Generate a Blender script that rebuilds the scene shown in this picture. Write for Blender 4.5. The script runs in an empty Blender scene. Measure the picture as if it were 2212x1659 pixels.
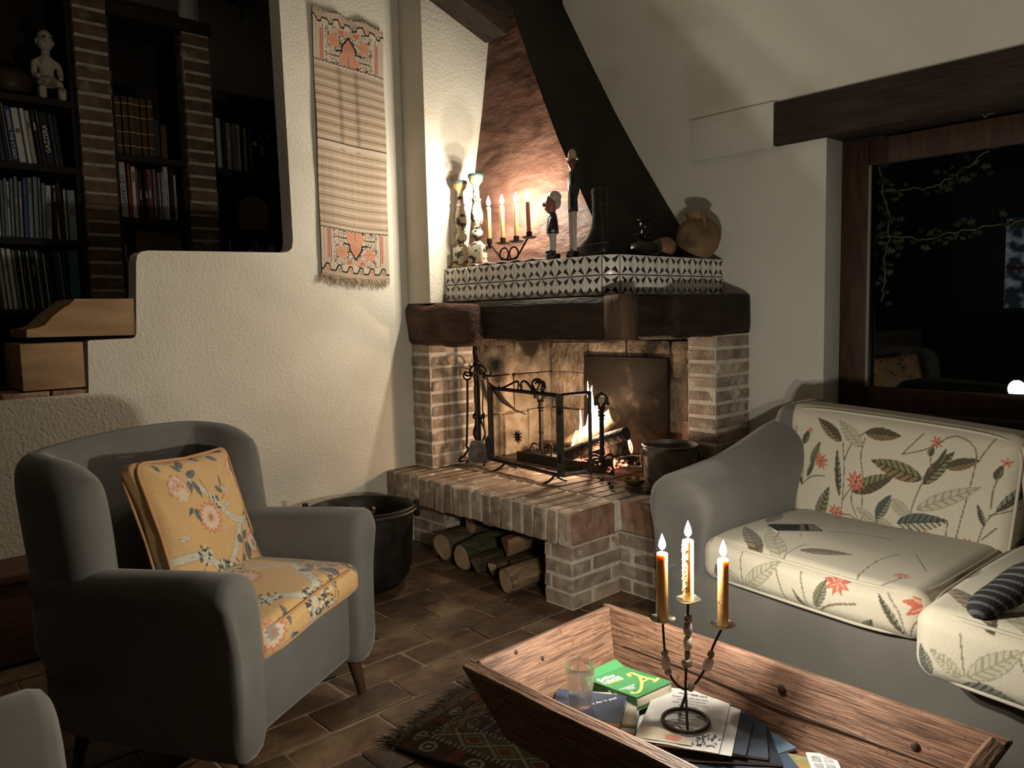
import bpy, bmesh, math, random
import numpy as np
from mathutils import Matrix, Vector, Euler, noise as mnoise
random.seed(7); rng = np.random.default_rng(7)
SC = bpy.context.scene
COL = SC.collection
PI = math.pi; R = math.radians

# ------------------------------------------------------------------ camera
cam_d = bpy.data.cameras.new('camera'); cam = bpy.data.objects.new('camera', cam_d); COL.objects.link(cam)
yaw, pit, rol = R(47.354), R(-5.269), R(-1.3406)
cf = Vector((math.cos(yaw)*math.cos(pit), math.sin(yaw)*math.cos(pit), math.sin(pit)))
cr = Vector((math.sin(yaw), -math.cos(yaw), 0)); cu = cr.cross(cf)
c_, s_ = math.cos(rol), math.sin(rol)
rr, uu = c_*cr + s_*cu, -s_*cr + c_*cu
m3 = Matrix((rr, uu, -cf)).transposed()
cam.matrix_world = Matrix.Translation((0, 0, 1.2)) @ m3.to_4x4()
cam_d.sensor_fit = 'HORIZONTAL'; cam_d.sensor_width = 36; cam_d.lens = 36*1667.6/2212
cam_d.clip_start = 0.02; cam_d.clip_end = 200
SC.camera = cam

# ------------------------------------------------------------------ world (dim night ambience) and exposure
W = bpy.data.worlds.new('night'); SC.world = W; W.use_nodes = True
bg = W.node_tree.nodes['Background']; bg.inputs[0].default_value = (0.60, 0.64, 0.70, 1); bg.inputs[1].default_value = 0.009
SC.view_settings.view_transform = 'Standard'; SC.view_settings.look = 'None'
SC.view_settings.gamma = 1; SC.view_settings.exposure = 0.0
SC.view_settings.use_curve_mapping = False
CANDLE_W = 6.8; TABLE_W = 13.0; CANDLE_COL = (1.0, 0.93, 0.785)
FIRE_W = 19.0; FIRE_COL = (1.0, 0.73, 0.50)

def add_light(name, loc, watts, color, radius, parent=None):
    d = bpy.data.lights.new(name, 'POINT'); d.energy = watts; d.color = color; d.shadow_soft_size = radius
    o = bpy.data.objects.new(name, d); COL.objects.link(o)
    if parent is not None:
        o.parent = parent
    o.location = loc
    return o

# ------------------------------------------------------------------ object helpers
WM = {}
def wm(o): return WM.get(o, Matrix.Identity(4))

def tag(o, label=None, cat=None, group=None, kind=None):
    if label: o['label'] = label
    if cat: o['category'] = cat
    if group: o['group'] = group
    if kind: o['kind'] = kind
    return o

def thing(name, label, cat, loc=(0, 0, 0), rz=0.0, group=None, kind=None):
    o = bpy.data.objects.new(name, None); COL.objects.link(o)
    o.empty_display_size = .05
    o.location = loc; o.rotation_euler = (0, 0, rz)
    WM[o] = Matrix.Translation(loc) @ Matrix.Rotation(rz, 4, 'Z')
    return tag(o, label, cat, group, kind)

def finish_mesh(me, mats, smooth, cols=None):
    if not isinstance(mats, (list, tuple)): mats = [mats]
    for m in mats: me.materials.append(m)
    if smooth:
        me.polygons.foreach_set('use_smooth', [True]*len(me.polygons))
        if smooth is not True: me.set_sharp_from_angle(angle=R(smooth))
    if cols is not None:
        at = me.color_attributes.new('Col', 'FLOAT_COLOR', 'POINT')
        c4 = np.ones((len(me.vertices), 4), dtype=np.float32); c4[:, :3] = cols
        at.data.foreach_set('color', c4.ravel())
    me.update()

class G:
    """collects shapes; build() links them as ONE mesh object"""
    def __init__(s): s.v = []; s.f = []; s.mi = []
    def add(s, v, f, mi=0):
        n = len(s.v); s.v.extend([tuple(p) for p in v]); s.f.extend([tuple(i+n for i in q) for q in f]); s.mi.extend([mi]*len(f)); return s
    def box(s, c, d, M=None, mi=0):
        x, y, z = d[0]/2, d[1]/2, d[2]/2
        v = [Vector(p) for p in [(-x,-y,-z),(x,-y,-z),(x,y,-z),(-x,y,-z),(-x,-y,z),(x,-y,z),(x,y,z),(-x,y,z)]]
        if M is not None: v = [M @ p for p in v]
        v = [p+Vector(c) for p in v]
        return s.add(v, [(0,3,2,1),(4,5,6,7),(0,1,5,4),(1,2,6,5),(2,3,7,6),(3,0,4,7)], mi)
    def bb(s, lo, hi, mi=0):
        return s.box([(a+b)/2 for a, b in zip(lo, hi)], [abs(b-a) for a, b in zip(lo, hi)], None, mi)
    def rb(s, c, d, r, M=None, seg=2, mi=0):
        bm = bmesh.new(); bmesh.ops.create_cube(bm, size=1)
        for v in bm.verts: v.co = Vector((v.co.x*d[0], v.co.y*d[1], v.co.z*d[2]))
        bmesh.ops.bevel(bm, geom=bm.edges[:], offset=r, segments=seg, affect='EDGES', profile=.5)
        bm.verts.ensure_lookup_table()
        vs = [(M @ v.co if M is not None else v.co)+Vector(c) for v in bm.verts]
        fs = [[q.index for q in f.verts] for f in bm.faces]; bm.free()
        return s.add(vs, fs, mi)
    def tube(s, pts, r, n=8, closed=False, mi=0, caps=True):
        pts = [Vector(p) for p in pts]; N = len(pts)
        rs = list(r) if isinstance(r, (list, tuple)) else [r]*N
        v = []; f = []
        prev = None
        for i, p in enumerate(pts):
            if closed: t = pts[(i+1) % N]-pts[i-1]
            else: t = pts[min(i+1, N-1)]-pts[max(i-1, 0)]
            if t.length < 1e-9: t = Vector((0, 0, 1))
            t.normalize()
            if prev is None:
                a = Vector((0, 0, 1)) if abs(t.z) < .9 else Vector((1, 0, 0))
                nrm = t.cross(a).normalized()
            else:
                nrm = prev-t*prev.dot(t)
                nrm = nrm.normalized() if nrm.length > 1e-6 else t.orthogonal().normalized()
            prev = nrm; b = t.cross(nrm)
            for k in range(n):
                a = 2*PI*k/n; v.append(p+(nrm*math.cos(a)+b*math.sin(a))*rs[i])
        for i in range(N if closed else N-1):
            j = (i+1) % N
            for k in range(n):
                k2 = (k+1) % n; f.append((i*n+k, i*n+k2, j*n+k2, j*n+k))
        if not closed and caps:
            f.append(tuple(range(n-1, -1, -1))); f.append(tuple((N-1)*n+k for k in range(n)))
        return s.add(v, f, mi)
    def cyl(s, p0, p1, r0, r1=None, n=16, mi=0):
        return s.tube([p0, p1], [r0, r0 if r1 is None else r1], n, mi=mi)
    def lathe(s, prof, c=(0, 0, 0), n=28, mi=0, M=None, cap=True):
        v = []; f = []
        for (r, z) in prof:
            for k in range(n):
                a = 2*PI*k/n; p = Vector((r*math.cos(a), r*math.sin(a), z))
                if M is not None: p = M @ p
                v.append(p+Vector(c))
        m = len(prof)
        for i in range(m-1):
            for k in range(n):
                k2 = (k+1) % n; f.append((i*n+k, i*n+k2, (i+1)*n+k2, (i+1)*n+k))
        if cap:
            if prof[0][0] > 1e-5: f.append(tuple(range(n-1, -1, -1)))
            if prof[-1][0] > 1e-5: f.append(tuple((m-1)*n+k for k in range(n)))
        return s.add(v, f, mi)
    def ell(s, c, r, M=None, n=16, m=10, mi=0):
        v = []; f = []
        for i in range(m+1):
            ph = -PI/2+PI*i/m
            for k in range(n):
                a = 2*PI*k/n; p = Vector((r[0]*math.cos(ph)*math.cos(a), r[1]*math.cos(ph)*math.sin(a), r[2]*math.sin(ph)))
                if M is not None: p = M @ p
                v.append(p+Vector(c))
        for i in range(m):
            for k in range(n):
                k2 = (k+1) % n; f.append((i*n+k, i*n+k2, (i+1)*n+k2, (i+1)*n+k))
        return s.add(v, f, mi)
    def prism(s, poly, fn, h0, h1, mi=0):
        n = len(poly)
        v = [fn(a, b, h0) for a, b in poly]+[fn(a, b, h1) for a, b in poly]
        f = [tuple(range(n-1, -1, -1)), tuple(range(n, 2*n))]+[(i, (i+1) % n, n+(i+1) % n, n+i) for i in range(n)]
        return s.add(v, f, mi)
    def loft(s, rings, caps=True, mi=0):
        n = len(rings[0]); v = [p for r_ in rings for p in r_]; f = []
        for i in range(len(rings)-1):
            for k in range(n):
                k2 = (k+1) % n; f.append((i*n+k, i*n+k2, (i+1)*n+k2, (i+1)*n+k))
        if caps:
            f.append(tuple(range(n-1, -1, -1))); f.append(tuple((len(rings)-1)*n+k for k in range(n)))
        return s.add(v, f, mi)
    def jitter(s, a, sc=20):
        out = []
        for p in s.v:
            d = mnoise.noise_vector(Vector(p)*sc); out.append(tuple(Vector(p)+d*a))
        s.v = out; return s
    def mesh(s, name, mats, smooth=30, cols=None):
        me = bpy.data.meshes.new(name); me.from_pydata(s.v, [], s.f)
        if any(s.mi): me.polygons.foreach_set('material_index', s.mi)
        bm = bmesh.new(); bm.from_mesh(me); bmesh.ops.recalc_face_normals(bm, faces=bm.faces[:]); bm.to_mesh(me); bm.free()
        finish_mesh(me, mats, smooth, cols); return me
    def build(s, name, mats, parent=None, smooth=30, world=False, cols=None):
        if world and parent is not None:
            inv = wm(parent).inverted(); s.v = [tuple(inv @ Vector(p)) for p in s.v]
        me = s.mesh(name, mats, smooth, cols)
        o = bpy.data.objects.new(name, me); COL.objects.link(o)
        if parent is not None:
            o.parent = parent; WM[o] = wm(parent)
        else: WM[o] = Matrix.Identity(4)
        return o

def base_origin(o):
    """move a top-level mesh's origin to the middle of its base"""
    me = o.data; n = len(me.vertices); co = np.empty(n*3, dtype=np.float32); me.vertices.foreach_get('co', co); co = co.reshape(-1, 3)
    b = Vector(((co[:, 0].min()+co[:, 0].max())/2, (co[:, 1].min()+co[:, 1].max())/2, co[:, 2].min()))
    me.transform(Matrix.Translation(-b)); o.matrix_basis = o.matrix_basis @ Matrix.Translation(b)
    WM[o] = wm(o) @ Matrix.Translation(b)
    return o

def inst(name, me, parent, loc, scale=(1, 1, 1), rot=(0, 0, 0)):
    o = bpy.data.objects.new(name, me); COL.objects.link(o)
    Mw = Matrix.LocRotScale(Vector(loc), Euler(rot), Vector(scale))
    if parent is not None:
        o.parent = parent; o.matrix_basis = wm(parent).inverted() @ Mw
    else: o.matrix_basis = Mw
    WM[o] = Mw
    return o

def numpy_obj(name, V, F, mat, parent=None, cols=None, smooth=True, world=False):
    if world and parent is not None:
        inv = np.array(wm(parent).inverted()); V = V @ inv[:3, :3].T+inv[:3, 3]
    me = bpy.data.meshes.new(name)
    me.vertices.add(len(V)); me.vertices.foreach_set('co', np.asarray(V, dtype=np.float32).ravel())
    F = np.asarray(F, dtype=np.int32); nf, k = F.shape
    me.loops.add(nf*k); me.loops.foreach_set('vertex_index', F.ravel())
    me.polygons.add(nf); me.polygons.foreach_set('loop_start', np.arange(0, nf*k, k, dtype=np.int32))
    me.update(calc_edges=True); me.validate()
    finish_mesh(me, mat, smooth, cols)
    o = bpy.data.objects.new(name, me); COL.objects.link(o)
    if parent is not None:
        o.parent = parent; WM[o] = wm(parent)
    return o

def smooth_loop(pts, n, closed=True):
    """Catmull-Rom resample"""
    P = [Vector(p) for p in pts]; N = len(P); out = []
    segs = N if closed else N-1
    for i in range(n):
        t = i/n*segs if closed else i/(n-1)*segs
        k = min(int(t), segs-1); u = t-k
        g = (lambda j: P[j % N]) if closed else (lambda j: P[max(0, min(N-1, j))])
        a, b, c, d = g(k-1), g(k), g(k+1), g(k+2)
        out.append(.5*((2*b)+(-a+c)*u+(2*a-5*b+4*c-d)*u*u+(-a+3*b-3*c+d)*u**3))
    return out

def rbox(size, r, n, crown=(0, 0, 0), deform=None):
    """dense rounded box: returns V (N,3), F quads, dominant axis id"""
    hs = np.array(size)/2; Vs = []; Fs = []; Ax = []; off = 0
    for ax in range(3):
        a, b = [(1, 2), (2, 0), (0, 1)][ax]
        for sg in (-1, 1):
            na, nb = n[a], n[b]
            A, B = np.meshgrid(np.linspace(-1, 1, na+1), np.linspace(-1, 1, nb+1), indexing='ij')
            P = np.zeros((na+1, nb+1, 3)); P[..., a] = A*hs[a]; P[..., b] = B*hs[b]; P[..., ax] = sg*hs[ax]
            idx = np.arange((na+1)*(nb+1)).reshape(na+1, nb+1)+off
            q = np.stack([idx[:-1, :-1], idx[1:, :-1], idx[1:, 1:], idx[:-1, 1:]], -1).reshape(-1, 4)
            if sg < 0: q = q[:, ::-1]
            Vs.append(P.reshape(-1, 3)); Fs.append(q); Ax.append(np.full((na+1)*(nb+1), ax*2+(sg > 0))); off += (na+1)*(nb+1)
    V = np.concatenate(Vs); F = np.concatenate(Fs); Ax = np.concatenate(Ax)
    key = np.round(V*1e5).astype(np.int64)
    _, first, inv = np.unique(key, axis=0, return_index=True, return_inverse=True)
    inv = inv.ravel(); V = V[first]; Ax = Ax[first]; F = inv[F]
    raw = V/hs
    core = hs-r; Q = np.clip(V, -core, core); D = V-Q; L = np.linalg.norm(D, axis=1, keepdims=True)
    V = np.where(L > 1e-9, Q+D/np.maximum(L, 1e-9)*r, V)
    for ax in range(3):
        if crown[ax]:
            a, b = [(1, 2), (2, 0), (0, 1)][ax]
            k = (1-raw[:, a]**2)*(1-raw[:, b]**2)
            V[:, ax] += crown[ax]*k*raw[:, ax]
    if deform is not None: V = deform(V, raw)
    return V, F, Ax, raw

# ------------------------------------------------------------------ materials
MATS = {}
def ramp(nt, stops):
    n = nt.nodes.new('ShaderNodeValToRGB'); e = n.color_ramp.elements
    while len(e) < len(stops): e.new(.5)
    for i, (p, c) in enumerate(stops): e[i].position = p; e[i].color = (*c, 1)
    return n

def mat(name, c1, c2=None, scale=8.0, rough=.8, bump=0.0, bscale=60.0, bdist=.01, metal=0.0, rnd=0.0, attr=False, stretch=(1, 1, 1),
        spec=.3, detail=5.0, coord='Object', c3=None, lo=.35, hi=.65, sss=0.0, wave=None, dirt=None, rot=(0, 0, 0), ndist=0.0, coat=0.0, sheen=0.0):
    if name in MATS: return MATS[name]
    m = bpy.data.materials.new(name); m.use_nodes = True; MATS[name] = m
    nt = m.node_tree; N = nt.nodes; L = nt.links; b = N['Principled BSDF']
    b.inputs['Roughness'].default_value = rough; b.inputs['Metallic'].default_value = metal
    b.inputs['Specular IOR Level'].default_value = spec
    if coat: b.inputs['Coat Weight'].default_value = coat; b.inputs['Coat Roughness'].default_value = .15
    if sheen: b.inputs['Sheen Weight'].default_value = sheen
    if coord == 'World':
        vec = N.new('ShaderNodeNewGeometry').outputs['Position']
    else: vec = N.new('ShaderNodeTexCoord').outputs[coord]
    mp = N.new('ShaderNodeMapping'); mp.inputs['Scale'].default_value = stretch; mp.inputs['Rotation'].default_value = rot; L.new(vec, mp.inputs['Vector']); vec = mp.outputs['Vector']
    col = None
    if attr:
        a = N.new('ShaderNodeAttribute'); a.attribute_name = 'Col'; col = a.outputs['Color']
        if c2 is not None:
            nz = N.new('ShaderNodeTexNoise'); nz.inputs['Scale'].default_value = scale; nz.inputs['Detail'].default_value = detail; L.new(vec, nz.inputs['Vector'])
            rp = ramp(nt, [(lo, c2), (hi, (1, 1, 1))]); L.new(nz.outputs['Fac'], rp.inputs['Fac'])
            mx = N.new('ShaderNodeMix'); mx.data_type = 'RGBA'; mx.blend_type = 'MULTIPLY'; mx.inputs[0].default_value = 1
            L.new(col, mx.inputs[6]); L.new(rp.outputs['Color'], mx.inputs[7]); col = mx.outputs[2]
    elif c2 is not None:
        if wave:
            nz = N.new('ShaderNodeTexWave'); nz.inputs['Scale'].default_value = scale; nz.inputs['Distortion'].default_value = wave; nz.inputs['Detail'].default_value = 3; nz.inputs['Detail Scale'].default_value = 1.5
        else:
            nz = N.new('ShaderNodeTexNoise'); nz.inputs['Scale'].default_value = scale; nz.inputs['Detail'].default_value = detail; nz.inputs['Distortion'].default_value = ndist
        L.new(vec, nz.inputs['Vector'])
        st = [(lo, c1), (hi, c2)] if c3 is None else [(lo, c1), ((lo+hi)/2, c2), (hi, c3)]
        rp = ramp(nt, st); L.new(nz.outputs['Fac'], rp.inputs['Fac']); col = rp.outputs['Color']
    if dirt is not None:   # stains with a shape of their own: (colour, scale, lo, hi)
        nz = N.new('ShaderNodeTexNoise'); nz.inputs['Scale'].default_value = dirt[1]; nz.inputs['Detail'].default_value = 6
        vv = N.new('ShaderNodeNewGeometry').outputs['Position']; L.new(vv, nz.inputs['Vector'])
        rp = ramp(nt, [(dirt[2], (0, 0, 0)), (dirt[3], (1, 1, 1))]); L.new(nz.outputs['Fac'], rp.inputs['Fac'])
        mx = N.new('ShaderNodeMix'); mx.data_type = 'RGBA'; L.new(rp.outputs['Color'], mx.inputs[0])
        if col is not None: L.new(col, mx.inputs[6])
        else: mx.inputs[6].default_value = (*c1, 1)
        mx.inputs[7].default_value = (*dirt[0], 1); col = mx.outputs[2]
    if rnd:
        oi = N.new('ShaderNodeObjectInfo'); mr = N.new('ShaderNodeMapRange'); mr.inputs['To Min'].default_value = 1-rnd; mr.inputs['To Max'].default_value = 1+rnd*.7
        L.new(oi.outputs['Random'], mr.inputs['Value'])
        mx = N.new('ShaderNodeMix'); mx.data_type = 'RGBA'; mx.blend_type = 'MULTIPLY'; mx.inputs[0].default_value = 1
        if col is not None: L.new(col, mx.inputs[6])
        else: mx.inputs[6].default_value = (*c1, 1)
        L.new(mr.outputs['Result'], mx.inputs[7]); col = mx.outputs[2]
    if col is not None: L.new(col, b.inputs['Base Color'])
    else: b.inputs['Base Color'].default_value = (*c1, 1)
    if sss:
        b.inputs['Subsurface Weight'].default_value = sss; b.inputs['Subsurface Radius'].default_value = (.014, .009, .0045); b.inputs['Subsurface Scale'].default_value = 1.0
    if bump:
        nb = N.new('ShaderNodeTexNoise'); nb.inputs['Scale'].default_value = bscale; nb.inputs['Detail'].default_value = 5; L.new(vec, nb.inputs['Vector'])
        bp = N.new('ShaderNodeBump'); bp.inputs['Strength'].default_value = bump; bp.inputs['Distance'].default_value = bdist
        L.new(nb.outputs['Fac'], bp.inputs['Height']); L.new(bp.outputs['Normal'], b.inputs['Normal'])
    return m

def add_soot(m, z0, z1, col=(.02, .014, .010)):
    """soot stain rising on the stones, broken up by noise"""
    nt = m.node_tree; N = nt.nodes; L = nt.links; b = N['Principled BSDF']; src = b.inputs['Base Color'].links[0].from_socket
    gp = N.new('ShaderNodeNewGeometry'); sx = N.new('ShaderNodeSeparateXYZ'); L.new(gp.outputs['Position'], sx.inputs[0])
    nz = N.new('ShaderNodeTexNoise'); nz.inputs['Scale'].default_value = 6; nz.inputs['Detail'].default_value = 7; L.new(gp.outputs['Position'], nz.inputs['Vector'])
    ma = N.new('ShaderNodeMath'); ma.operation = 'MULTIPLY_ADD'; L.new(nz.outputs['Fac'], ma.inputs[0]); ma.inputs[1].default_value = .75; L.new(sx.outputs['Z'], ma.inputs[2])
    mr = N.new('ShaderNodeMapRange'); mr.inputs['From Min'].default_value = z0+.375; mr.inputs['From Max'].default_value = z1+.375; L.new(ma.outputs[0], mr.inputs['Value'])
    mx = N.new('ShaderNodeMix'); mx.data_type = 'RGBA'; L.new(mr.outputs['Result'], mx.inputs[0]); L.new(src, mx.inputs[6]); mx.inputs[7].default_value = (*col, 1); L.new(mx.outputs[2], b.inputs['Base Color'])

def emis(name, col, strength, transp=False, c2=None, scale=30):
    if name in MATS: return MATS[name]
    m = bpy.data.materials.new(name); m.use_nodes = True; MATS[name] = m
    nt = m.node_tree; N = nt.nodes; L = nt.links; N.remove(N['Principled BSDF']); out = N['Material Output']
    e = N.new('ShaderNodeEmission'); e.inputs[0].default_value = (*col, 1); e.inputs[1].default_value = strength
    if c2 is not None:
        g = N.new('ShaderNodeNewGeometry'); nz = N.new('ShaderNodeTexNoise'); nz.inputs['Scale'].default_value = scale; L.new(g.outputs['Position'], nz.inputs['Vector'])
        rp = ramp(nt, [(.42, c2), (.6, col)]); L.new(nz.outputs['Fac'], rp.inputs['Fac']); L.new(rp.outputs['Color'], e.inputs[0])
    if transp:
        t = N.new('ShaderNodeBsdfTransparent'); a = N.new('ShaderNodeAddShader'); L.new(e.outputs[0], a.inputs[0]); L.new(t.outputs[0], a.inputs[1]); L.new(a.outputs[0], out.inputs[0])
    else: L.new(e.outputs[0], out.inputs[0])
    return m

def glassy(name, tint=(1, 1, 1), rough=0.0, refl=1.0):
    """thin pane: transparent + fresnel reflection"""
    m = bpy.data.materials.new(name); m.use_nodes = True; MATS[name] = m
    nt = m.node_tree; N = nt.nodes; L = nt.links; N.remove(N['Principled BSDF']); out = N['Material Output']
    t = N.new('ShaderNodeBsdfTransparent'); t.inputs[0].default_value = (*tint, 1)
    g = N.new('ShaderNodeBsdfGlossy'); g.inputs['Roughness'].default_value = rough
    fr = N.new('ShaderNodeFresnel'); fr.inputs[0].default_value = 1.5
    mu = N.new('ShaderNodeMath'); mu.operation = 'MULTIPLY'; mu.inputs[1].default_value = refl; L.new(fr.outputs[0], mu.inputs[0])
    mx = N.new('ShaderNodeMixShader'); L.new(mu.outputs[0], mx.inputs[0]); L.new(t.outputs[0], mx.inputs[1]); L.new(g.outputs[0], mx.inputs[2]); L.new(mx.outputs[0], out.inputs[0])
    return m

def text(parent, s, size, M, m, name='lettering', extr=.0006, align='CENTER', sx=1.0, bold=0.0, shear=0.0):
    """flat lettering; M places it (text plane XY) in world space"""
    cu_ = bpy.data.curves.new('t', 'FONT'); cu_.body = s; cu_.size = size; cu_.extrude = extr; cu_.align_x = align; cu_.align_y = 'CENTER'; cu_.resolution_u = 2; cu_.offset = bold; cu_.shear = shear
    ob = bpy.data.objects.new('t', cu_); COL.objects.link(ob)
    dg = bpy.context.evaluated_depsgraph_get(); me = bpy.data.meshes.new_from_object(ob.evaluated_get(dg))
    bpy.data.objects.remove(ob); bpy.data.curves.remove(cu_)
    me.transform(M @ Matrix.Diagonal((sx, 1, 1, 1)))
    if parent is not None: me.transform(wm(parent).inverted())
    me.name = name; me.materials.clear(); me.materials.append(m)
    o = bpy.data.objects.new(name, me); COL.objects.link(o)
    if parent is not None: o.parent = parent; WM[o] = wm(parent)
    return o

def frame(x, y, o):
    """4x4 from x axis, y axis and origin"""
    x = Vector(x).normalized(); y = Vector(y); y = (y-x*y.dot(x)).normalized(); z = x.cross(y)
    return Matrix(((x.x, y.x, z.x, o[0]), (x.y, y.y, z.y, o[1]), (x.z, y.z, z.z, o[2]), (0, 0, 0, 1)))

# ------------------------------------------------------------------ print painter (flat print on cloth, as vertex colours)
class Paint:
    def __init__(p, s, t, base):
        p.s = s; p.t = t; p.c = np.tile(np.array(base, float), (len(s), 1))
    def _m(p, x0, x1, y0, y1): return np.nonzero((p.s > x0) & (p.s < x1) & (p.t > y0) & (p.t < y1))[0]
    def put(p, i, col, a=1.0):
        a = np.asarray(a); a = a[:, None] if a.ndim else a
        p.c[i] = p.c[i]*(1-a)+np.array(col)*a
    def line(p, pts, w, col, w2=None):
        w2 = w if w2 is None else w2
        for k in range(len(pts)-1):
            (x0, y0), (x1, y1) = pts[k], pts[k+1]; ww = w+(w2-w)*k/max(1, len(pts)-2)
            i = p._m(min(x0, x1)-ww, max(x0, x1)+ww, min(y0, y1)-ww, max(y0, y1)+ww)
            if not len(i): continue
            dx, dy = x1-x0, y1-y0; L2 = dx*dx+dy*dy+1e-12
            u = np.clip(((p.s[i]-x0)*dx+(p.t[i]-y0)*dy)/L2, 0, 1)
            d = np.hypot(p.s[i]-x0-u*dx, p.t[i]-y0-u*dy)
            k2 = d < ww/2; p.put(i[k2], col)
    def curve(p, pts, w, col, n=16, w2=None):
        q = smooth_loop([(a, b, 0) for a, b in pts], n, closed=False); p.line([(v.x, v.y) for v in q], w, col, w2)
    def disc(p, x, y, rx, col, ry=None, ang=0.0, lobes=0, depth=.2):
        ry = rx if ry is None else ry; m_ = max(rx, ry)*(1+depth); i = p._m(x-m_, x+m_, y-m_, y+m_)
        if not len(i): return
        dx, dy = p.s[i]-x, p.t[i]-y; ca, sa = math.cos(ang), math.sin(ang)
        a = (dx*ca+dy*sa)/rx; b = (-dx*sa+dy*ca)/ry; rr_ = np.hypot(a, b)
        lim = 1.0 if not lobes else 1+depth*np.cos(lobes*np.arctan2(b, a))
        p.put(i[rr_ < lim], col)
    def poly(p, pts, col):
        xs = [a for a, _ in pts]; ys = [b for _, b in pts]; i = p._m(min(xs), max(xs), min(ys), max(ys))
        if not len(i): return
        ins = np.zeros(len(i), bool); X = p.s[i]; Y = p.t[i]
        for k in range(len(pts)):
            x0, y0 = pts[k]; x1, y1 = pts[k-1]
            c = ((y0 > Y) != (y1 > Y)) & (X < (x1-x0)*(Y-y0)/(y1-y0+1e-12)+x0); ins ^= c
        p.put(i[ins], col)
    def leaf(p, x0, y0, x1, y1, w, ca, cb=None, cv=None, outline=None):
        L_ = math.hypot(x1-x0, y1-y0); m_ = w
        i = p._m(min(x0, x1)-m_, max(x0, x1)+m_, min(y0, y1)-m_, max(y0, y1)+m_)
        if not len(i): return
        ux, uy = (x1-x0)/L_, (y1-y0)/L_; a = (p.s[i]-x0)*ux+(p.t[i]-y0)*uy; b = -(p.s[i]-x0)*uy+(p.t[i]-y0)*ux
        f = np.clip(a/L_, 0, 1); hw = w/2*np.sin(PI*f**.8)**.8
        k = (a > 0) & (a < L_) & (np.abs(b) < hw)
        kk = i[k]; bb = b[k]; aa = a[k]; h = hw[k]
        cb = ca if cb is None else cb
        p.c[kk] = np.where((bb > 0)[:, None], np.array(ca), np.array(cb))
        if cv is not None:
            st = np.sin((aa-np.abs(bb)*.9)/L_*PI*16) > .55; p.c[kk[st]] = np.array(cv)
            mid = np.abs(bb) < .0016; p.c[kk[mid]] = np.array(cv)
        if outline is not None:
            e = np.abs(bb) > h-.0022; p.c[kk[e]] = np.array(outline)
    def flower(p, x, y, r, col, col2, n=8, a0=0.0, spread=2*PI):
        for k in range(n):
            a = a0+spread*k/max(1, (n if spread > 6 else n-1)); p.leaf(x, y, x+r*math.cos(a), y+r*math.sin(a), r*.34, col, col2)
# ------------------------------------------------------------------ material palette
PLASTER = mat('plaster', (.62, .565, .47), (.74, .69, .59), scale=2.2, rough=.92, bump=.42, bscale=75, bdist=.009, spec=.1, coord='World', dirt=((.50, .43, .32), 1.3, .60, .74))
PLASTER_S = mat('plaster_smooth', (.60, .575, .515), (.68, .655, .59), scale=1.4, rough=.9, bump=.18, bscale=30, bdist=.01, spec=.1, coord='World', dirt=((.48, .43, .34), 1.1, .60, .72))
CEILM = mat('ceiling_paint', (.62, .58, .50), (.70, .66, .58), scale=1.5, rough=.9)
MORTAR = mat('mortar', (.44, .38, .30), (.58, .52, .43), scale=30, rough=.95, bump=.5, bscale=150, bdist=.006, coord='World')
MORTAR_D = mat('mortar_dusky', (.56, .51, .43), (.72, .66, .57), scale=30, rough=.95, bump=.5, bscale=150, bdist=.006, coord='World')
BRICK = mat('brick', (.27, .195, .145), (.47, .365, .285), scale=14, rough=.9, bump=.6, bscale=90, bdist=.006, rnd=.25, coord='World', dirt=((.62, .56, .47), 16, .56, .70))
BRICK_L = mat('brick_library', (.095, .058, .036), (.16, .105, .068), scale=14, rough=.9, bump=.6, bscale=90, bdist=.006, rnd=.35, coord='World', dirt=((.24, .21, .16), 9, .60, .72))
BRICK_R = mat('brick_red', (.24, .125, .080), (.38, .23, .155), scale=16, rough=.9, bump=.7, bscale=60, bdist=.008, rnd=.1, coord='World', dirt=((.40, .31, .23), 18, .54, .70))
BRICK_S = mat('brick_sooty', (.14, .10, .072), (.27, .205, .155), scale=14, rough=.85, bump=.6, bscale=60, bdist=.008, rnd=.25, coord='World', dirt=((.36, .30, .24), 14, .56, .70))
STONE = mat('firebox_stone', (.40, .29, .19), (.60, .47, .34), scale=16, rough=.95, bump=.8, bscale=35, bdist=.02, rnd=.2, coord='World', dirt=((.09, .06, .04), 5.0, .56, .74))
add_soot(STONE, .66, 1.05)
SOOT = mat('soot', (.035, .028, .022), (.07, .05, .035), scale=10, rough=.95, bump=.4, coord='World')
FIREBACK = mat('iron_plate', (.055, .040, .030), (.12, .085, .06), scale=5, rough=.75, metal=.2, coord='World', stretch=(1, 1, .4), dirt=((.26, .18, .125), 14, .52, .7))
add_soot(FIREBACK, .50, .80)
BEAM = mat('dark_beam', (.014, .008, .005), (.036, .019, .011), scale=6, rough=.72, bump=.6, bscale=18, bdist=.02, coord='World', stretch=(6, 1, 6), spec=.3)
BEAM_B = mat('rough_beam', (.050, .024, .015), (.115, .056, .036), scale=7, rough=.75, bump=1.0, bscale=16, bdist=.03, coord='World', stretch=(5, 1, 5), spec=.3)
BEAM_X = mat('dark_beam_across', (.014, .008, .005), (.036, .019, .011), scale=6, rough=.72, bump=.6, bscale=18, bdist=.02, coord='World', stretch=(1, 6, 6), spec=.3)
HOOD = mat('hood_reddish', (.034, .016, .011), (.092, .040, .026), scale=3.2, rough=.62, bump=.5, bscale=9, bdist=.03, coord='World', stretch=(1, 1, 2.2), c3=(.125, .062, .043), spec=.2, ndist=1.2, dirt=((.12, .085, .058), 6, .62, .78))
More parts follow.
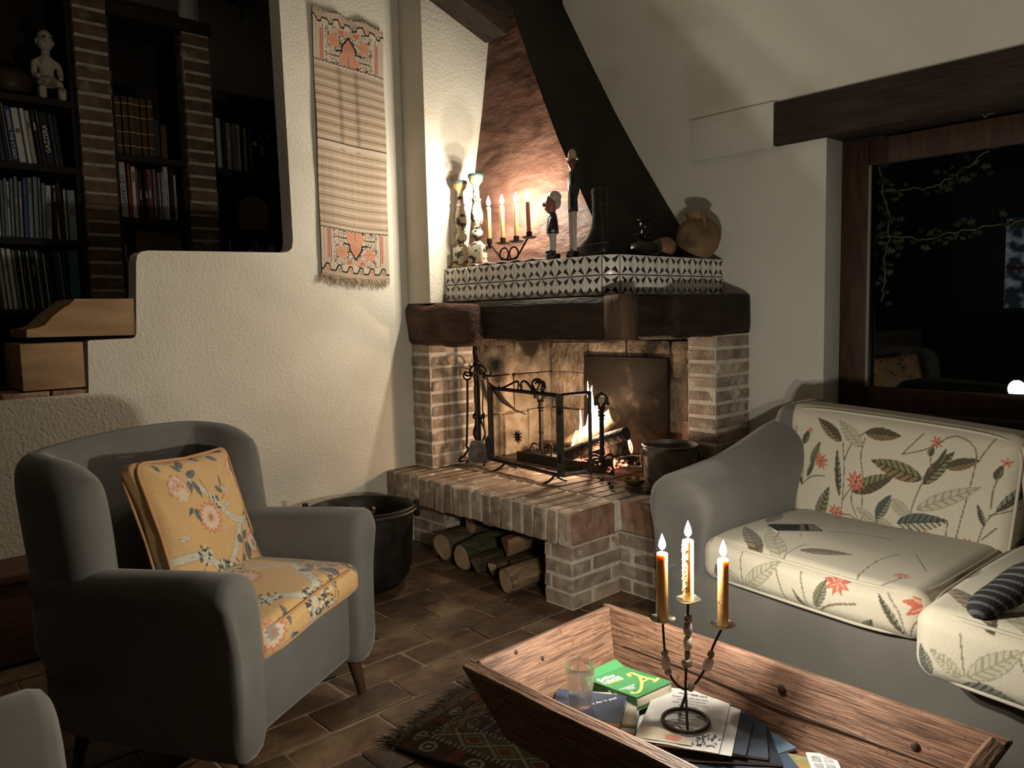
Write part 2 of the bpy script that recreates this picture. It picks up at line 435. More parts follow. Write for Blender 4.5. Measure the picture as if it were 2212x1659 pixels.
TILE_W = mat('tile_glaze', (.74, .69, .64), (.80, .755, .70), scale=20, rough=.22, spec=.5, rnd=.06, coord='World')
TILE_K = mat('tile_print', (.012, .012, .018), rough=.25, spec=.5)
FLOORT = mat('terracotta', (.058, .030, .016), (.125, .066, .035), scale=7, rough=.52, bump=.35, bscale=22, bdist=.012, rnd=.28, coord='World', spec=.4, dirt=((.20, .13, .07), 4, .5, .66))
GROUT = mat('floor_grout', (.20, .14, .095), (.30, .215, .15), scale=25, rough=.9, coord='World')
IRON = mat('wrought_iron', (.014, .012, .011), (.035, .028, .024), scale=40, rough=.55, metal=.6, bump=.3, bscale=80, bdist=.004)
WOODD = mat('shelf_wood', (.008, .005, .0035), (.017, .010, .006), scale=8, rough=.7, coord='World', stretch=(1, 6, 6))
FRAMEW = mat('window_wood', (.030, .013, .007), (.060, .026, .014), scale=7, rough=.6, coord='World', stretch=(5, 5, 1), spec=.35)
CORBEL = mat('corbel_wood', (.27, .155, .075), (.38, .24, .13), scale=5, rough=.75, bump=.3, bscale=20, coord='World', stretch=(1, 3, 4))

# ------------------------------------------------------------------ room shell
YL, XR, YP = 3.345, 3.28, 3.15
g = G()
prof = [(-2.6, 0), (3.43, 0), (3.43, 3.25), (1.705, 3.25), (1.722, 1.56), (1.715, 1.522), (1.695, 1.505), (1.665, 1.500),
        (1.08, 1.488), (1.052, 1.482), (1.036, 1.468), (1.030, 1.44), (1.012, 1.15), (1.006, 1.137), (.995, 1.133), (.838, 1.131), (.832, 1.125), (.822, .925), (-2.6, .90)]
g.prism(prof, lambda a, b, h: (a, h, b), YL, YL+.10)
o = g.build('wall_left', PLASTER, None, smooth=40); tag(o, 'cream plastered wall with a stepped opening to the library', 'wall', kind='structure')
wall_left = o
g = G(); g.rb(((2.355+3.28)/2, (YP+YL)/2, (1.256+3.25)/2), (3.28-2.355, YL-YP, 3.25-1.256), .008)
tag(g.build('wall_chimney_breast', PLASTER, None, smooth=40), 'cream plastered breast standing proud beside the fireplace hood', 'wall', kind='structure')
g = G()
for lo, hi in [((3.28, 1.55, 0), (3.43, 3.45, 3.25)), ((3.28, -2.6, 1.94), (3.43, 1.55, 3.25)), ((3.28, -2.6, 0), (3.43, 1.55, .45)), ((3.28, -2.6, .45), (3.43, -1.0, 1.905))]: g.bb(lo, hi)
wall_right = tag(g.build('wall_right', PLASTER_S, None, smooth=0), 'plain plastered wall with the dark window', 'wall', kind='structure')
# slightly proud plaster patch over the buried beam end (part of the wall)
g = G(); g.rb((3.278, 2.005, 2.0085), (.03, .436, .199), .004)
g.jitter(.006, 9)
g.build('plaster_patch', PLASTER_S, wall_right, smooth=30)
g = G(); g.bb((-2.6, -2.6, 3.25), (3.43, 5.1, 3.35)); tag(g.build('ceiling', CEILM, None, smooth=0), 'pale plastered ceiling above the room', 'ceiling', kind='structure')
g = G(); g.bb((-2.6, -2.6, -.12), (3.43, 3.345, -.0055)); floor = tag(g.build('floor', GROUT, None, smooth=0), 'dark terracotta tiled floor with pale joints', 'floor', kind='structure')
# library shell behind the opening
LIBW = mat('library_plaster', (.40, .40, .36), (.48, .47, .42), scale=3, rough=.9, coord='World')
g = G(); g.bb((-2.6, 4.95, 0), (3.43, 5.05, 3.25)); tag(g.build('wall_library', LIBW, None, smooth=0), 'grey wall behind the bookcases', 'wall', kind='structure')
g = G(); g.bb((2.62, 3.445, 0), (2.72, 4.95, 3.25)); tag(g.build('wall_library_side', LIBW, None, smooth=0), 'side wall of the dark library', 'wall', kind='structure')
g = G(); g.bb((-2.6, 3.446, .30), (2.62, 4.95, .40)); tag(g.build('floor_library', FLOORT, None, smooth=0), 'raised floor of the library', 'floor', kind='structure')

# unit bricks shared by all masonry
def unit_brick(seed):
    random.seed(seed); bm = bmesh.new(); bmesh.ops.create_cube(bm, size=1)
    bmesh.ops.bevel(bm, geom=bm.edges[:], offset=.045, segments=1, affect='EDGES')
    for v in bm.verts: v.co += Vector((random.uniform(-1, 1), random.uniform(-1, 1), random.uniform(-1, 1)))*.018
    me = bpy.data.meshes.new('brick'); bm.to_mesh(me); bm.free(); return me
def brick_set(m):
    out = []
    for k in range(5):
        me = unit_brick(k); me.materials.append(m); me.polygons.foreach_set('use_smooth', [True]*len(me.polygons)); me.set_sharp_from_angle(angle=R(25)); out.append(me)
    return out
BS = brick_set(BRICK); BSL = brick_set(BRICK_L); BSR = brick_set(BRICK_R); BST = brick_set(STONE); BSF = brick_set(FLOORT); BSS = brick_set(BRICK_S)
random.seed(11)
def brick(parent, lo, hi, S=BS, name='brick', rot=.012, jit=.002):
    c = [(a+b)/2+random.uniform(-jit, jit) for a, b in zip(lo, hi)]; d = [abs(b-a) for a, b in zip(lo, hi)]
    return inst(name, random.choice(S), parent, c, d, (random.uniform(-rot, rot), random.uniform(-rot, rot), random.uniform(-rot, rot)))

# floor tiles: rows run along x
rest = G(); y = -.9; row = 0
while y < 3.34:
    x = -1.2+(row % 2)*.15
    while x < 3.2:
        x1, y1 = min(x+.292, 3.27), min(y+.142, 3.34)
        near = (-.15 < x < 2.40) and (.85 < y < 3.2) and (x > .25 or y > 1.2)
        if near: brick(floor, (x, y, -.03), (x1, y1, random.uniform(-.003, .001)), BSF, 'tile', rot=.004, jit=.002)
        else: rest.rb(((x+x1)/2, (y+y1)/2, -.015), (x1-x, y1-y, .028), .004, seg=1)
        x += .30
    y += .15; row += 1
tag(rest.build('tile_field', FLOORT, floor, smooth=30), kind='stuff')

# ------------------------------------------------------------------ window, lintel, outside
g = G(); g.rb((3.36, .30, 2.008), (.21, 2.974, .192), .012); g.jitter(.006, 6)
tag(g.build('trim_1', mat('lintel_wood', (.014, .0075, .005), (.034, .016, .010), scale=5, rough=.7, bump=.5, bscale=14, bdist=.02, coord='World', stretch=(6, 1, 6)), None, smooth=30), 'dark timber lintel over the window', 'beam', kind='structure')
win = thing('window_1', 'wide dark timber window looking onto the night garden', 'window', (3.45, .3, .45), kind='structure')
def wpart(name, lo, hi, m=FRAMEW, r=.006, parent=None):
    q = G(); q.rb([(a+b)/2 for a, b in zip(lo, hi)], [b-a for a, b in zip(lo, hi)], r); return q.build(name, m, parent or win, world=True)
wpart('window_frame', (3.43, 1.433, .74), (3.49, 1.549, 1.905)); wpart('window_frame', (3.43, -1.0, .74), (3.49, -.885, 1.905))
wpart('window_frame', (3.432, -.885, 1.795), (3.488, 1.433, 1.903)); wpart('window_frame', (3.432, -.885, .742), (3.488, 1.433, .838))
wpart('window_sill', (3.40, -1.0, .715), (3.49, 1.549, .742)); wpart('lower_panel', (3.44, -1.0, .45), (3.47, 1.549, .715), WOODD)
wpart('glazing_bead', (3.425, 1.421, .838), (3.434, 1.433, 1.795), mat('bead', (.22, .20, .17), rough=.6), .002)
PANE = glassy('window_glass', (.92, .95, .93), 0.0, 1.0)
q = G(); q.bb((3.458, -.885, .838), (3.462, 1.433, 1.795)); q.build('pane', PANE, win, smooth=0, world=True)
GRASSM = mat('night_lawn', (.02, .03, .012), (.05, .06, .025), scale=6, rough=.95, coord='World')
g = G(); g.bb((3.44, -14, -.5), (26, 16, -.3)); tag(g.build('ground', GRASSM, None, smooth=0), 'dark garden ground outside the window', 'ground', kind='structure')
# ivy vine on the outer wall round the window, every leaf its own piece
IVYL = [mat('ivy_leaf_%d' % k, c, rough=.6, rnd=.4) for k, c in enumerate([(.030, .042, .016), (.048, .055, .024), (.062, .058, .028)])]
def leaf_mesh(m):
    pts = [(0, 0), (.25, -.28), (.55, -.22), (.62, -.5), (.85, -.15), (1.15, 0), (.85, .15), (.62, .5), (.55, .22), (.25, .28)]
    q = G(); q.add([(a, b, .04*math.sin(a*3)-abs(b)*.15) for a, b in pts]+[(.5, 0, .07)], [(i, (i+1) % 10, 10) for i in range(10)]); return q.mesh('ivy_leaf', m, smooth=True)
IVY = [leaf_mesh(m) for m in IVYL]
STEMM = mat('ivy_stem', (.20, .16, .10), rough=.8)
random.seed(5)
def vine(label, pts, nl, spread):
    t = thing('ivy_vine', label, 'plant', pts[0], group=None)
    q = G(); P = smooth_loop(pts, 30, closed=False); q.tube([Vector(p)+Vector((0, random.uniform(-.008, .008), random.uniform(-.008, .008))) for p in P], .0028, 5); q.build('stem', STEMM, t, world=True)
    for k in range(nl):
        p = Vector(random.choice(P))+Vector((random.uniform(-.02, .04), random.uniform(-spread, spread), random.uniform(-spread, spread)))
        s_ = random.uniform(.022, .042); inst('leaf', random.choice(IVY), t, p, (s_, s_, s_), (random.uniform(1.0, 2.1), random.uniform(-.6, .6), random.choice([-PI/2, PI/2])+random.uniform(-.7, .7)))
vine('ivy hanging down the left edge of the dark window', [(3.56, 1.44, 1.80), (3.57, 1.40, 1.55), (3.56, 1.41, 1.40), (3.57, 1.42, 1.22)], 42, .05)
vine('ivy trailing level across the middle of the window', [(3.57, 1.44, 1.50), (3.58, 1.25, 1.475), (3.58, 1.10, 1.50), (3.58, .85, 1.51)], 34, .035)
vine('ivy spreading under the top corner of the window', [(3.56, 1.43, 1.70), (3.58, 1.25, 1.69), (3.58, 1.12, 1.74), (3.57, 1.02, 1.80)], 30, .05)
t = tag(base_origin(G().tube([(3.425, 1.02, 1.93), (3.40, 1.0, 1.925), (3.395, .985, 1.90), (3.395, .975, 1.91), (3.40, .90, 1.925)], .0025, 5).build('dry_ivy_sprig', STEMM)), 'dry ivy sprig caught under the timber lintel', 'twig')
# made-up shed standing in for a reflection in the pane, and a garden lamp
ob = thing('standin_shed', 'made-up distant shed, its cold glow standing in for a reflection in the glass', 'stand-in', (7.6, 1.9, -.3))
STANDINW = mat('standin_wall', (.03, .03, .03), (.05, .05, .045), scale=5, rough=.9)
q = G(); q.bb((7.6, .4, -.3), (9.6, 3.2, 2.3)); q.build('wall', STANDINW, ob, world=True, smooth=0)
q = G(); q.prism([(7.4, 2.3), (9.8, 2.3), (8.6, 3.0)], lambda a, b, h: (a, h, b), .2, 3.4); q.build('roof', STANDINW, ob, world=True, smooth=0)
q = G(); q.bb((7.57, 1.25, 1.14), (7.6, 2.01, 1.89)); sw = q.build('window', emis('reflection_glow', (.62, .70, .76), .09, c2=(.05, .06, .07), scale=9), ob, world=True, smooth=0)  # glowing panel added in place of a reflection in the pane
for z_ in (1.84, 1.46): q = G(); q.bb((7.555, 1.25, z_), (7.575, 1.99, z_+.03)); q.build('reflection_red_strip', mat('reflection_red_strip', (.35, .06, .05)), sw, world=True, smooth=0)
for y_, z0, z1 in ((1.50, 1.14, 1.89), (1.76, 1.14, 1.55)): q = G(); q.bb((7.555, y_, z0), (7.575, y_+.04, z1)); q.build('reflection_bar', STANDINW, sw, world=True, smooth=0)
gl = thing('garden_lamp', 'small bright lamp low on the garden ground outside', 'lamp', (5.2, 1.30, -.3))
add_light('lamp_light', (0, 0, .99), 6, (1, .97, .88), .045, gl)
q = G(); q.cyl((5.2, 1.30, -.3), (5.2, 1.30, .64), .025, n=10); q.build('post', IRON, gl, world=True)
q = G(); q.ell((5.2, 1.30, .69), (.045, .045, .05)); q.build('lamp_globe', emis('garden_globe', (1, .98, .9), 14), gl, world=True, smooth=True)

# ------------------------------------------------------------------ fireplace
FP = thing('fireplace', 'open corner fireplace of brick with dark beams and a metal hood', 'fireplace', (2.75, 2.6, 0))
HEARTH = G()
HEARTH.bb((2.1875, 2.0615, .272), (2.50, 3.34, .398)); HEARTH.bb((2.5, 1.76, .272), (3.275, 3.34, .392))
hearth = HEARTH.build('hearth', MORTAR_D, FP, world=True, smooth=0)
zs = .405
n = 19; y0, y1 = 2.055, 3.34; w = (y1-y0)/n
for k in range(n):
    a, b = y0+k*w+.0075, y0+(k+1)*w-.0075
    brick(hearth, (2.18+random.uniform(-.004, .004), a, .262+random.uniform(-.004, .004)), (2.462, b, zs+random.uniform(-.003, .003)), BS, rot=.005)
for k in range(n):
    a, b = y0+k*w+.004, y0+(k+1)*w-.004
    if b > 2.07: brick(hearth, (2.472, a+.02, .30), (2.752, b+.02, zs-.003), BSS, jit=.001)
# flat hearth paving, right of the corner and under the fire
for i in range(3):
    for j in range(9):
        x, y = 2.762+i*.17, 1.765+j*.165
        brick(hearth, (x, y, .35), (x+.162, y+.157, zs-.004+random.uniform(-.002, .002)), BSS, jit=.001)
for i in range(1):
    for j in range(4):
        y = 1.76+j*.072; brick(hearth, (2.5, y, .262), (2.752, y+.064, zs-.001), BSS)
# header faces
brick(hearth, (2.497, 1.78, .268), (2.52, 2.05, zs-.008), BSR, rot=.004); brick(hearth, (2.20, 2.048, .268), (2.455, 2.062, zs-.008), BSR, rot=.004)
# base piers under the hearth
def coursed_pier(name, lo, hi, courses, faces, parent, S=BS, m=MORTAR_D, lx=.24, ly=.24, vis=.0035, gap=.013, bond=True):
    q = G(); q.bb((lo[0]+vis, lo[1]+vis, lo[2]), (hi[0]-vis, hi[1]-vis, hi[2])); p = q.build(name, m, parent, world=True, smooth=0)
    h = (hi[2]-lo[2])/courses
    for c in range(courses):
        z0, z1 = lo[2]+c*h+gap/2, lo[2]+(c+1)*h-gap/2; off = (c % 2) if bond else 0; off2 = ((c+1) % 2) if bond else 0
        if 'x' in faces:      # face looking towards -x, bricks along y
            y = lo[1]-off*ly/2
            while y < hi[1]-.01:
                a, b = max(lo[1], y+.005), min(hi[1], y+ly-.005)
                if b-a > .025: brick(p, (lo[0], a, z0), (lo[0]+.10, b, z1), S)
                y += ly
        if 'y' in faces:      # face looking towards -y, bricks along x
            x = lo[0]-off2*lx/2
            while x < hi[0]-.01:
                a, b = max(lo[0]+.002, x+.005), min(hi[0], x+lx-.005)
                if b-a > .03: brick(p, (a, lo[1]-.001, z0), (b, lo[1]+.095, z1), S)
                x += lx
    return p
coursed_pier('support_pier', (2.20, 2.058, 0), (2.50, 2.215, .262), 4, 'xy', FP)
coursed_pier('hearth_wall', (2.505, 1.765, 0), (2.62, 2.19, .262), 4, 'x', FP)
coursed_pier('log_store_wall', (2.34, 3.06, 0), (2.9, 3.34, .262), 4, 'xy', FP)
q = G(); q.bb((2.62, 1.77, 0), (3.275, 2.3, .268)); q.bb((2.9, 2.3, 0), (3.275, 3.34, .268)); q.build('hearth_core', SOOT, FP, world=True, smooth=0)
# side piers carrying the beams
lp = coursed_pier('left_pier', (2.365, 3.188, zs), (2.66, 3.34, 1.06), 10, 'xy', FP, lx=.31, ly=.31, gap=.015, bond=False)
q = G(); q.rb((3.128, 1.982, .464), (.292, .165, .122), .010); q.build('pier_plinth', SOOT, FP, world=True)
rp = coursed_pier('right_pier', (2.99, 1.905, .525), (3.275, 2.055, 1.08), 9, 'xy', FP, lx=.31, ly=.31, gap=.016, bond=False)
# firebox walls of big stones
fw = G(); fw.bb((2.66, 3.20, zs), (3.275, 3.34, 1.25)); fw.bb((3.262, 2.05, zs), (3.278, 3.34, 1.25)); firebox = fw.build('firebox', STONE, FP, world=True, smooth=0)
random.seed(21)
z = zs
for hrow in (.24, .21, .19, .20):
    x = 2.665
    while x < 3.24:
        L_ = random.uniform(.17, .30); x1 = min(x+L_, 3.255)
        if 3.255-x1 < .08: x1 = 3.255
        brick(firebox, (x, 3.170, z+.004), (x1-.008, 3.25, z+hrow-.004), BST, 'stone', rot=.01); x = x1
    y = 3.165
    while y > 2.08:
        L_ = random.uniform(.18, .32); y2 = max(y-L_, 2.06)
        if not (y > 2.35 and y2 < 2.85 and z < .85): brick(firebox, (3.225, y2+.008, z+.004), (3.29, y, z+hrow-.004), BST, 'stone', rot=.01)
        y = y2
    z += hrow
q = G(); q.rb((3.215, 2.60, .685), (.03, .56, .54), .006); q.build('fireback', FIREBACK, firebox, world=True)
q = G(); q.bb((2.44, 2.05, 1.245), (3.275, 3.34, 1.26)); q.build('smoke_shelf', SOOT, FP, world=True, smooth=0)
# beams
def beam(name, lo, hi, m, r=.012, ja=.006, js=7, sub=8):
    d = [b-a for a, b in zip(lo, hi)]; V, F, A, raw = rbox(d, r, [max(2, int(x/.03)) for x in d])
    c = np.array([(a+b)/2 for a, b in zip(lo, hi)]); V = V+c
    V = np.array([Vector(p)+mnoise.noise_vector(Vector(p)*js)*ja for p in V])
    return numpy_obj(name, V, F, m, FP, world=True)
beam('beam_end', (2.325, 2.80, 1.045), (2.60, 3.34, 1.252), BEAM_B, .035, .016, 8)
beam('beam', (2.395, 2.0, 1.078), (2.56, 2.85, 1.257), BEAM, .008, .003)
beam('corner_post', (2.375, 1.925, 1.082), (2.475, 2.03, 1.262), mat('post_wood', (.055, .030, .018), (.10, .055, .034), scale=8, rough=.7, coord='World', stretch=(6, 6, 1), bump=.4, bscale=25), .008, .003)
beam('beam', (2.46, 1.965, 1.088), (2.80, 2.10, 1.257), BEAM_X, .008, .003)
beam('beam_end', (2.70, 1.895, 1.076), (3.278, 2.15, 1.262), BEAM_X, .02, .008)
q = G(); q.tube([(2.42, 2.72, 1.072), (2.41, 2.3, 1.070), (2.42, 2.08, 1.075), (2.5, 1.99, 1.08)], .004, 6); q.build('iron_strap', mat('worn_iron', (.30, .20, .12), rough=.35, metal=.8), FP, world=True)
# mantel shelf with glazed tiles
T = .085; zb, zt = 1.262, 1.432
ms = G()
ms.prism([(2.459, 3.15), (2.459, 2.108), (2.514, 2.053+.004), (3.278, 2.057), (3.278, 3.15)], lambda a, b, h: (a, b, h), zb, zt-.004)
shelf = ms.build('mantel_shelf', mat('dark_joint', (.13, .105, .08), (.20, .165, .13), scale=20, rough=.95), FP, world=True, smooth=0)
def tile_mesh(wd):
    q = G(); t_ = .008; e = .0046
    q.rb((0, 0, 0), (wd-e, t_, T-e), .0016, seg=2)
    y = -t_/2-.0003; h = T/2*.93
    hw = wd/2*.93 if wd > .07 else None
    def tri(px, pz, bx, bz):   # triangle: tip px,pz far corner, blunt end towards centre
        dx, dz = bx-px, bz-pz; L_ = math.hypot(dx, dz); nx, nz = -dz/L_, dx/L_; ww = .0112
        P_ = [(px, pz), (bx+nx*ww, bz+nz*ww), (bx-nx*ww, bz-nz*ww)]
        q.add([(a, y, b) for a, b in P_]+[(a, y+.001, b) for a, b in P_], [(0, 1, 2), (3, 5, 4), (0, 3, 4, 1), (1, 4, 5, 2), (2, 5, 3, 0)], 1)
    if hw:
        for sx in (-1, 1):
            for sz in (-1, 1): tri(sx*hw, sz*h, sx*hw*.30, sz*h*.34)
    else:
        for sz in (-1, 1): tri(wd/2*.8, sz*h, -wd/2*.45, sz*h*.30)
    return q.mesh('tile', [TILE_W, TILE_K], smooth=30)
TM = tile_mesh(T); TH = tile_mesh(.075)
n = 12; span = 3.148-2.105; TL = span/n
for r_ in range(2):
    zc = zb+T*(r_+.5)
    for k in range(n): inst('tile', TM, shelf, (2.455, 2.105+(k+.5)*TL, zc), (TL/T, 1, 1), (0, 0, -PI/2))
    inst('tile', TH, shelf, (2.4835, 2.0785, zc), (.98, 1, 1), (0, 0, -PI/4-.02))
    for k in range(9): inst('tile', TM, shelf, (2.514+(k+.5)*(.764/9), 2.053, zc), (.764/9/T, 1, 1), (0, 0, 0))
# hood: frustum leaning back into the corner
zz = [1.432, 1.62, 1.80, 2.0, 2.25, 2.6, 2.9, 3.25]
xl = lambda z: np.interp(z, [1.43, 1.626, 2.015, 2.235, 2.6, 2.82, 3.25], [2.60, 2.63, 2.69, 2.733, 2.79, 2.83, 2.90])
yr = lambda z: np.interp(z, [1.43, 1.61, 2.13, 2.88, 3.0, 3.25], [2.165, 2.293, 2.637, 3.06, 3.10, 3.13])
def hood_ring(z, t=0.0): return [(xl(z)+t, yr(z)+t, z), (3.279, yr(z)+t, z), (3.279, 3.149, z), (xl(z)+t, 3.149, z)]
q = G(); q.loft([hood_ring(z) for z in zz]); hood = q.build('hood', mat('hood_dark', (.010, .0085, .007), (.020, .016, .012), scale=4, rough=.7, coord='World', spec=.2), FP, world=True, smooth=20)
q = G(); q.loft([[(xl(z)-.004, yr(z)+.004, z), (xl(z)+.001, yr(z)+.004, z), (xl(z)+.001, 3.148, z), (xl(z)-.004, 3.148, z)] for z in zz]); q.build('hood_left_face', HOOD, hood, world=True, smooth=20)  # left face in a lighter, redder tone than the rest of the hood
# sloping timber against the breast
g = G(); a, b = Vector((2.80, 3.07, 2.68)), Vector((1.75, 3.07, 3.05)); d = (b-a); M_ = frame(d, (0, 1, 0), (a+b)/2)
g.rb((0, 0, 0), (d.length, .17, .155), .01); g.jitter(.004, 8); g.v = [tuple(M_ @ Vector(p)) for p in g.v]
tag(base_origin(g.build('rafter', BEAM_X, None)), 'dark sloping timber rafter against the wall left of the hood', 'rafter', kind='structure')
# ------------------------------------------------------------------ candles
WAX = mat('beeswax', (.54, .34, .14), (.60, .40, .18), scale=60, rough=.75, sss=.75, coord='Object', spec=.08)
WAXR = mat('red_wax', (.44, .17, .08), (.50, .21, .10), scale=40, rough=.6, sss=.6, coord='Object')
FLAME = emis('candle_flame', (1.0, .84, .52), 60, transp=True)
WICK = mat('wick', (.02, .015, .01), rough=.9)
def candle(p, h, r, label, group, wax=WAX, ripple=.0006, tilt=(0, 0), fh=.050, fr=.0105, rings=44, drips=0, watts=None):
    """p = foot of the candle"""
    d = Vector((tilt[0], tilt[1], 1)).normalized(); Mx = frame(Vector((1, 0, 0))-d*d.x, d.cross(Vector((1, 0, 0))), (0, 0, 0)); Mr = Mx.to_3x3()
    q = G(); prof = [(0, 0)]
    for i in range(rings+1):
        z_ = h*i/rings; prof.append((r+(ripple if i % 2 else -ripple)-(r*.12 if i == rings else 0), z_))
    prof += [(r*.6, h-.002), (0, h-.003)]
    q.lathe(prof, p, 22, M=Mr, cap=False)
    for k in range(drips):
        a = 2.6+random.uniform(-.5, .9); z_ = h*random.uniform(.1, .95); c = Vector(p)+Mr @ Vector((r*math.cos(a), r*math.sin(a), z_)); q.ell(c, (.0022, .0022, random.uniform(.002, .005)), n=6, m=4)
    o = base_origin(q.build('candle', wax, None, smooth=True)); tag(o, label, 'candle', group)
    top = Vector(p)+d*h
    q = G(); q.tube([top-d*.004, top+d*.010, top+d*.013+Vector((.001, 0, 0))], .0011, 6); q.build('wick', WICK, o, world=True)
    q = G(); q.lathe([(0, .0), (fr*.65, fh*.08), (fr, fh*.28), (fr*.82, fh*.5), (fr*.45, fh*.74), (fr*.15, fh*.92), (0, fh)], top+d*.006, 16); q.build('flame', FLAME, o, world=True, smooth=True)
    add_light('flame_light', wm(o).inverted() @ (top+d*.006+Vector((0, 0, fh*.42))), watts or CANDLE_W, CANDLE_COL, .009, o)
    return o

# ------------------------------------------------------------------ things in the fire
ASHM = mat('ash', (.16, .13, .11), (.34, .28, .24), scale=40, rough=.98, bump=.6, bscale=70)
BARK = mat('bark', (.07, .045, .028), (.19, .13, .08), scale=9, rough=.95, bump=1.0, bscale=28, bdist=.02, stretch=(1, 5, 5), rnd=.3)
BARK_M = mat('mossy_bark', (.06, .055, .025), (.13, .12, .06), scale=9, rough=.95, bump=1.0, bscale=28, bdist=.02, stretch=(1, 5, 5))
BARK_P = mat('pale_bark', (.22, .13, .07), (.42, .29, .17), scale=12, rough=.9, bump=1.0, bscale=34, bdist=.02, stretch=(1, 5, 5))
SPLIT = mat('split_wood', (.28, .15, .085), (.40, .24, .14), scale=8, rough=.85, bump=.4, bscale=30, stretch=(1, 8, 8))
CUT = mat('cut_end', (.34, .22, .12), (.50, .36, .22), scale=14, rough=.85, bump=.3, bscale=40)
CHAR = mat('charred_wood', (.012, .010, .009), (.04, .03, .024), scale=14, rough=.85, bump=1.0, bscale=40, bdist=.02)
EMBER = emis('ember_glow', (1.0, .36, .20), 3.2, c2=(.03, .006, .004), scale=42)
EMBER_W = emis('ember_white', (1.0, .62, .32), 5.5, c2=(.75, .12, .07), scale=30)
def log(label, a, b, r, m=BARK, end=CUT, group=None, wedge=False, name='firewood_log', seed=0, cat='log'):
    a, b = Vector(a), Vector(b); d = b-a; L_ = d.length; Mx = frame(d, (0, .1, 1), (0, 0, 0)).to_3x3()
    rd = random.Random(seed); n = 14; K = 9; rings = []
    ph = [rd.uniform(0, 6) for _ in range(4)]
    for i in range(K):
        u = i/(K-1); ring = []
        for k in range(n):
            an = 2*PI*k/n; rr_ = r*(1+.09*math.sin(2*an+ph[0]+u)+.07*math.sin(3*an+ph[1])+.05*math.sin(5*u+ph[2]+an))
            if wedge: rr_ = r*min(1.15, .62/max(.35, math.cos(((an+PI/3) % (2*PI/3))-PI/3)))
            off = Vector((0, .1*r*math.sin(4*u+ph[3]), .08*r*math.cos(3*u+ph[2])))
            ring.append(a+Mx @ (Vector((u*L_, math.cos(an)*rr_, math.sin(an)*rr_))+off))
        rings.append(ring)
    q = G(); q.loft(rings); o = base_origin(q.build(name, m, None, smooth=50)); tag(o, label, cat, group)
    for ring, sg in ((rings[0], -1), (rings[-1], 1)):
        c = sum(ring, Vector())/n; e = Mx @ Vector((1, 0, 0))*sg*.0015
        q = G(); q.add([c+(p-c)*.90+e for p in ring]+[c+e*1.6], [(k, (k+1) % n, n) for k in range(n)]); q.build('cut_end', end, o, world=True, smooth=True)
    return o
random.seed(3)
log('pale split log burning at an angle behind the flames', (2.96, 2.80, .475), (2.97, 2.47, .68), .040, mat('burning_bark', (.30, .20, .10), (.52, .38, .20), scale=10, rough=.9, bump=.8, bscale=30, stretch=(1, 5, 5)), group='logs on the fire', name='burning_log', seed=4)
log('charred black log lying across the fire in front', (2.86, 2.70, .47), (2.92, 2.36, .605), .036, CHAR, CHAR, 'logs on the fire', name='burning_log', seed=5)
log('dark thin log pushed in from the left of the fire', (2.98, 3.0, .47), (2.95, 2.72, .50), .026, BARK, CHAR, 'logs on the fire', name='burning_log', seed=6)
log('short glowing log end breaking up beside the right andiron', (2.93, 2.49, .50), (2.98, 2.385, .535), .042, CHAR, EMBER_W, 'logs on the fire', name='burning_log', seed=7)
log('charred chunk below the flames in front of the embers', (2.84, 2.52, .452), (2.86, 2.38, .462), .028, CHAR, EMBER, 'logs on the fire', name='burning_log', seed=8)
# ash bed with embers
random.seed(9)
q = G(); N_ = 26; V = []; 
ashV = []; ashF = []
for i in range(N_+1):
    for j in range(N_+1):
        x, y = 2.79+.43*i/N_, 2.355+.735*j/N_; e = min(i, j, N_-i, N_-j)/6
        z_ = .402+min(1, e)*(.022+.02*(mnoise.noise(Vector((x*9, y*9, 0)))+.3)); ashV.append((x, y, z_))
for i in range(N_):
    for j in range(N_): a = i*(N_+1)+j; ashF.append((a, a+N_+1, a+N_+2, a+1))
q.add(ashV, ashF); ash = tag(base_origin(q.build('ash_bed', ASHM, None, smooth=True)), 'grey ash spread over the hearth under the burning logs', 'ash', kind='stuff')
emb = G()
for k in range(110):
    x, y = random.gauss(2.91, .045), random.gauss(2.46, .10)
    if not (2.8 < x < 3.1 and 2.37 < y < 2.78): continue
    s_ = random.uniform(.008, .020); emb.rb((x, y, .436+random.uniform(0, .022)), (s_*1.3, s_, s_*.8), s_*.15, Euler((random.random(), random.random(), random.random()*3)).to_matrix(), seg=1)
tag(base_origin(emb.build('embers', EMBER, None, smooth=30)), 'red glowing embers heaped under the logs', 'embers', kind='stuff')
emb = G()
for k in range(60):
    x, y = random.gauss(2.94, .06), random.gauss(2.44, .07)
    if not (2.8 < x < 3.15 and 2.37 < y < 2.7): continue
    s_ = random.uniform(.010, .030); emb.rb((x, y, .434+random.uniform(0, .02)), (s_*1.6, s_*.6, s_*.5), s_*.1, Euler((random.random(), random.random(), random.random()*3)).to_matrix(), seg=1)
tag(base_origin(emb.build('charcoal', CHAR, None, smooth=30)), 'black charcoal scraps beside the glowing embers', 'charcoal', kind='stuff')
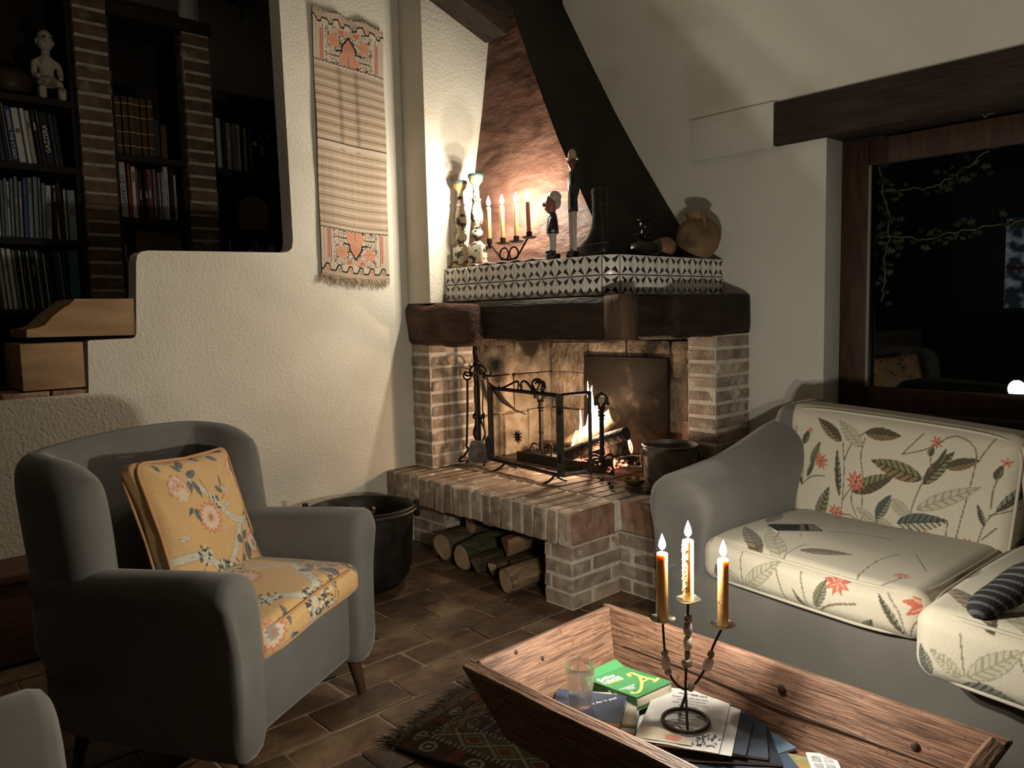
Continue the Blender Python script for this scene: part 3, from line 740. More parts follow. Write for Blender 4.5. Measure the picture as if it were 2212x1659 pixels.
# flames
FL1 = emis('fire_flame', (1.0, .74, .42), 16, transp=True); FL2 = emis('fire_flame_violet', (.95, .85, 1.0), 10, transp=True)
fire = thing('fire', 'tall bright flames rising from the burning logs', 'fire', (2.93, 2.56, .52))
def flame_tongue(pts, rs, m):
    P = smooth_loop(pts, 24, closed=False); r_ = np.interp(np.linspace(0, 1, 24), np.linspace(0, 1, len(rs)), rs); rings = []
    for p, r0 in zip(P, r_): rings.append([p+Vector((.35*r0*math.cos(a)*.68+r0*math.sin(a)*.70, -.64*r0*math.sin(a)+.35*r0*math.cos(a)*.73, 0)) for a in [2*PI*k/10 for k in range(10)]])
    q = G(); q.loft(rings); q.build('flame', m, fire, world=True, smooth=True)
flame_tongue([(2.92, 2.62, .56), (2.92, 2.60, .62), (2.92, 2.59, .70), (2.92, 2.60, .78), (2.92, 2.605, .845)], [.012, .017, .011, .006, .0008], FL1)
flame_tongue([(2.92, 2.57, .60), (2.92, 2.57, .66), (2.92, 2.575, .73), (2.92, 2.58, .80), (2.92, 2.575, .825)], [.009, .013, .009, .004, .0008], FL1)
flame_tongue([(2.91, 2.66, .53), (2.91, 2.65, .58), (2.91, 2.645, .64), (2.91, 2.65, .70)], [.007, .009, .005, .0008], FL1)
flame_tongue([(2.93, 2.59, .59), (2.93, 2.575, .64), (2.93, 2.56, .69), (2.93, 2.555, .74)], [.014, .018, .010, .0008], FL2)
flame_tongue([(2.90, 2.70, .50), (2.90, 2.685, .54), (2.90, 2.67, .59)], [.006, .008, .0008], FL1)
add_light('fire_light', (-.02, 0, .12), FIRE_W, FIRE_COL, .035, fire)
add_light('ember_light', (-.05, -.06, -.015), FIRE_W*.3, (1.0, .50, .28), .04, fire)
# iron trough of the grate and andirons
gr = thing('fire_grate', 'low dark iron trough grate holding the embers', 'grate', (2.80, 2.6, zs))
q = G(); q.rb((2.80, 2.78, .432), (.012, .46, .052), .002); q.build('front_bar', IRON, gr, world=True)
q = G(); q.rb((2.825, 2.475, .432), (.012, .20, .052), .002, Matrix.Rotation(.20, 3, 'Z')); q.build('front_bar', IRON, gr, world=True)
for k in range(5):
    q = G(); q.tube([(2.86+.05*k, 2.37, .452+.004*k), (2.87+.05*k, 2.62, .455)], .005, 6); q.build('grate_bar', IRON, gr, world=True)
def andiron(label, x, y, top, heart):
    t = thing('andiron', label, 'andiron', (x, y, zs), group='andirons in the fireplace')
    q = G(); z0 = zs+.06; q.tube([(x, y, z0), (x, y, top-.075)], .0115, 8)
    for z_, r_ in ((top-.07, .020), (top-.087, .014), (top-.104, .019), (top-.12, .015), (zs+.16, .016)): q.ell((x, y, z_), (r_, r_, .008), n=10, m=6)
    q.build('post', IRON, t, world=True)
    q = G(); hd = Vector((cr.x, cr.y, 0)); c = Vector((x, y, top-.028))
    q.tube([c+hd*(.026*math.sin(a))+Vector((0, 0, .026*math.cos(a))) for a in [PI*1.25*(i/14-.5)*1.35 for i in range(15)]]+[c+Vector((0, 0, -.05))], .009, 7)
    q.tube([c+hd*(-.024)+Vector((0, 0, -.012)), c+Vector((0, 0, -.05))], .006, 7)
    q.ell(c+Vector((0, 0, .032)), (.008, .008, .008), n=8, m=6); q.ell(c+hd*.028+Vector((0, 0, -.018)), (.010, .010, .010), n=8, m=6); q.ell(c-hd*.028+Vector((0, 0, -.018)), (.010, .010, .010), n=8, m=6)
    q.build('finial', IRON, t, world=True)
    for sg in (-1, 1):
        q = G(); P = [Vector((x, y, z0+.01))+hd*sg*a+Vector((0, 0, b)) for a, b in [(0, 0), (.02, .025), (.045, .03), (.058, .005), (.05, -.03), (.055, -.066)]]
        q.tube(smooth_loop(P, 18, False), .006, 6); q.build('foot', IRON, t, world=True)
        q = G(); q.tube(smooth_loop([Vector((x, y, z0+.005))+hd*sg*a+Vector((0, 0, b)) for a, b in [(.045, .02), (.042, -.012), (.022, -.014), (.020, .004), (.032, .006)]], 14, False), .0045, 6); q.build('scroll', IRON, t, world=True)
    q = G(); q.tube([(x, y, z0-.01), (x+.25, y, zs+.05), (x+.28, y, zs+.005)], .008, 6); q.build('log_rest', IRON, t, world=True)
andiron('twisted iron andiron with heart shaped feet behind the fire screen', 2.86, 2.885, .80, True)
andiron('black iron andiron standing in front of the glowing log', 2.815, 2.425, .80, False)
# fire screen
fs = thing('fire_screen', 'black folding fire screen with mesh panels and scroll feet', 'fire screen', (2.60, 2.65, zs))
MESHM = glassy('screen_mesh', (.78, .76, .74), .5, .25)
A_, B_, C__ = Vector((2.615, 3.01, 0)), Vector((2.555, 2.455, 0)), Vector((2.745, 2.425, 0)); zb_, zt_ = zs+.035, zs+.41
def panel(a, b, lift=0):
    d = (b-a).normalized(); a = a+d*.012; b = b-d*.012
    up = Vector((0, 0, 1))
    q = G()
    for p0, p1 in ((a, b),):
        for z_ in (zb_, zt_): q.tube([p0+up*z_, p1+up*z_], .0095, 4)
    for p0 in (a, b): q.tube([p0+up*(zb_-.006), p0+up*(zt_+.006)], .0125, 4)
    fr = q.build('panel_frame', IRON, fs, world=True, smooth=20)
    q = G(); q.add([a+up*zb_, b+up*zb_, b+up*zt_, a+up*zt_], [(0, 1, 2, 3)]); q.build('wire_mesh', MESHM, fr, world=True, smooth=0)
panel(A_, B_); panel(B_, C__)
q = G(); q.tube([A_+Vector((.012, .012, zb_)), A_+Vector((.012, .012, zt_))], .012, 4); q.build('edge_post', mat('brass_dark', (.12, .08, .035), rough=.5, metal=.5), fs, world=True)
for z_ in (zb_+.08, zt_-.07):
    q = G(); q.cyl(B_+Vector((-.002, 0, z_-.02)), B_+Vector((-.002, 0, z_+.02)), .008, n=8); q.build('hinge', IRON, fs, world=True)
for p in (A_.lerp(B_, .22), B_+Vector((-.006, .03, 0))):
    q = G(); q.tube(smooth_loop([p+Vector((-.07, .01, zs+.004)), p+Vector((-.035, .004, zs+.012)), p+Vector((0, 0, zb_))], 8, False), .006, 5); q.tube(smooth_loop([p+Vector((.05, -.03, zs+.004)), p+Vector((.03, -.015, zs+.012)), p+Vector((0, 0, zb_))], 8, False), .006, 5); q.build('foot', IRON, fs, world=True)
dd = (B_-A_).normalized(); top0 = A_+Vector((0, 0, zt_))
def scr(pts, r_=.0058):
    q = G(); q.tube(smooth_loop([top0+dd*a+Vector((0, 0, b)) for a, b in pts], 22, False), r_, 6); q.build('scroll', IRON, fs, world=True)
scr([(.10, .004), (.16, .022), (.235, .048), (.25, .03), (.245, .006), (.26, .0), (.275, .02), (.262, .03)]); scr([(.275, .008), (.27, .04), (.30, .052), (.34, .03), (.36, .004)])
scr([(.36, .004), (.40, .02), (.415, .045), (.40, .055), (.385, .045)]); scr([(.44, .004), (.455, .03), (.445, .056), (.42, .056)]); scr([(.385, .004), (.36, .035), (.375, .06), (.41, .065), (.44, .045), (.43, .004)], .007)
scr([(.09, .004), (.085, .02)], .004)
sc_ = A_.lerp(B_, .44)+Vector((-.012, 0, zs+.185)); q = G()
for k in range(11):
    a = 2*PI*k/11; q.tube([sc_, sc_+(dd*math.cos(a)+Vector((0, 0, math.sin(a))))*.020, sc_+(dd*math.cos(a)+Vector((0, 0, math.sin(a))))*.038], [.002, .0045, .001], 5)
q.ell(sc_, (.006, .009, .009), n=8, m=6); q.build('star_ornament', IRON, fs, world=True)
# fire irons on their stand
x, y = 2.60, 3.085
st = thing('fire_iron_stand', 'black wrought iron stand with curled hooks for fire tools', 'stand', (x, y, zs))
hd = Vector((cr.x, cr.y, 0)); b0 = Vector((x, y, 0))
q = G(); q.tube([b0+Vector((0, 0, zs+.03)), b0+Vector((0, 0, .93))], .009, 8); q.ell(b0+Vector((0, 0, .945)), (.012, .012, .014), n=10, m=8); q.ell(b0+Vector((0, 0, .97)), (.006, .006, .012), n=8, m=6); q.build('post', IRON, st, world=True)
for k in range(4):
    a = k*PI/2+.5; u = Vector((math.cos(a), math.sin(a), 0))
    q = G(); q.tube(smooth_loop([b0+u*p_+Vector((0, 0, z_)) for p_, z_ in [(0, .93), (.03, .925), (.045, .90), (.03, .885), (.055, .875), (.075, .885), (.07, .90)]], 20, False), .0055, 6); q.build('hook', IRON, st, world=True)
for sg in (-1, 1):
    q = G(); q.tube(smooth_loop([b0+hd*sg*p_+Vector((0, 0, z_)) for p_, z_ in [(.012, .66), (.025, .675), (.028, .655), (.008, .645), (.030, .58), (.02, .54), (.0, .48), (.03, .475), (.04, .50), (.022, .51)]], 30, False), .006, 6); q.build('scroll', IRON, st, world=True)
for k in range(3):
    a = k*2*PI/3+2.2; u = Vector((math.cos(a), math.sin(a), 0))
    q = G(); q.tube(smooth_loop([b0+u*p_+Vector((0, 0, z_)) for p_, z_ in [(0, zs+.05), (.03, zs+.06), (.06, zs+.03), (.075, zs+.006)]], 12, False), .006, 6); q.build('foot', IRON, st, world=True)
def tool(name, label, off, build):
    t = thing(name, label, name.replace('_', ' '), (x+off[0], y+off[1], zs+.02), group='fire tools hanging on the stand'); build(t, Vector((x+off[0], y+off[1], 0)))
def shovel(t, p):
    q = G(); q.tube([p+Vector((0, 0, .88)), p+Vector((0, 0, .53))], .005, 6); q.tube([p+hd*(.014*math.sin(a))+Vector((0, 0, .893+.014*math.cos(a))) for a in [2*PI*k/10 for k in range(10)]], .003, 5, closed=True); q.build('handle', IRON, t, world=True)
    q = G(); nrm = Vector((-cf.x, -cf.y, 0)).normalized()
    V = [(-.030, .545), (.030, .545), (.048, .50), (.050, .425), (-.050, .425), (-.048, .50)]
    q.add([p+hd*a+Vector((0, 0, b))+nrm*(.012+.010*(abs(a)/.05)) for a, b in V]+[p+hd*a+Vector((0, 0, b))+nrm*(.006+.010*(abs(a)/.05)) for a, b in V]+[p+hd*0+Vector((0, 0, .425))+nrm*.008, p+Vector((0, 0, .425))+nrm*.002],
          [(0, 1, 2, 5), (2, 3, 12), (5, 2, 12), (5, 12, 4), (6, 11, 8, 7), (8, 13, 9), (11, 13, 8), (11, 10, 13), (0, 6, 7, 1), (1, 7, 8, 2), (2, 8, 9, 3), (3, 9, 13, 12), (12, 13, 10, 4), (4, 10, 11, 5), (5, 11, 6, 0)])
    q.build('blade', mat('old_steel', (.06, .055, .05), (.14, .13, .12), scale=30, rough=.5, metal=.7), t, world=True, smooth=20)
tool('fire_shovel', 'broad iron fire shovel hanging in front of the stand', (-.045, -.035), shovel)
def poker(t, p):
    q = G(); q.tube(smooth_loop([p+Vector((0, 0, .86)), p-hd*.004+Vector((0, 0, .70)), p-hd*.012+Vector((0, 0, .53)), p-hd*.018+Vector((0, 0, .51)), p-hd*.008+Vector((0, 0, .485)), p-hd*.030+Vector((0, 0, .45))], 20, False), .006, 6); q.build('rod', IRON, t, world=True)
    q = G(); q.tube([p+hd*(.02*math.sin(a))+Vector((0, 0, .875+.02*math.cos(a))) for a in [2*PI*k/12 for k in range(12)]], .005, 6, closed=True); q.build('ring_handle', IRON, t, world=True)
    q = G(); q.tube(smooth_loop([p-hd*.03+Vector((0, 0, .45)), p-hd*.05+Vector((0, 0, .435)), p-hd*.052+Vector((0, 0, .42)), p-hd*.02+Vector((0, 0, .425))], 10, False), .005, 6); q.build('hook_tip', IRON, t, world=True)
tool('fire_poker', 'long hooked iron poker left of the stand', (-.035, .045), poker)
def tongs(t, p):
    for sg in (-1, 1):
        q = G(); q.tube([p+hd*sg*.012+Vector((0, 0, .86)), p+hd*sg*.020+Vector((0, 0, .70)), p+hd*sg*.006+Vector((0, 0, .50))], .004, 6); q.build('arm', IRON, t, world=True)
    q = G(); q.ell(p+Vector((0, 0, .87)), (.018, .012, .014), n=10, m=6); q.build('pivot', IRON, t, world=True)
tool('fire_tongs', 'iron fire tongs hanging behind the shovel on the stand', (.035, -.02), tongs)
def brush(t, p):
    q = G(); q.tube([p+Vector((0, 0, .86)), p+Vector((0, 0, .56))], .005, 6); q.build('handle', IRON, t, world=True)
    q = G(); q.lathe([(.012, .56), (.018, .54), (.026, .47), (.030, .44), (0, .44)], p, 12); q.build('bristles', mat('bristle', (.05, .04, .03), rough=.95), t, world=True)
tool('hearth_brush', 'dark bristled hearth brush hanging right of the stand', (.02, -.055), brush)
# chain from the beam above the stand
ch = thing('hanging_chain', 'short iron chain hanging from the beam above the fire tools', 'chain', (2.62, 3.09, .985))
for k in range(5):
    q = G(); c = Vector((2.62, 3.09, 1.0+.016*k)); u = Vector((1, 0, 0)) if k % 2 else Vector((0, 1, 0)); q.tube([c+u*(.005*math.cos(a))+Vector((0, 0, .010*math.sin(a))) for a in [2*PI*i/10 for i in range(10)]], .0018, 5, closed=True); q.build('link', IRON, ch, world=True)
tg = thing('bellows', 'dark narrow bellows leaning on the stones behind the screen', 'bellows', (2.72, 3.12, zs))
q = G(); q.tube([(2.80, 3.02, .68), (2.76, 3.07, .73), (2.73, 3.10, .79), (2.71, 3.13, .83)], [.004, .014, .016, .006], 8); q.build('body', mat('old_leather', (.03, .02, .014), rough=.7), tg, world=True); q = G(); q.tube([(2.80, 3.02, .68), (2.84, 2.98, .655)], [.004, .003], 6); q.build('nozzle', IRON, tg, world=True)
# copper cooking pot on a tray
POTM = mat('old_copper', (.12, .108, .098), (.24, .215, .195), scale=26, rough=.6, metal=.35, bump=.3, bscale=50, bdist=.004, dirt=((.20, .18, .16), 22, .52, .72))
tr = thing('round_tray', 'shallow round metal tray under the copper pot', 'tray', (2.80, 2.085, zs))
q = G(); q.lathe([(0, 0), (.138, 0), (.154, .006), (.158, .012), (.154, .012), (.138, .004), (0, .004)], (2.80, 2.085, zs), 40, cap=False); q.build('dish', mat('pewter', (.14, .125, .105), (.24, .215, .18), scale=18, rough=.35, metal=.85), tr, world=True, smooth=40)
q = G(); q.lathe([(.0, .012), (.035, .012), (.045, .020), (.050, .040), (.047, .040), (.040, .021), (0, .016)], (2.712, 2.150, zs), 28, cap=False); tag(base_origin(q.build('small_bowl', mat('brass', (.26, .20, .10), rough=.35, metal=.9), None, smooth=40)), 'small shiny brass bowl on the tray beside the pot', 'bowl')
pt = thing('copper_pot', 'large blackened copper pot with ring handles on the hearth', 'pot', (2.862, 2.058, zs+.005))
c = (2.862, 2.058, zs+.005)
q = G(); q.lathe([(0, 0), (.108, 0), (.116, .01), (.119, .05), (.121, .170), (.127, .176), (.127, .183), (.119, .183), (.115, .17), (.112, .05), (.105, .012), (0, .012)], c, 44, cap=False); q.build('body', POTM, pt, world=True, smooth=35)
q = G(); q.tube([Vector(c)+Vector((.125*math.cos(a), .125*math.sin(a), .180)) for a in [2*PI*k/36 for k in range(36)]], .005, 6, closed=True); q.build('rim', POTM, pt, world=True)
for sg in (-1, 1):
    cc = Vector(c)+hd*sg*.131+Vector((0, 0, .115)); q = G(); q.tube([cc+Vector((hd.y, -hd.x, 0))*(.020*math.cos(a))+Vector((0, 0, .034*math.sin(a))) for a in [2*PI*k/18 for k in range(18)]], .0045, 6, closed=True); h_ = q.build('ring_handle', mat('copper_ring', (.30, .20, .14), rough=.4, metal=.9), pt, world=True)
    q = G(); q.rb(Vector(c)+hd*sg*.124+Vector((0, 0, .148)), (.022, .022, .03), .004); q.build('lug', POTM, pt, world=True)
for k, (dx, dy) in enumerate([(-.33, .08), (-.37, .03), (-.29, .16)]):
    q = G(); q.ell((2.99+dx, 2.17+dy, zs+.010), (.012, .009, .010)); q.jitter(.004, 60); tag(base_origin(q.build('charcoal_piece', CHAR, None)), ['small black coal nearest the tray edge', 'small black coal farthest out on the hearth bricks', 'small black coal behind the tray rim'][k], 'charcoal')

# ------------------------------------------------------------------ on the mantel shelf
zm = zt
CLOTH = mat('runner_cloth', (.52, .42, .38), (.64, .54, .49), scale=20, rough=.95)
V, F, Ax, raw = rbox((.10, .50, .004), .0019, (8, 40, 1)); V[:, 2] += .004*np.sin(V[:, 1]*60)+.002*np.sin(V[:, 1]*140+V[:, 0]*80)+.005
V = V+np.array([2.503, 2.70, zm+.001]); tag(base_origin(numpy_obj('cloth_runner', V, F, CLOTH)), 'crumpled pale cloth under the iron candelabra on the mantel', 'cloth')
# distressed wooden candlesticks
PAINT = mat('chipped_paint', (.46, .40, .28), (.56, .49, .36), scale=8, rough=.7, coord='World', dirt=((.05, .035, .025), 30, .545, .575))
OCHRE = mat('ochre_paint', (.40, .25, .09), (.50, .35, .15), scale=14, rough=.7, coord='World', dirt=((.08, .05, .025), 30, .55, .58))
GREENP = mat('green_paint', (.035, .075, .065), (.08, .14, .12), scale=20, rough=.6, coord='World')
def candlestick(p, h, s, label):
    t = thing('candlestick', label, 'candlestick', p, .35, group='chipped candlesticks on the mantel'); k = h/.45
    q = G(); q.rb((0, 0, .008*k), (.078*s, .078*s, .016*k), .002); q.build('foot', OCHRE, t)
    q = G(); q.rb((0, 0, .062*k), (.070*s, .070*s, .092*k), .006); q.build('block', PAINT, t)
    q = G(); q.lathe([(r_*s, z_*k) for r_, z_ in [(.030, .108), (.026, .116), (.014, .128), (.014, .134), (.024, .142), (.029, .158), (.027, .174), (.016, .185), (.020, .190), (.020, .196), (.014, .199), (.024, .212), (.030, .235), (.029, .258), (.023, .290), (.018, .318), (.022, .324), (.022, .331), (.016, .335), (.015, .365), (.014, .392), (.017, .398)]], n=24); q.build('turned_stem', PAINT, t, smooth=40)
    q = G(); q.lathe([(r_*s, z_*k) for r_, z_ in [(.017, .398), (.030, .415), (.033, .428), (.033, .434)]], n=24); q.build('cup', OCHRE, t, smooth=40)
    q = G(); q.lathe([(r_*s, z_*k) for r_, z_ in [(.034, .433), (.037, .438), (.037, .446), (.034, .450), (0, .450)]], n=24); q.build('drip_pan', GREENP, t, smooth=40)
    q = G(); q.tube([(0, 0, .448*k), (0, 0, .480*k)], [.002, .0004], 6); q.build('spike', IRON, t)
    return t
candlestick((2.515, 3.085, zm), .435, 1.0, 'shorter chipped white candlestick nearest the plaster wall')
candlestick((2.513, 2.957, zm), .450, 1.05, 'taller chipped white candlestick with green pan')
# four armed iron candelabra
ca = thing('candelabra', 'black iron candelabra of rings holding four candles', 'candelabra', (2.505, 2.70, zm+.007))
cx_ = 2.488; zc_ = zm+.014
for y_ in (2.735, 2.668):
    q = G(); q.tube([(cx_, y_+.030*math.cos(a), zc_+.030+.030*math.sin(a)) for a in [2*PI*k/24 for k in range(24)]], .0042, 7, closed=True); q.build('ring', IRON, ca, world=True)
for pts in ([(2.69, .002), (2.75, .012), (2.79, .045), (2.83, .078), (2.855, .075), (2.862, .060)], [(2.71, .002), (2.65, .012), (2.61, .05), (2.575, .088), (2.55, .092)]):
    q = G(); q.tube(smooth_loop([(cx_, a, zc_+b) for a, b in pts], 20, False), .0045, 7); q.build('arm', IRON, ca, world=True)
cups = [(2.838, zm+.100, .170, 0), (2.741, zm+.096, .172, 1), (2.648, zm+.096, .170, 1), (2.562, zm+.108, .160, 1)]
labels = ['lit honeycomb candle, leftmost of the four on the mantel', 'lit honeycomb candle, second from left on the mantel candelabra', 'lit honeycomb candle, third from left on the mantel candelabra', 'smooth reddish lit candle, rightmost and tallest on the mantel']
for (y_, z_, h_, pan), lb, k in zip(cups, labels, range(4)):
    if pan:
        q = G(); q.lathe([(0, -.006), (.022, -.005), (.034, .002), (.035, .004), (.022, -.002), (0, -.003)], (cx_, y_, z_), 24, cap=False); q.build('drip_pan', mat('dull_iron', (.10, .08, .065), rough=.4, metal=.8), ca, world=True, smooth=40)
    q = G(); q.lathe([(.006, -.022 if not pan else -.004), (.007, 0), (.013, .002), (.0135, .026), (.0115, .026), (.011, .003), (0, .003)], (cx_, y_, z_), 16, cap=False); q.build('cup', IRON, ca, world=True, smooth=40)
    candle((cx_, y_, z_+.004), h_, .0105 if k < 3 else .010, lb, 'candles on the mantel', WAX if k < 3 else WAXR, ripple=.0004 if k < 3 else 0, tilt=(0, [0, .01, -.01, .05][k]))
# skinned figures
def skin(name, verts, edges, radii, m, parent=None, world=False, sub=2, root=0):
    me = bpy.data.meshes.new(name); me.from_pydata([tuple(v) for v in verts], edges, []); o_ = bpy.data.objects.new(name, me); COL.objects.link(o_)
    sk = o_.modifiers.new('s', 'SKIN'); sk.use_smooth_shade = True
    for k, rd_ in enumerate(radii):
        sv = me.skin_vertices[0].data[k]; sv.radius = (rd_, rd_) if not isinstance(rd_, tuple) else rd_; sv.use_root = (k == root)
    ss = o_.modifiers.new('u', 'SUBSURF'); ss.levels = sub; ss.render_levels = sub
    dg = bpy.context.evaluated_depsgraph_get(); me2 = bpy.data.meshes.new_from_object(o_.evaluated_get(dg)); bpy.data.objects.remove(o_); me2.name = name
    me2.materials.clear(); me2.materials.append(m); me2.polygons.foreach_set('use_smooth', [True]*len(me2.polygons))
    if world and parent is not None: me2.transform(wm(parent).inverted())
    n_ = bpy.data.objects.new(name, me2); COL.objects.link(n_)
    if parent is not None: n_.parent = parent; WM[n_] = wm(parent)
    return n_
BLACKP = mat('black_paint', (.010, .011, .014), (.03, .03, .035), scale=30, rough=.4)
WHITEP = mat('white_paint', (.36, .33, .28), (.46, .42, .36), scale=25, rough=.55)
SKINP = mat('brown_paint', (.10, .035, .022), (.17, .065, .04), scale=20, rough=.45)
f2 = thing('carved_figure', 'tall thin carved man in dark jacket and pale hat', 'figurine', (2.500, 2.300, zm), -PI/2-.35, group='painted carved figures on the mantel')
q = G(); q.rb((0, 0, .008), (.062, .045, .016), .003); q.build('base', BLACKP, f2)
for sg in (-1, 1):
    q = G(); q.loft([[(sg*.012+a*w_, b*d_-.002, z_) for a, b in [(math.cos(t_), math.sin(t_)) for t_ in [2*PI*k/12 for k in range(12)]]] for z_, w_, d_ in [(.026, .009, .010), (.08, .010, .010), (.15, .0115, .012), (.22, .013, .014)]]); q.build('leg', WHITEP, f2, smooth=40)
    q = G(); q.ell((sg*.013, -.008, .022), (.011, .019, .009), n=12, m=8); q.build('shoe', BLACKP, f2, smooth=True)
    skin('arm', [(sg*.030, 0, .345), (sg*.037, .006, .285), (sg*.026, -.004, .235)], [(0, 1), (1, 2)], [.010, .009, .007], BLACKP, f2)
q = G(); q.loft([[(a*w_, b*d_, z_) for a, b in [(math.cos(t_), math.sin(t_)) for t_ in [2*PI*k/18 for k in range(18)]]] for z_, w_, d_ in [(.195, .030, .019), (.235, .028, .019), (.29, .027, .018), (.335, .034, .018), (.358, .030, .015), (.368, .012, .010)]]); q.build('jacket', BLACKP, f2, smooth=40)
q = G(); q.loft([[(a*w_, -.0035+b*d_, z_) for a, b in [(math.cos(t_), math.sin(t_)) for t_ in [2*PI*k/14 for k in range(14)]]] for z_, w_, d_ in [(.205, .016, .0175), (.25, .014, .0175), (.30, .011, .0165), (.35, .006, .012)]]); q.build('shirt', WHITEP, f2, smooth=40)
q = G(); q.loft([[(a*w_, dy+b*d_, z_) for a, b in [(math.cos(t_), math.sin(t_)) for t_ in [2*PI*k/16 for k in range(16)]]] for z_, w_, d_, dy in [(.360, .008, .008, 0), (.376, .009, .009, -.001), (.388, .014, .015, -.003), (.405, .0165, .018, -.002), (.424, .016, .018, 0), (.432, .010, .012, 0)]]); q.ell((0, -.021, .404), (.0035, .004, .006), n=8, m=6); q.ell((-.017, 0, .405), (.003, .004, .006), n=8, m=6); q.ell((.017, 0, .405), (.003, .004, .006), n=8, m=6); hd_ = q.build('head', SKINP, f2, smooth=40)
for sg in (-1, 1):
    q = G(); q.ell((sg*.006, -.0185, .411), (.003, .0015, .002), n=8, m=6); q.build('eye', WHITEP, hd_)
q = G(); q.ell((0, -.0195, .393), (.006, .002, .0018), n=8, m=6); q.build('mouth', mat('red_paint', (.25, .05, .04)), hd_)
q = G(); q.lathe([(.018, .420), (.026, .418), (.027, .421), (.019, .426), (.018, .440), (.013, .454), (.005, .460), (0, .460)], n=20); q.build('hat', mat('hat_paint', (.33, .27, .16), (.42, .35, .22), scale=30, rough=.6), f2, smooth=40)
f1 = thing('carved_figure', 'small squat carved man with white cap and dark coat', 'figurine', (2.497, 2.422, zm), -PI/2-.75, group='painted carved figures on the mantel')
q = G(); q.rb((0, 0, .012), (.082, .060, .024), .004); q.jitter(.002, 40); q.build('base', BLACKP, f1)
for sg in (-1, 1):
    q = G(); q.loft([[(sg*.018+a*w_, b*w_, z_) for a, b in [(math.cos(t_), math.sin(t_)) for t_ in [2*PI*k/12 for k in range(12)]]] for z_, w_ in [(.036, .012), (.07, .014), (.12, .018), (.135, .016)]]); q.build('leg', WHITEP, f1, smooth=40)
    q = G(); q.ell((sg*.019, -.010, .032), (.014, .024, .012), n=12, m=8); q.build('shoe', BLACKP, f1, smooth=True)
    skin('arm', [(sg*.030, 0, .185), (sg*.036, -.008, .150), (sg*.026, -.020, .120)], [(0, 1), (1, 2)], [.012, .011, .008], BLACKP, f1)
q = G(); q.loft([[(a*w_, b*d_, z_) for a, b in [(math.cos(t_), math.sin(t_)) for t_ in [2*PI*k/18 for k in range(18)]]] for z_, w_, d_ in [(.112, .036, .028), (.14, .034, .027), (.175, .032, .023), (.198, .026, .019), (.206, .014, .014)]]); q.build('coat', BLACKP, f1, smooth=40)
q = G(); q.loft([[(a*w_, dy+b*d_, z_) for a, b in [(math.cos(t_), math.sin(t_)) for t_ in [2*PI*k/18 for k in range(18)]]] for z_, w_, d_, dy in [(.200, .014, .015, -.002), (.212, .020, .022, -.006), (.228, .024, .027, -.006), (.250, .026, .029, -.003), (.268, .024, .027, 0), (.284, .014, .016, 0)]]); q.ell((0, -.035, .240), (.006, .009, .010), n=10, m=8); q.ell((0, -.030, .222), (.010, .007, .004), n=10, m=6)
for sg in (-1, 1): q.ell((sg*.026, .002, .242), (.004, .007, .010), n=8, m=6)
hd_ = q.build('head', mat('pink_brown_paint', (.22, .085, .06), (.32, .13, .09), scale=20, rough=.45), f1, smooth=40)
for sg in (-1, 1):
    q = G(); q.ell((sg*.010, -.0300, .252), (.004, .002, .003), n=8, m=6); q.build('eye', BLACKP, hd_)
q = G(); q.ell((0, .012, .272), (.031, .030, .028), n=18, m=10); q.ell((0, .022, .250), (.028, .018, .030), n=16, m=10); q.build('cap', WHITEP, f1, smooth=True)
# boot shaped vase
LEATH = mat('black_boot', (.008, .007, .006), (.022, .019, .016), scale=18, rough=.38, bump=.4, bscale=25, bdist=.008)
bt = thing('boot', 'dark worn leather boot standing at the mantel corner', 'boot', (2.505, 2.175, zm), 0)
def oval(cy, cz, ry, rx, tilt=0, n=20): return [(rx*math.cos(a), cy+ry*math.sin(a), cz+tilt*ry*math.sin(a)) for a in [2*PI*k/n for k in range(n)]]
q = G(); q.loft([oval(.02, .004, .082, .030), oval(.02, .014, .086, .034), oval(.02, .035, .084, .035), oval(.012, .060, .072, .034, -.25), oval(-.005, .085, .054, .031, -.30), oval(-.018, .115, .040, .028, -.1), oval(-.022, .16, .034, .027), oval(-.022, .22, .034, .028), oval(-.022, .272, .037, .030), oval(-.022, .276, .035, .028), oval(-.022, .25, .028, .022)], caps=True); q.build('upper', LEATH, bt, smooth=50)
q = G(); q.loft([oval(.02, .0, .084, .032), oval(.02, .0, .089, .037), oval(.02, .012, .089, .037), oval(.02, .013, .084, .032)]); q.build('sole', mat('boot_sole', (.05, .04, .03), rough=.7), bt, smooth=30)
for z_, cy, ry, rx in ((.19, -.022, .036, .030), (.262, -.022, .038, .031)):
    q = G(); q.tube([Vector(p) for p in oval(cy, z_, ry, rx)], .0022, 6, closed=True); q.build('strap', LEATH, bt, smooth=True)
q = G(); q.tube([Vector(p) for p in oval(.018, .044, .083, .0355, -.08)], .0015, 6, closed=True); q.build('welt_stitching', mat('grey_leather', (.10, .09, .08), rough=.5), bt, smooth=True)
# oil lamp
DKG = mat('dark_bronze', (.010, .009, .0075), (.024, .021, .017), scale=20, rough=.32, metal=.4)
ol = thing('oil_lamp', 'squat dark oil lamp with flared collars on the mantel', 'oil lamp', (2.735, 2.096, zm))
q = G(); q.lathe([(0, 0), (.045, 0), (.068, .012), (.076, .030), (.070, .050), (.050, .064), (.025, .070)], n=32); q.build('reservoir', DKG, ol, smooth=40)
q = G(); q.lathe([(.020, .068), (.022, .085), (.028, .088), (.050, .090), (.050, .093), (.020, .098), (.017, .112), (.024, .122), (.024, .140), (.020, .148), (.034, .152), (.034, .155), (0, .155)], n=28); q.build('burner', DKG, ol, smooth=35)
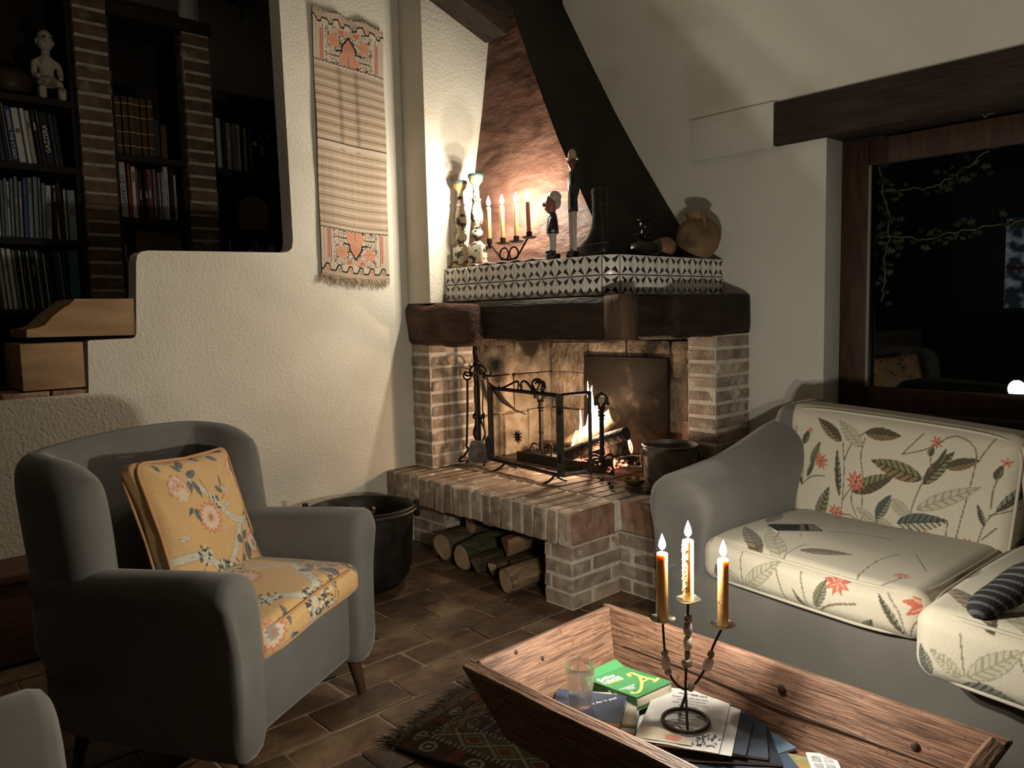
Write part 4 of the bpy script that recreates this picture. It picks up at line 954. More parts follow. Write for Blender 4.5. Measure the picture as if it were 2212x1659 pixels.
# gourd and clay jar
tag(base_origin(G().lathe([(0, .0), (.022, .002), (.045, .014), (.055, .038), (.052, .060), (.038, .080), (.018, .088), (.0, .089)], (2.90, 2.115, zm), 30).jitter(.003, 20).build('clay_gourd', mat('gourd_clay', (.16, .075, .042), (.27, .14, .08), scale=9, rough=.5, coord='World', dirt=((.08, .05, .05), 12, .5, .6)), None, smooth=True)), 'small round reddish clay gourd beside the oil lamp', 'gourd')
CLAY = mat('jar_clay', (.155, .088, .046), (.25, .155, .088), scale=8, rough=.75, bump=.3, bscale=24, coord='World', dirt=((.10, .06, .035), 7, .55, .68))
jr = thing('clay_jar', 'round brown clay jar with strap handle against the wall', 'jar', (3.145, 2.10, zm))
q = G(); q.lathe([(0, 0), (.045, 0), (.062, .012), (.090, .050), (.104, .090), (.104, .118), (.092, .150), (.070, .172), (.052, .182), (.050, .196), (.058, .208), (.060, .214), (.052, .214), (.045, .200), (.046, .185), (0, .180)], n=40, cap=False); q.jitter(.002, 14); q.build('body', CLAY, jr, smooth=45)
hdir = Vector((-.62, -.78, 0)); q = G(); P = smooth_loop([hdir*.056+Vector((0, 0, .208)), hdir*.075+Vector((0, 0, .200)), hdir*.088+Vector((0, 0, .178)), hdir*.095+Vector((0, 0, .150)), hdir*.100+Vector((0, 0, .125))], 12, False)
q.tube(P, [.010]*8+[.012]*4, 8); q.build('strap_handle', CLAY, jr)
# ------------------------------------------------------------------ firewood, cauldron
random.seed(31)
WL = [('thick round log with a dark heart, leftmost clear end', (2.215, 2.935, .072), (2.60, 2.98, .085), .066, BARK, CUT, False),
      ('mossy green log second in the row under the hearth', (2.215, 2.785, .058), (2.64, 2.84, .075), .060, BARK_M, CUT, False),
      ('cracked split log third in the row under the hearth', (2.21, 2.668, .052), (2.60, 2.715, .055), .046, BARK, BARK, True),
      ('grey split log behind the pale barked one', (2.235, 2.588, .045), (2.62, 2.60, .048), .038, BARK, CUT, True),
      ('pale flaky barked log lying in front of the pier', (2.145, 2.40, .052), (2.47, 2.375, .070), .050, BARK_P, CUT, False),
      ('dark knotty log lying across behind the pale barked one', (2.29, 2.505, .045), (2.56, 2.49, .050), .038, BARK, BARK, False),
      ('reddish split wedge lying on top of the firewood', (2.33, 2.60, .135), (2.58, 2.52, .165), .048, SPLIT, SPLIT, True),
      ('upper round log resting on the two left logs', (2.36, 2.88, .165), (2.72, 2.86, .175), .050, BARK, CUT, False),
      ('thin cut branch low beside the cauldron', (2.255, 3.03, .028), (2.33, 3.02, .030), .026, BARK, CUT, False),
      ('second thin branch stacked above the low one', (2.262, 3.025, .080), (2.335, 3.015, .082), .024, BARK, CUT, False)]
for k, (lb, a, b, r_, m_, e_, wd) in enumerate(WL): log(lb, a, b, r_, m_, e_, 'firewood under the hearth', wd, seed=40+k)
tag(base_origin(G().ell((2.085, 2.335, .006), (.010, .007, .006)).ell((2.105, 2.32, .005), (.008, .006, .005)).jitter(.003, 80).build('bark_crumb', BARK, None)), 'small bark crumb on the floor by the pale log', 'bark')
CAULD = mat('cauldron_iron', (.020, .017, .014), (.045, .038, .032), scale=14, rough=.5, metal=.6, bump=.4, bscale=22, bdist=.01)
cl = thing('cauldron', 'big black iron cauldron with bail handle beside the hearth', 'cauldron', (1.765, 2.915, 0))
q = G(); q.lathe([(0, .0), (.10, .002), (.165, .02), (.200, .065), (.215, .13), (.220, .22), (.228, .345), (.240, .352), (.240, .362), (.226, .362), (.214, .34), (.205, .14), (.16, .04), (0, .03)], n=48, cap=False); q.build('body', CAULD, cl, smooth=40)
q = G(); q.tube([(.238*math.cos(a), .238*math.sin(a), .355) for a in [2*PI*k/40 for k in range(40)]], .008, 6, closed=True); q.build('rim', CAULD, cl)
ea = Vector((.67, -.55, 0)).normalized()
for sg in (-1, 1):
    q = G(); c = ea*sg*.243; q.rb(c+Vector((0, 0, .352)), (.022, .022, .075), .004); q.build('ear', IRON, cl)
P = []
for k in range(22):
    a = PI*k/21; u = ea*math.cos(a)*.235; v = Vector((-ea.y, ea.x, 0)); P.append(u+v*(-.238*math.sin(a))+Vector((0, 0, .368+.006*math.sin(a))))
q = G(); q.tube(P, .0065, 6); q.build('bail_handle', IRON, cl)
for k, (lb, a, b, r_) in enumerate([('brown twig poking out of the cauldron near the armrest', (1.70, 2.80, .25), (1.69, 2.745, .385), .012), ('dark curled twig inside the cauldron', (1.72, 2.82, .25), (1.73, 2.76, .392), .008), ('thin stick leaning inside the cauldron', (1.62, 2.93, .22), (1.60, 2.88, .378), .007)]):
    log(lb, a, b, r_, BARK, SPLIT, 'kindling in the cauldron', name='kindling', seed=70+k, cat='kindling')
# a low chest along the wall, half hidden by the armchair, and a basket behind it
CHEST = mat('chest_wood', (.055, .022, .013), (.10, .045, .026), scale=6, rough=.6, coord='World', stretch=(1, 6, 6))
ct = thing('low_chest', 'low dark wooden chest along the wall behind the armchair', 'chest', (.1, 3.20, 0))
q = G(); q.rb((.0, 3.215, .322), (1.55, .25, .030), .006); q.build('lid', CHEST, ct, world=True)
q = G(); q.rb((.0, 3.222, .16), (1.50, .22, .292), .006); q.build('body', CHEST, ct, world=True)
bk = thing('basket', 'flat dark basket on the floor between armchair and wall', 'basket', (1.36, 3.12, 0))
q = G(); q.lathe([(0, .0), (.13, .0), (.16, .05), (.175, .30), (.182, .31), (.175, .315), (.165, .30), (.15, .05), (0, .02)], n=32, cap=False); q.build('woven_body', mat('wicker', (.035, .025, .018), (.08, .058, .04), scale=30, rough=.85, bump=.6, bscale=80), bk, smooth=40)
q = G(); q.tube([(.178*math.cos(a), .178*math.sin(a), .31) for a in [2*PI*k/36 for k in range(36)]], .010, 6, closed=True); q.build('rim', mat('wicker_rim', (.06, .045, .03), rough=.8), bk)

# ------------------------------------------------------------------ wall hanging
pw, ph = .385, 1.225; nx, nz = 250, 640
S, Tt = np.meshgrid(np.linspace(0, 1, nx+1), np.linspace(0, 1, nz+1), indexing='ij'); s, t_ = S.ravel(), Tt.ravel()
CR = (.49, .395, .31); BRN = (.20, .135, .085); KN = (.025, .02, .018); TER = (.50, .235, .15); TER2 = (.46, .28, .21); RED = (.50, .13, .09)
p = Paint(s*pw, t_*ph, CR)
Z = t_*ph
ph_u = (Z % .042)/.042; stripe = (ph_u < .10) | (ph_u > .90); fine = np.minimum.reduce([np.abs(ph_u-c_u) for c_u in (.19, .30, .70, .81)]) < .028; band = (Z > .245) & (Z < .985)
p.c[band & fine] = np.array(BRN)*1.5; p.c[band & stripe] = np.array(BRN)*1.35
lines = (np.sin(s*pw*900)+np.sin(s*pw*370)) > 1.5
p.c[band & lines & (Z < .60)] = p.c[band & lines & (Z < .60)]*.72
sh = np.exp(-((s-.36)/.035)**2)+np.exp(-((s-.60)/.03)**2); wv = (Z > .60) & (Z < .985)
p.c[wv] *= (1-.35*sh[wv])[:, None]      # slate warp threads woven in
p.c[(Z > .612) & (Z < .630)] = np.array(CR)*1.08; p.c[(Z > .630) & (Z < .636)] = (.07, .05, .035)
def end_panel(z0, flip):
    H = .235
    def X(u): return u*pw
    def Y(v): return z0+(H*(1-v) if not flip else H*v)     # v=0 at the wide border (outer end)
    q_ = Paint.line
    p.poly([(0, min(Y(0), Y(1))-.004), (pw, min(Y(0), Y(1))-.004), (pw, max(Y(0), Y(1))), (0, max(Y(0), Y(1)))], CR)
    for v in (.02, .05, .08): p.line([(0, Y(v)), (pw, Y(v))], .0025, BRN)
    zig = []
    for k in range(7): zig += [(X(k/6.0-.05), Y(.12)), (X(k/6.0+.02), Y(.12)), (X(k/6.0+.06), Y(.24)), (X(k/6.0+.10), Y(.24))]
    p.line(zig, .0068, KN)
    for k in range(6): p.disc(X(k/6+.08), Y(.15), .013, (.30, .24, .18) if k % 2 else TER, lobes=6, depth=.1)
    for v0, u in ((0, .04), (0, .08), (0, .92), (0, .96), (0, .13), (0, .87)):
        p.line([(X(u), Y(.28)), (X(u), Y(.97))], .003, KN if u in (.13, .87) else BRN)
    for u in (.105, .895): p.line([(X(u), Y(.38)), (X(u), Y(.92))], .011, RED); 
    rd = random.Random(3)
    for k in range(480):
        u, v = rd.uniform(.17, .83), rd.uniform(.26, .96); p.disc(X(u), Y(v), .0030, KN)
    for u in (.29, .71):
        p.disc(X(u), Y(.52), .032, CR); p.disc(X(u), Y(.52), .030, TER, lobes=6, depth=.12); p.line([(X(u-.07), Y(.52)), (X(u+.07), Y(.52))], .003, BRN)
        p.poly([(X(u-.1), Y(.70)), (X(u+.1), Y(.70)), (X(u+.1), Y(.92)), (X(u-.1), Y(.92))], CR)
        for a in (-.07, 0, .07):
            p.leaf(X(u+a*.3), Y(.80), X(u+a+.03), Y(.70), .020, CR, outline=KN); p.leaf(X(u+a*.3), Y(.80), X(u+a+.03), Y(.92), .020, CR, outline=KN)
        p.line([(X(u-.1), Y(.81)), (X(u+.1), Y(.81))], .0045, KN)
    p.poly([(X(.5-.27), Y(.28)), (X(.5+.27), Y(.28)), (X(.5+.27), Y(.38)), (X(.5-.27), Y(.38))], CR)
    for v in (.29, .32, .35): p.line([(X(.25), Y(v)), (X(.75), Y(v))], .0022, BRN)
    p.poly([(X(.36), Y(.29)), (X(.64), Y(.29)), (X(.64), Y(.37)), (X(.36), Y(.37))], TER2); p.poly([(X(.36), Y(.29)), (X(.43), Y(.29)), (X(.43), Y(.37)), (X(.36), Y(.37))], RED); p.poly([(X(.57), Y(.29)), (X(.64), Y(.29)), (X(.64), Y(.37)), (X(.57), Y(.37))], RED)
    oc = [(X(.5), Y(.40)), (X(.58), Y(.56)), (X(.60), Y(.68)), (X(.68), Y(.70))]; oc2 = [(X(1-a/pw), b) for a, b in oc]
    p.poly([(X(.5), Y(.42)), (X(.57), Y(.55)), (X(.58), Y(.72)), (X(.60), Y(.95)), (X(.40), Y(.95)), (X(.42), Y(.72)), (X(.43), Y(.55))], TER)
    for k in range(6): p.line([(X(.44), Y(.52+k*.035)), (X(.56), Y(.46+k*.035))], .003, (.35, .15, .09))
    p.disc(X(.43), Y(.85), .026, TER, lobes=5, depth=.12); p.disc(X(.57), Y(.85), .026, TER, lobes=5, depth=.12); p.line([(X(.5), Y(.78)), (X(.5), Y(.94))], .006, BRN)
    p.line(oc, .0080, KN); p.line(oc2, .0080, KN)
    zg = [(X(k/40), Y(.985 if k % 2 else .955)) for k in range(41)]; p.line(zg, .0042, KN)
end_panel(0.0, True); end_panel(ph-.235, False)
p.c[:] *= (1+.06*rng.standard_normal(len(s)))[:, None]
x0, z0 = 1.853, 1.405
XX = x0+s*pw+.012*t_-.008*(1-t_)*(s-.5); ZZ = z0+t_*ph-.028*s+.010*np.sin(PI*s)*(2*t_-1)
ZZ += np.where(t_ > .97, -.012*(np.abs(np.sin(s*9))), 0); 
YY = YL-.012-.006*np.sin(s*7+2*t_)-.004*np.sin(t_*14)-.02*np.clip(t_-.93, 0, 1)*8*np.abs(np.sin(s*6))-.010*np.clip(.05-t_, 0, 1)*10
V = np.stack([XX, YY, ZZ], 1); idx = np.arange((nx+1)*(nz+1)).reshape(nx+1, nz+1)
F = np.stack([idx[:-1, :-1], idx[1:, :-1], idx[1:, 1:], idx[:-1, 1:]], -1).reshape(-1, 4)
CLOTHV = mat('printed_cloth', (1, 1, 1), attr=True, rough=.95, bump=.35, bscale=400, bdist=.002, spec=.08)
tp = thing('wall_hanging', 'striped woven wall hanging with embroidered ends and fringe', 'wall hanging', (2.05, YL-.012, 1.38))
sub = idx[::10, ::10]; V2 = V[sub.ravel()].copy(); V2[:, 1] += .0035; k1, k2 = sub.shape; id2 = np.arange(k1*k2).reshape(k1, k2)+len(V)
F2 = np.stack([id2[:-1, :-1], id2[:-1, 1:], id2[1:, 1:], id2[1:, :-1]], -1).reshape(-1, 4)
numpy_obj('woven_panel', np.concatenate([V, V2]), np.concatenate([F, F2]), CLOTHV, tp, cols=np.concatenate([p.c, p.c[sub.ravel()]]), world=True)
random.seed(8); q = G()
for k in range(150):
    u = k/149; bx = x0+u*pw-.004+random.uniform(-.003, .003); bz = z0-.028*u+.004-.010*math.sin(PI*u); L_ = random.uniform(.022, .045)
    q.tube([(bx, YL-.016, bz), (bx+random.uniform(-.008, .008), YL-.020-random.random()*.01, bz-L_*.5), (bx+random.uniform(-.012, .012), YL-.014-random.random()*.01, bz-L_)], [.0016, .0016, .0006], 3)
tag(q.build('fringe', mat('fringe_thread', (.50, .38, .25), rough=.95), tp, world=True), kind='stuff')
q = G()
for k in range(70):
    u = k/69; bx = x0+u*pw+.014; bz = z0+ph-.028*u-.004-.012*abs(math.sin(u*9)); L_ = random.uniform(.004, .016)
    q.tube([(bx, YL-.03, bz), (bx+random.uniform(-.006, .006), YL-.034, bz+L_)], [.0016, .0006], 3)
tag(q.build('top_fringe', mat('fringe_pale', (.60, .50, .38), rough=.95), tp, world=True), kind='stuff')

# ------------------------------------------------------------------ armchair
GREYF = mat('grey_slipcover', (.118, .109, .100), (.152, .141, .130), scale=3.5, rough=.9, bump=.12, bscale=300, bdist=.002, spec=.15, sheen=.25)
LEGW = mat('chair_leg_wood', (.045, .022, .012), (.07, .036, .02), scale=10, rough=.45)
# flower print of cushions: coordinates follow the cushion itself (u right, v up, 0..1)
ORB = (.60, .375, .165)
def chintz(p, W_, H_):
    INK = (.055, .060, .068); INK2 = (.10, .11, .11); BR = (.56, .50, .39); CO = (.56, .22, .12); PK = (.62, .38, .27); PL = (.66, .50, .38)
    X = lambda a: a*W_; Y = lambda b: b*H_; k = min(W_, H_)
    def branch(pts, w): 
        q_ = [(X(a), Y(b)) for a, b in pts]; p.curve(q_, w*k*1.25, (.33, .29, .22), 24); p.curve(q_, w*k, BR, 24)
        for i in range(22):
            j = random.random(); a = np.interp(j, np.linspace(0, 1, len(pts)), [u for u, _ in pts]); b = np.interp(j, np.linspace(0, 1, len(pts)), [v for _, v in pts]); p.line([(X(a)-w*k*.4, Y(b)), (X(a)+w*k*.2, Y(b)+.004*k)], .004*k, (.36, .33, .28))
    branch([(.02, .32), (.15, .31), (.27, .29), (.40, .19), (.50, .17), (.58, .22), (.66, .32), (.76, .42), (.87, .44), (1.0, .42)], .050)
    branch([(.38, .80), (.50, .68), (.60, .55), (.68, .47), (.77, .44)], .042); branch([(.30, -.02), (.40, .06), (.45, .15)], .045); branch([(.86, .26), (.90, .34), (.93, .42)], .035)
    def cluster(a, b, n, r):
        for i in range(n):
            an = random.random()*6.28; rr_ = random.random()**.5*r*k; x, y = X(a)+rr_*math.cos(an), Y(b)+rr_*math.sin(an); p.leaf(x, y, x+.03*k*math.cos(an), y+.03*k*math.sin(an), .016*k, INK if i % 3 else (.62, .58, .48))
    cluster(.45, .12, 80, .085); cluster(.53, .60, 26, .05); cluster(.28, .29, 26, .05); cluster(.89, .44, 18, .04); cluster(.96, .33, 60, .07); cluster(.56, .10, 22, .05)
    def rose(a, b, r):
        x, y = X(a), Y(b); r *= k
        p.disc(x, y, r, CO, lobes=7, depth=.12)
        for i in range(9): an = i*.7; p.disc(x+r*.52*math.cos(an), y+r*.52*math.sin(an), r*.36, PK if i % 2 else PL); p.disc(x+r*.40*math.cos(an+.3), y+r*.40*math.sin(an+.3), r*.26, CO)
        p.disc(x, y, r*.3, PK); p.disc(x, y+r*.05, r*.15, (.45, .13, .07)); p.disc(x+r*.2, y-r*.75, r*.5, PL, lobes=5)
    def daisy(a, b, r, c2):
        x, y = X(a), Y(b); r *= k
        for i in range(15): an = i*2*PI/15; p.leaf(x+r*.2*math.cos(an), y+r*.2*math.sin(an), x+r*1.08*math.cos(an), y+r*1.08*math.sin(an), r*.42, CO)
        for i in range(15): an = i*2*PI/15; p.leaf(x+r*.15*math.cos(an), y+r*.15*math.sin(an), x+r*.84*math.cos(an), y+r*.84*math.sin(an), r*.30, PL)
        p.disc(x, y, r*.38, c2, lobes=9, depth=.15); p.disc(x, y, r*.2, (.40, .20, .12))
    rose(.24, .78, .085); rose(.90, .82, .075); rose(1.0, .10, .08); rose(.97, .62, .06)
    daisy(.44, .52, .115, PK); daisy(.84, .25, .085, (.33, .29, .24)); daisy(.08, .12, .10, (.30, .28, .24))
    L_ = lambda a, b, c, d, w: p.leaf(X(a), Y(b), X(c), Y(d), w*k, INK, INK2, (.16, .17, .17))
    for q_ in [(.35, .90, .42, .96, .05), (.36, .88, .30, .94, .04), (.38, .83, .48, .86, .055), (.37, .80, .34, .72, .05), (.40, .80, .43, .66, .045), (.30, .62, .25, .57, .03), (.30, .60, .36, .57, .03), (.31, .60, .34, .50, .035), (.94, .72, .90, .67, .03), (.95, .70, 1.0, .67, .03), (.95, .70, .97, .60, .04), (.97, .93, 1.0, .86, .05), (.92, .97, .84, 1.0, .04), (.66, .34, .70, .28, .06), (.72, .30, .80, .36, .045), (.74, .28, .76, .13, .07), (.70, .20, .66, .12, .05), (.88, .22, .96, .20, .04), (.89, .20, .94, .11, .035), (.20, .10, .24, .22, .035), (.20, .06, .30, .02, .035), (.60, .72, .66, .66, .045), (.66, .70, .70, .80, .02), (.12, .96, .16, .90, .04), (.70, .95, .78, .90, .04), (.55, .97, .62, .93, .04)]: L_(*q_)
    for q_ in [[(.48, .80), (.50, .70), (.49, .62)], [(.32, .70), (.36, .74), (.37, .80)], [(.92, .70), (.95, .78)], [(.76, .40), (.72, .30), (.66, .16), (.60, .02)], [(.58, .20), (.66, .10), (.64, 0)], [(.62, .62), (.68, .66), (.70, .72)]]: p.curve([(X(a), Y(b)) for a, b in q_], .007*k, (.14, .11, .06), 12)
    for a, b in [(.68, .56), (.16, .42), (.70, .66)]:
        for i in range(5): an = .3+i*.6; p.leaf(X(a), Y(b), X(a)+.05*k*math.cos(an), Y(b)+.05*k*math.sin(an), .025*k, (.64, .55, .40), outline=(.34, .30, .22))
    p.disc(X(.71), Y(.66), .022*k, PK)
CHINTZ = mat('chintz', (1, 1, 1), attr=True, rough=.7, bump=.12, bscale=500, bdist=.001, spec=.2, sheen=.2)
PIPE_O = mat('orange_piping', (.50, .27, .13), rough=.8)

def build_armchair(name, label, loc, rz, simple=False):
    """local axes: x = viewer's right when facing the chair, y = towards the back, origin = front middle on the floor"""
    t = thing(name, label, 'armchair', loc, rz, group='grey slipcovered armchairs')
    # arms
    for sg in (-1, 1):
        prof = [(.335, .12), (.345, .28), (.350, .40), (.372, .50), (.378, .545), (.355, .585), (.305, .590), (.262, .565), (.242, .50), (.236, .40), (.238, .25), (.242, .12)]
        def sec(y, ins, rise):
            ring = smooth_loop([(a*sg, y, b+(rise if b > .35 else 0)) for a, b in prof], 40); c = sum(ring, Vector())/len(ring)
            return [c+(v-c)*(1-ins) for v in ring]
        rings = [sec(*u) for u in [(.004, .55, 0), (-.004, .30, 0), (.0, .12, 0), (.010, .035, 0), (.03, 0, 0), (.12, -.01, -.004), (.25, -.01, -.012), (.40, -.01, -.02), (.52, .0, -.01), (.60, .05, 0)]]
        q = G(); q.loft(rings); q.build('arm', GREYF, t, smooth=60)
    # back with wings
    path = [(-.330, .385), (-.335, .46), (-.330, .545), (-.292, .605), (-.18, .625), (0, .632), (.18, .625), (.292, .605), (.330, .545), (.335, .46), (.330, .385)]
    hts = [.790, .832, .846, .852, .858, .862, .858, .852, .846, .832, .790]
    P = smooth_loop([(a*.965+.012, b, h+.008) for (a, b), h in zip(path, hts)], 44, closed=False); rings = []
    for i, pnt in enumerate(P):
        a = P[max(0, i-1)]; b = P[min(len(P)-1, i+1)]; tg_ = Vector((b.x-a.x, b.y-a.y, 0)).normalized(); nr = Vector((tg_.y, -tg_.x, 0))  # inward-ish
        if nr.dot(Vector((-pnt.x, .25-pnt.y, 0))) < 0: nr = -nr
        th = .060; top = pnt.z; e = min(i, len(P)-1-i); k_ = 1.0 if e > 3 else [.35, .72, .90, .98][e]
        ring = []
        for (u, w_) in [(1, .22), (1, .45), (1.1, .66), (1.05, .86), (.80, .96), (.3, 1.0), (-.3, 1.0), (-.8, .95), (-1, .84), (-1, .6), (-1, .4), (-1, .22)]:
            z_ = .30+(top-.30)*w_ if w_ > .22 else .30
            lean = .11*max(0, (z_-.40)); flare = 1.0
            ring.append(Vector((pnt.x*flare, pnt.y+lean, z_))+nr*th*u*k_)
        rings.append(smooth_loop(ring, 28))
    q = G(); q.loft(rings); q.build('backrest', GREYF, t, smooth=60)
    V, F, Ax, raw = rbox((.60, .60, .24), .035, (20, 20, 8)); V[:, 1] += .335; V[:, 2] += .24; V[:, 0] *= 1+.05*np.clip((V[:, 2]-.12)/.24, 0, 1); numpy_obj('seat_base', V, F, GREYF, t)
    for sx, sy in ((-.27, .05), (.27, .05), (-.26, .56), (.26, .56)):
        q = G(); fx = .02*(1 if sx > 0 else -1); fy = -.02 if sy < .3 else .03; q.tube([(sx+fx, sy+fy, .0), (sx, sy, .14)], [.014, .024], 12); q.build('leg', LEGW, t)
    # loose seat cushion with chintz print
    V, F, Ax, raw = rbox((.475, .54, .10), .035, (110, 120, 26), crown=(.0, .02, .022))
    random.seed(12); sx_ = V[:, 0]+.24; tt = V[:, 1]+.27; front = Ax == 2; tt = np.where(front, V[:, 2]-.05, tt)
    p_ = Paint(sx_, tt+.10, ORB); chintz(p_, .48, .62); p_.c *= (1+.05*rng.standard_normal(len(sx_)))[:, None]
    V[:, 0] *= 1-.05*raw[:, 1]; V[:, 2] += .392+.012*np.sin(raw[:, 0]*2+1)*(1-raw[:, 1])*.5; V[:, 1] += .262
    cu_o = numpy_obj('seat_cushion', V, F, CHINTZ, t, cols=p_.c)
    for dz in (.036, -.036):
        loop = []
        for k in range(64):
            a = 2*PI*k/64; ca, sa = math.cos(a), math.sin(a); ex = 2/7
            x_ = .236*math.copysign(abs(ca)**ex, ca); y_ = .270*math.copysign(abs(sa)**ex, sa); loop.append((x_*(1-.05*y_/.27), y_+.262, .392+dz+.012*math.sin(x_/.2375*2+1)*(1-y_/.27)*.5))
        q = G(); q.tube(loop, .0042, 6, closed=True); q.build('piping', PIPE_O, cu_o, smooth=True)
    return t
AC = (1.005, 1.925, 0); ARZ = R(29.7)
chair1 = build_armchair('armchair', 'grey wingback armchair with a flowered pillow by the wall', AC, ARZ)
def copy_tree(o_, parent=None):
    c = o_.copy(); COL.objects.link(c); c.parent = parent; WM[c] = wm(o_)
    for ch_ in o_.children: copy_tree(ch_, c)
    return c
chair2 = copy_tree(chair1); chair2.location = (.265, 1.135, 0); chair2.rotation_euler = (0, 0, R(90)); WM[chair2] = Matrix.Translation(chair2.location) @ Matrix.Rotation(R(90), 4, 'Z')
chair2['label'] = 'second grey armchair of which only a rounded armrest shows at the corner'
# throw pillow leaning in the armchair
V, F, Ax, raw = rbox((.43, .10, .43), .03, (150, 16, 150)); e = np.maximum(np.abs(raw[:, 0]), np.abs(raw[:, 2]))
V[:, 1] *= .55+.75*np.clip(1-e**3, 0, 1); k = (1-.06*np.abs(raw[:, 0])**2*(1-np.abs(raw[:, 2]))*2); 
V[:, 0] += .018*raw[:, 0]*(raw[:, 2]**2-.6); V[:, 2] += .018*raw[:, 2]*(raw[:, 0]**2-.6)
random.seed(13); p_ = Paint(V[:, 0]+.215, V[:, 2]+.215, ORB); chintz(p_, .43, .43); p_.c *= (1+.05*rng.standard_normal(len(V)))[:, None]
V[:, 1] += .004*np.sin(V[:, 0]*50+V[:, 2]*30)*np.clip(e*2-1, 0, 1)
Mp = Matrix.Translation(AC) @ Matrix.Rotation(ARZ, 4, 'Z') @ Matrix.Translation((.045, .415, .590)) @ Matrix.Rotation(R(6), 4, 'Z') @ Matrix.Rotation(R(-20), 4, 'X') @ Matrix.Rotation(R(4), 4, 'Y')
pil = thing('throw_pillow', 'square orange flowered pillow leaning on the armchair back', 'pillow', Mp.translation)
Mi = wm(pil).inverted() @ Mp; Mn = np.array(Mi); V = V @ Mn[:3, :3].T+Mn[:3, 3]; numpy_obj('cover', V, F, CHINTZ, pil, cols=p_.c)
for sg in (-1, 1):
    q = G(); loop = []
    for k in range(72):
        a = 2*PI*k/72; ca, sa = math.cos(a), math.sin(a); ex = 2/9; x_ = math.copysign(abs(ca)**ex, ca); z_ = math.copysign(abs(sa)**ex, sa)
        loop.append(Mi @ Vector((.213*x_+.018*x_*(z_*z_-.6), sg*.026, .213*z_+.018*z_*(x_*x_-.6))))
    q.tube(loop, .0045, 6, closed=True); q.build('piping', PIPE_O, pil, smooth=True)
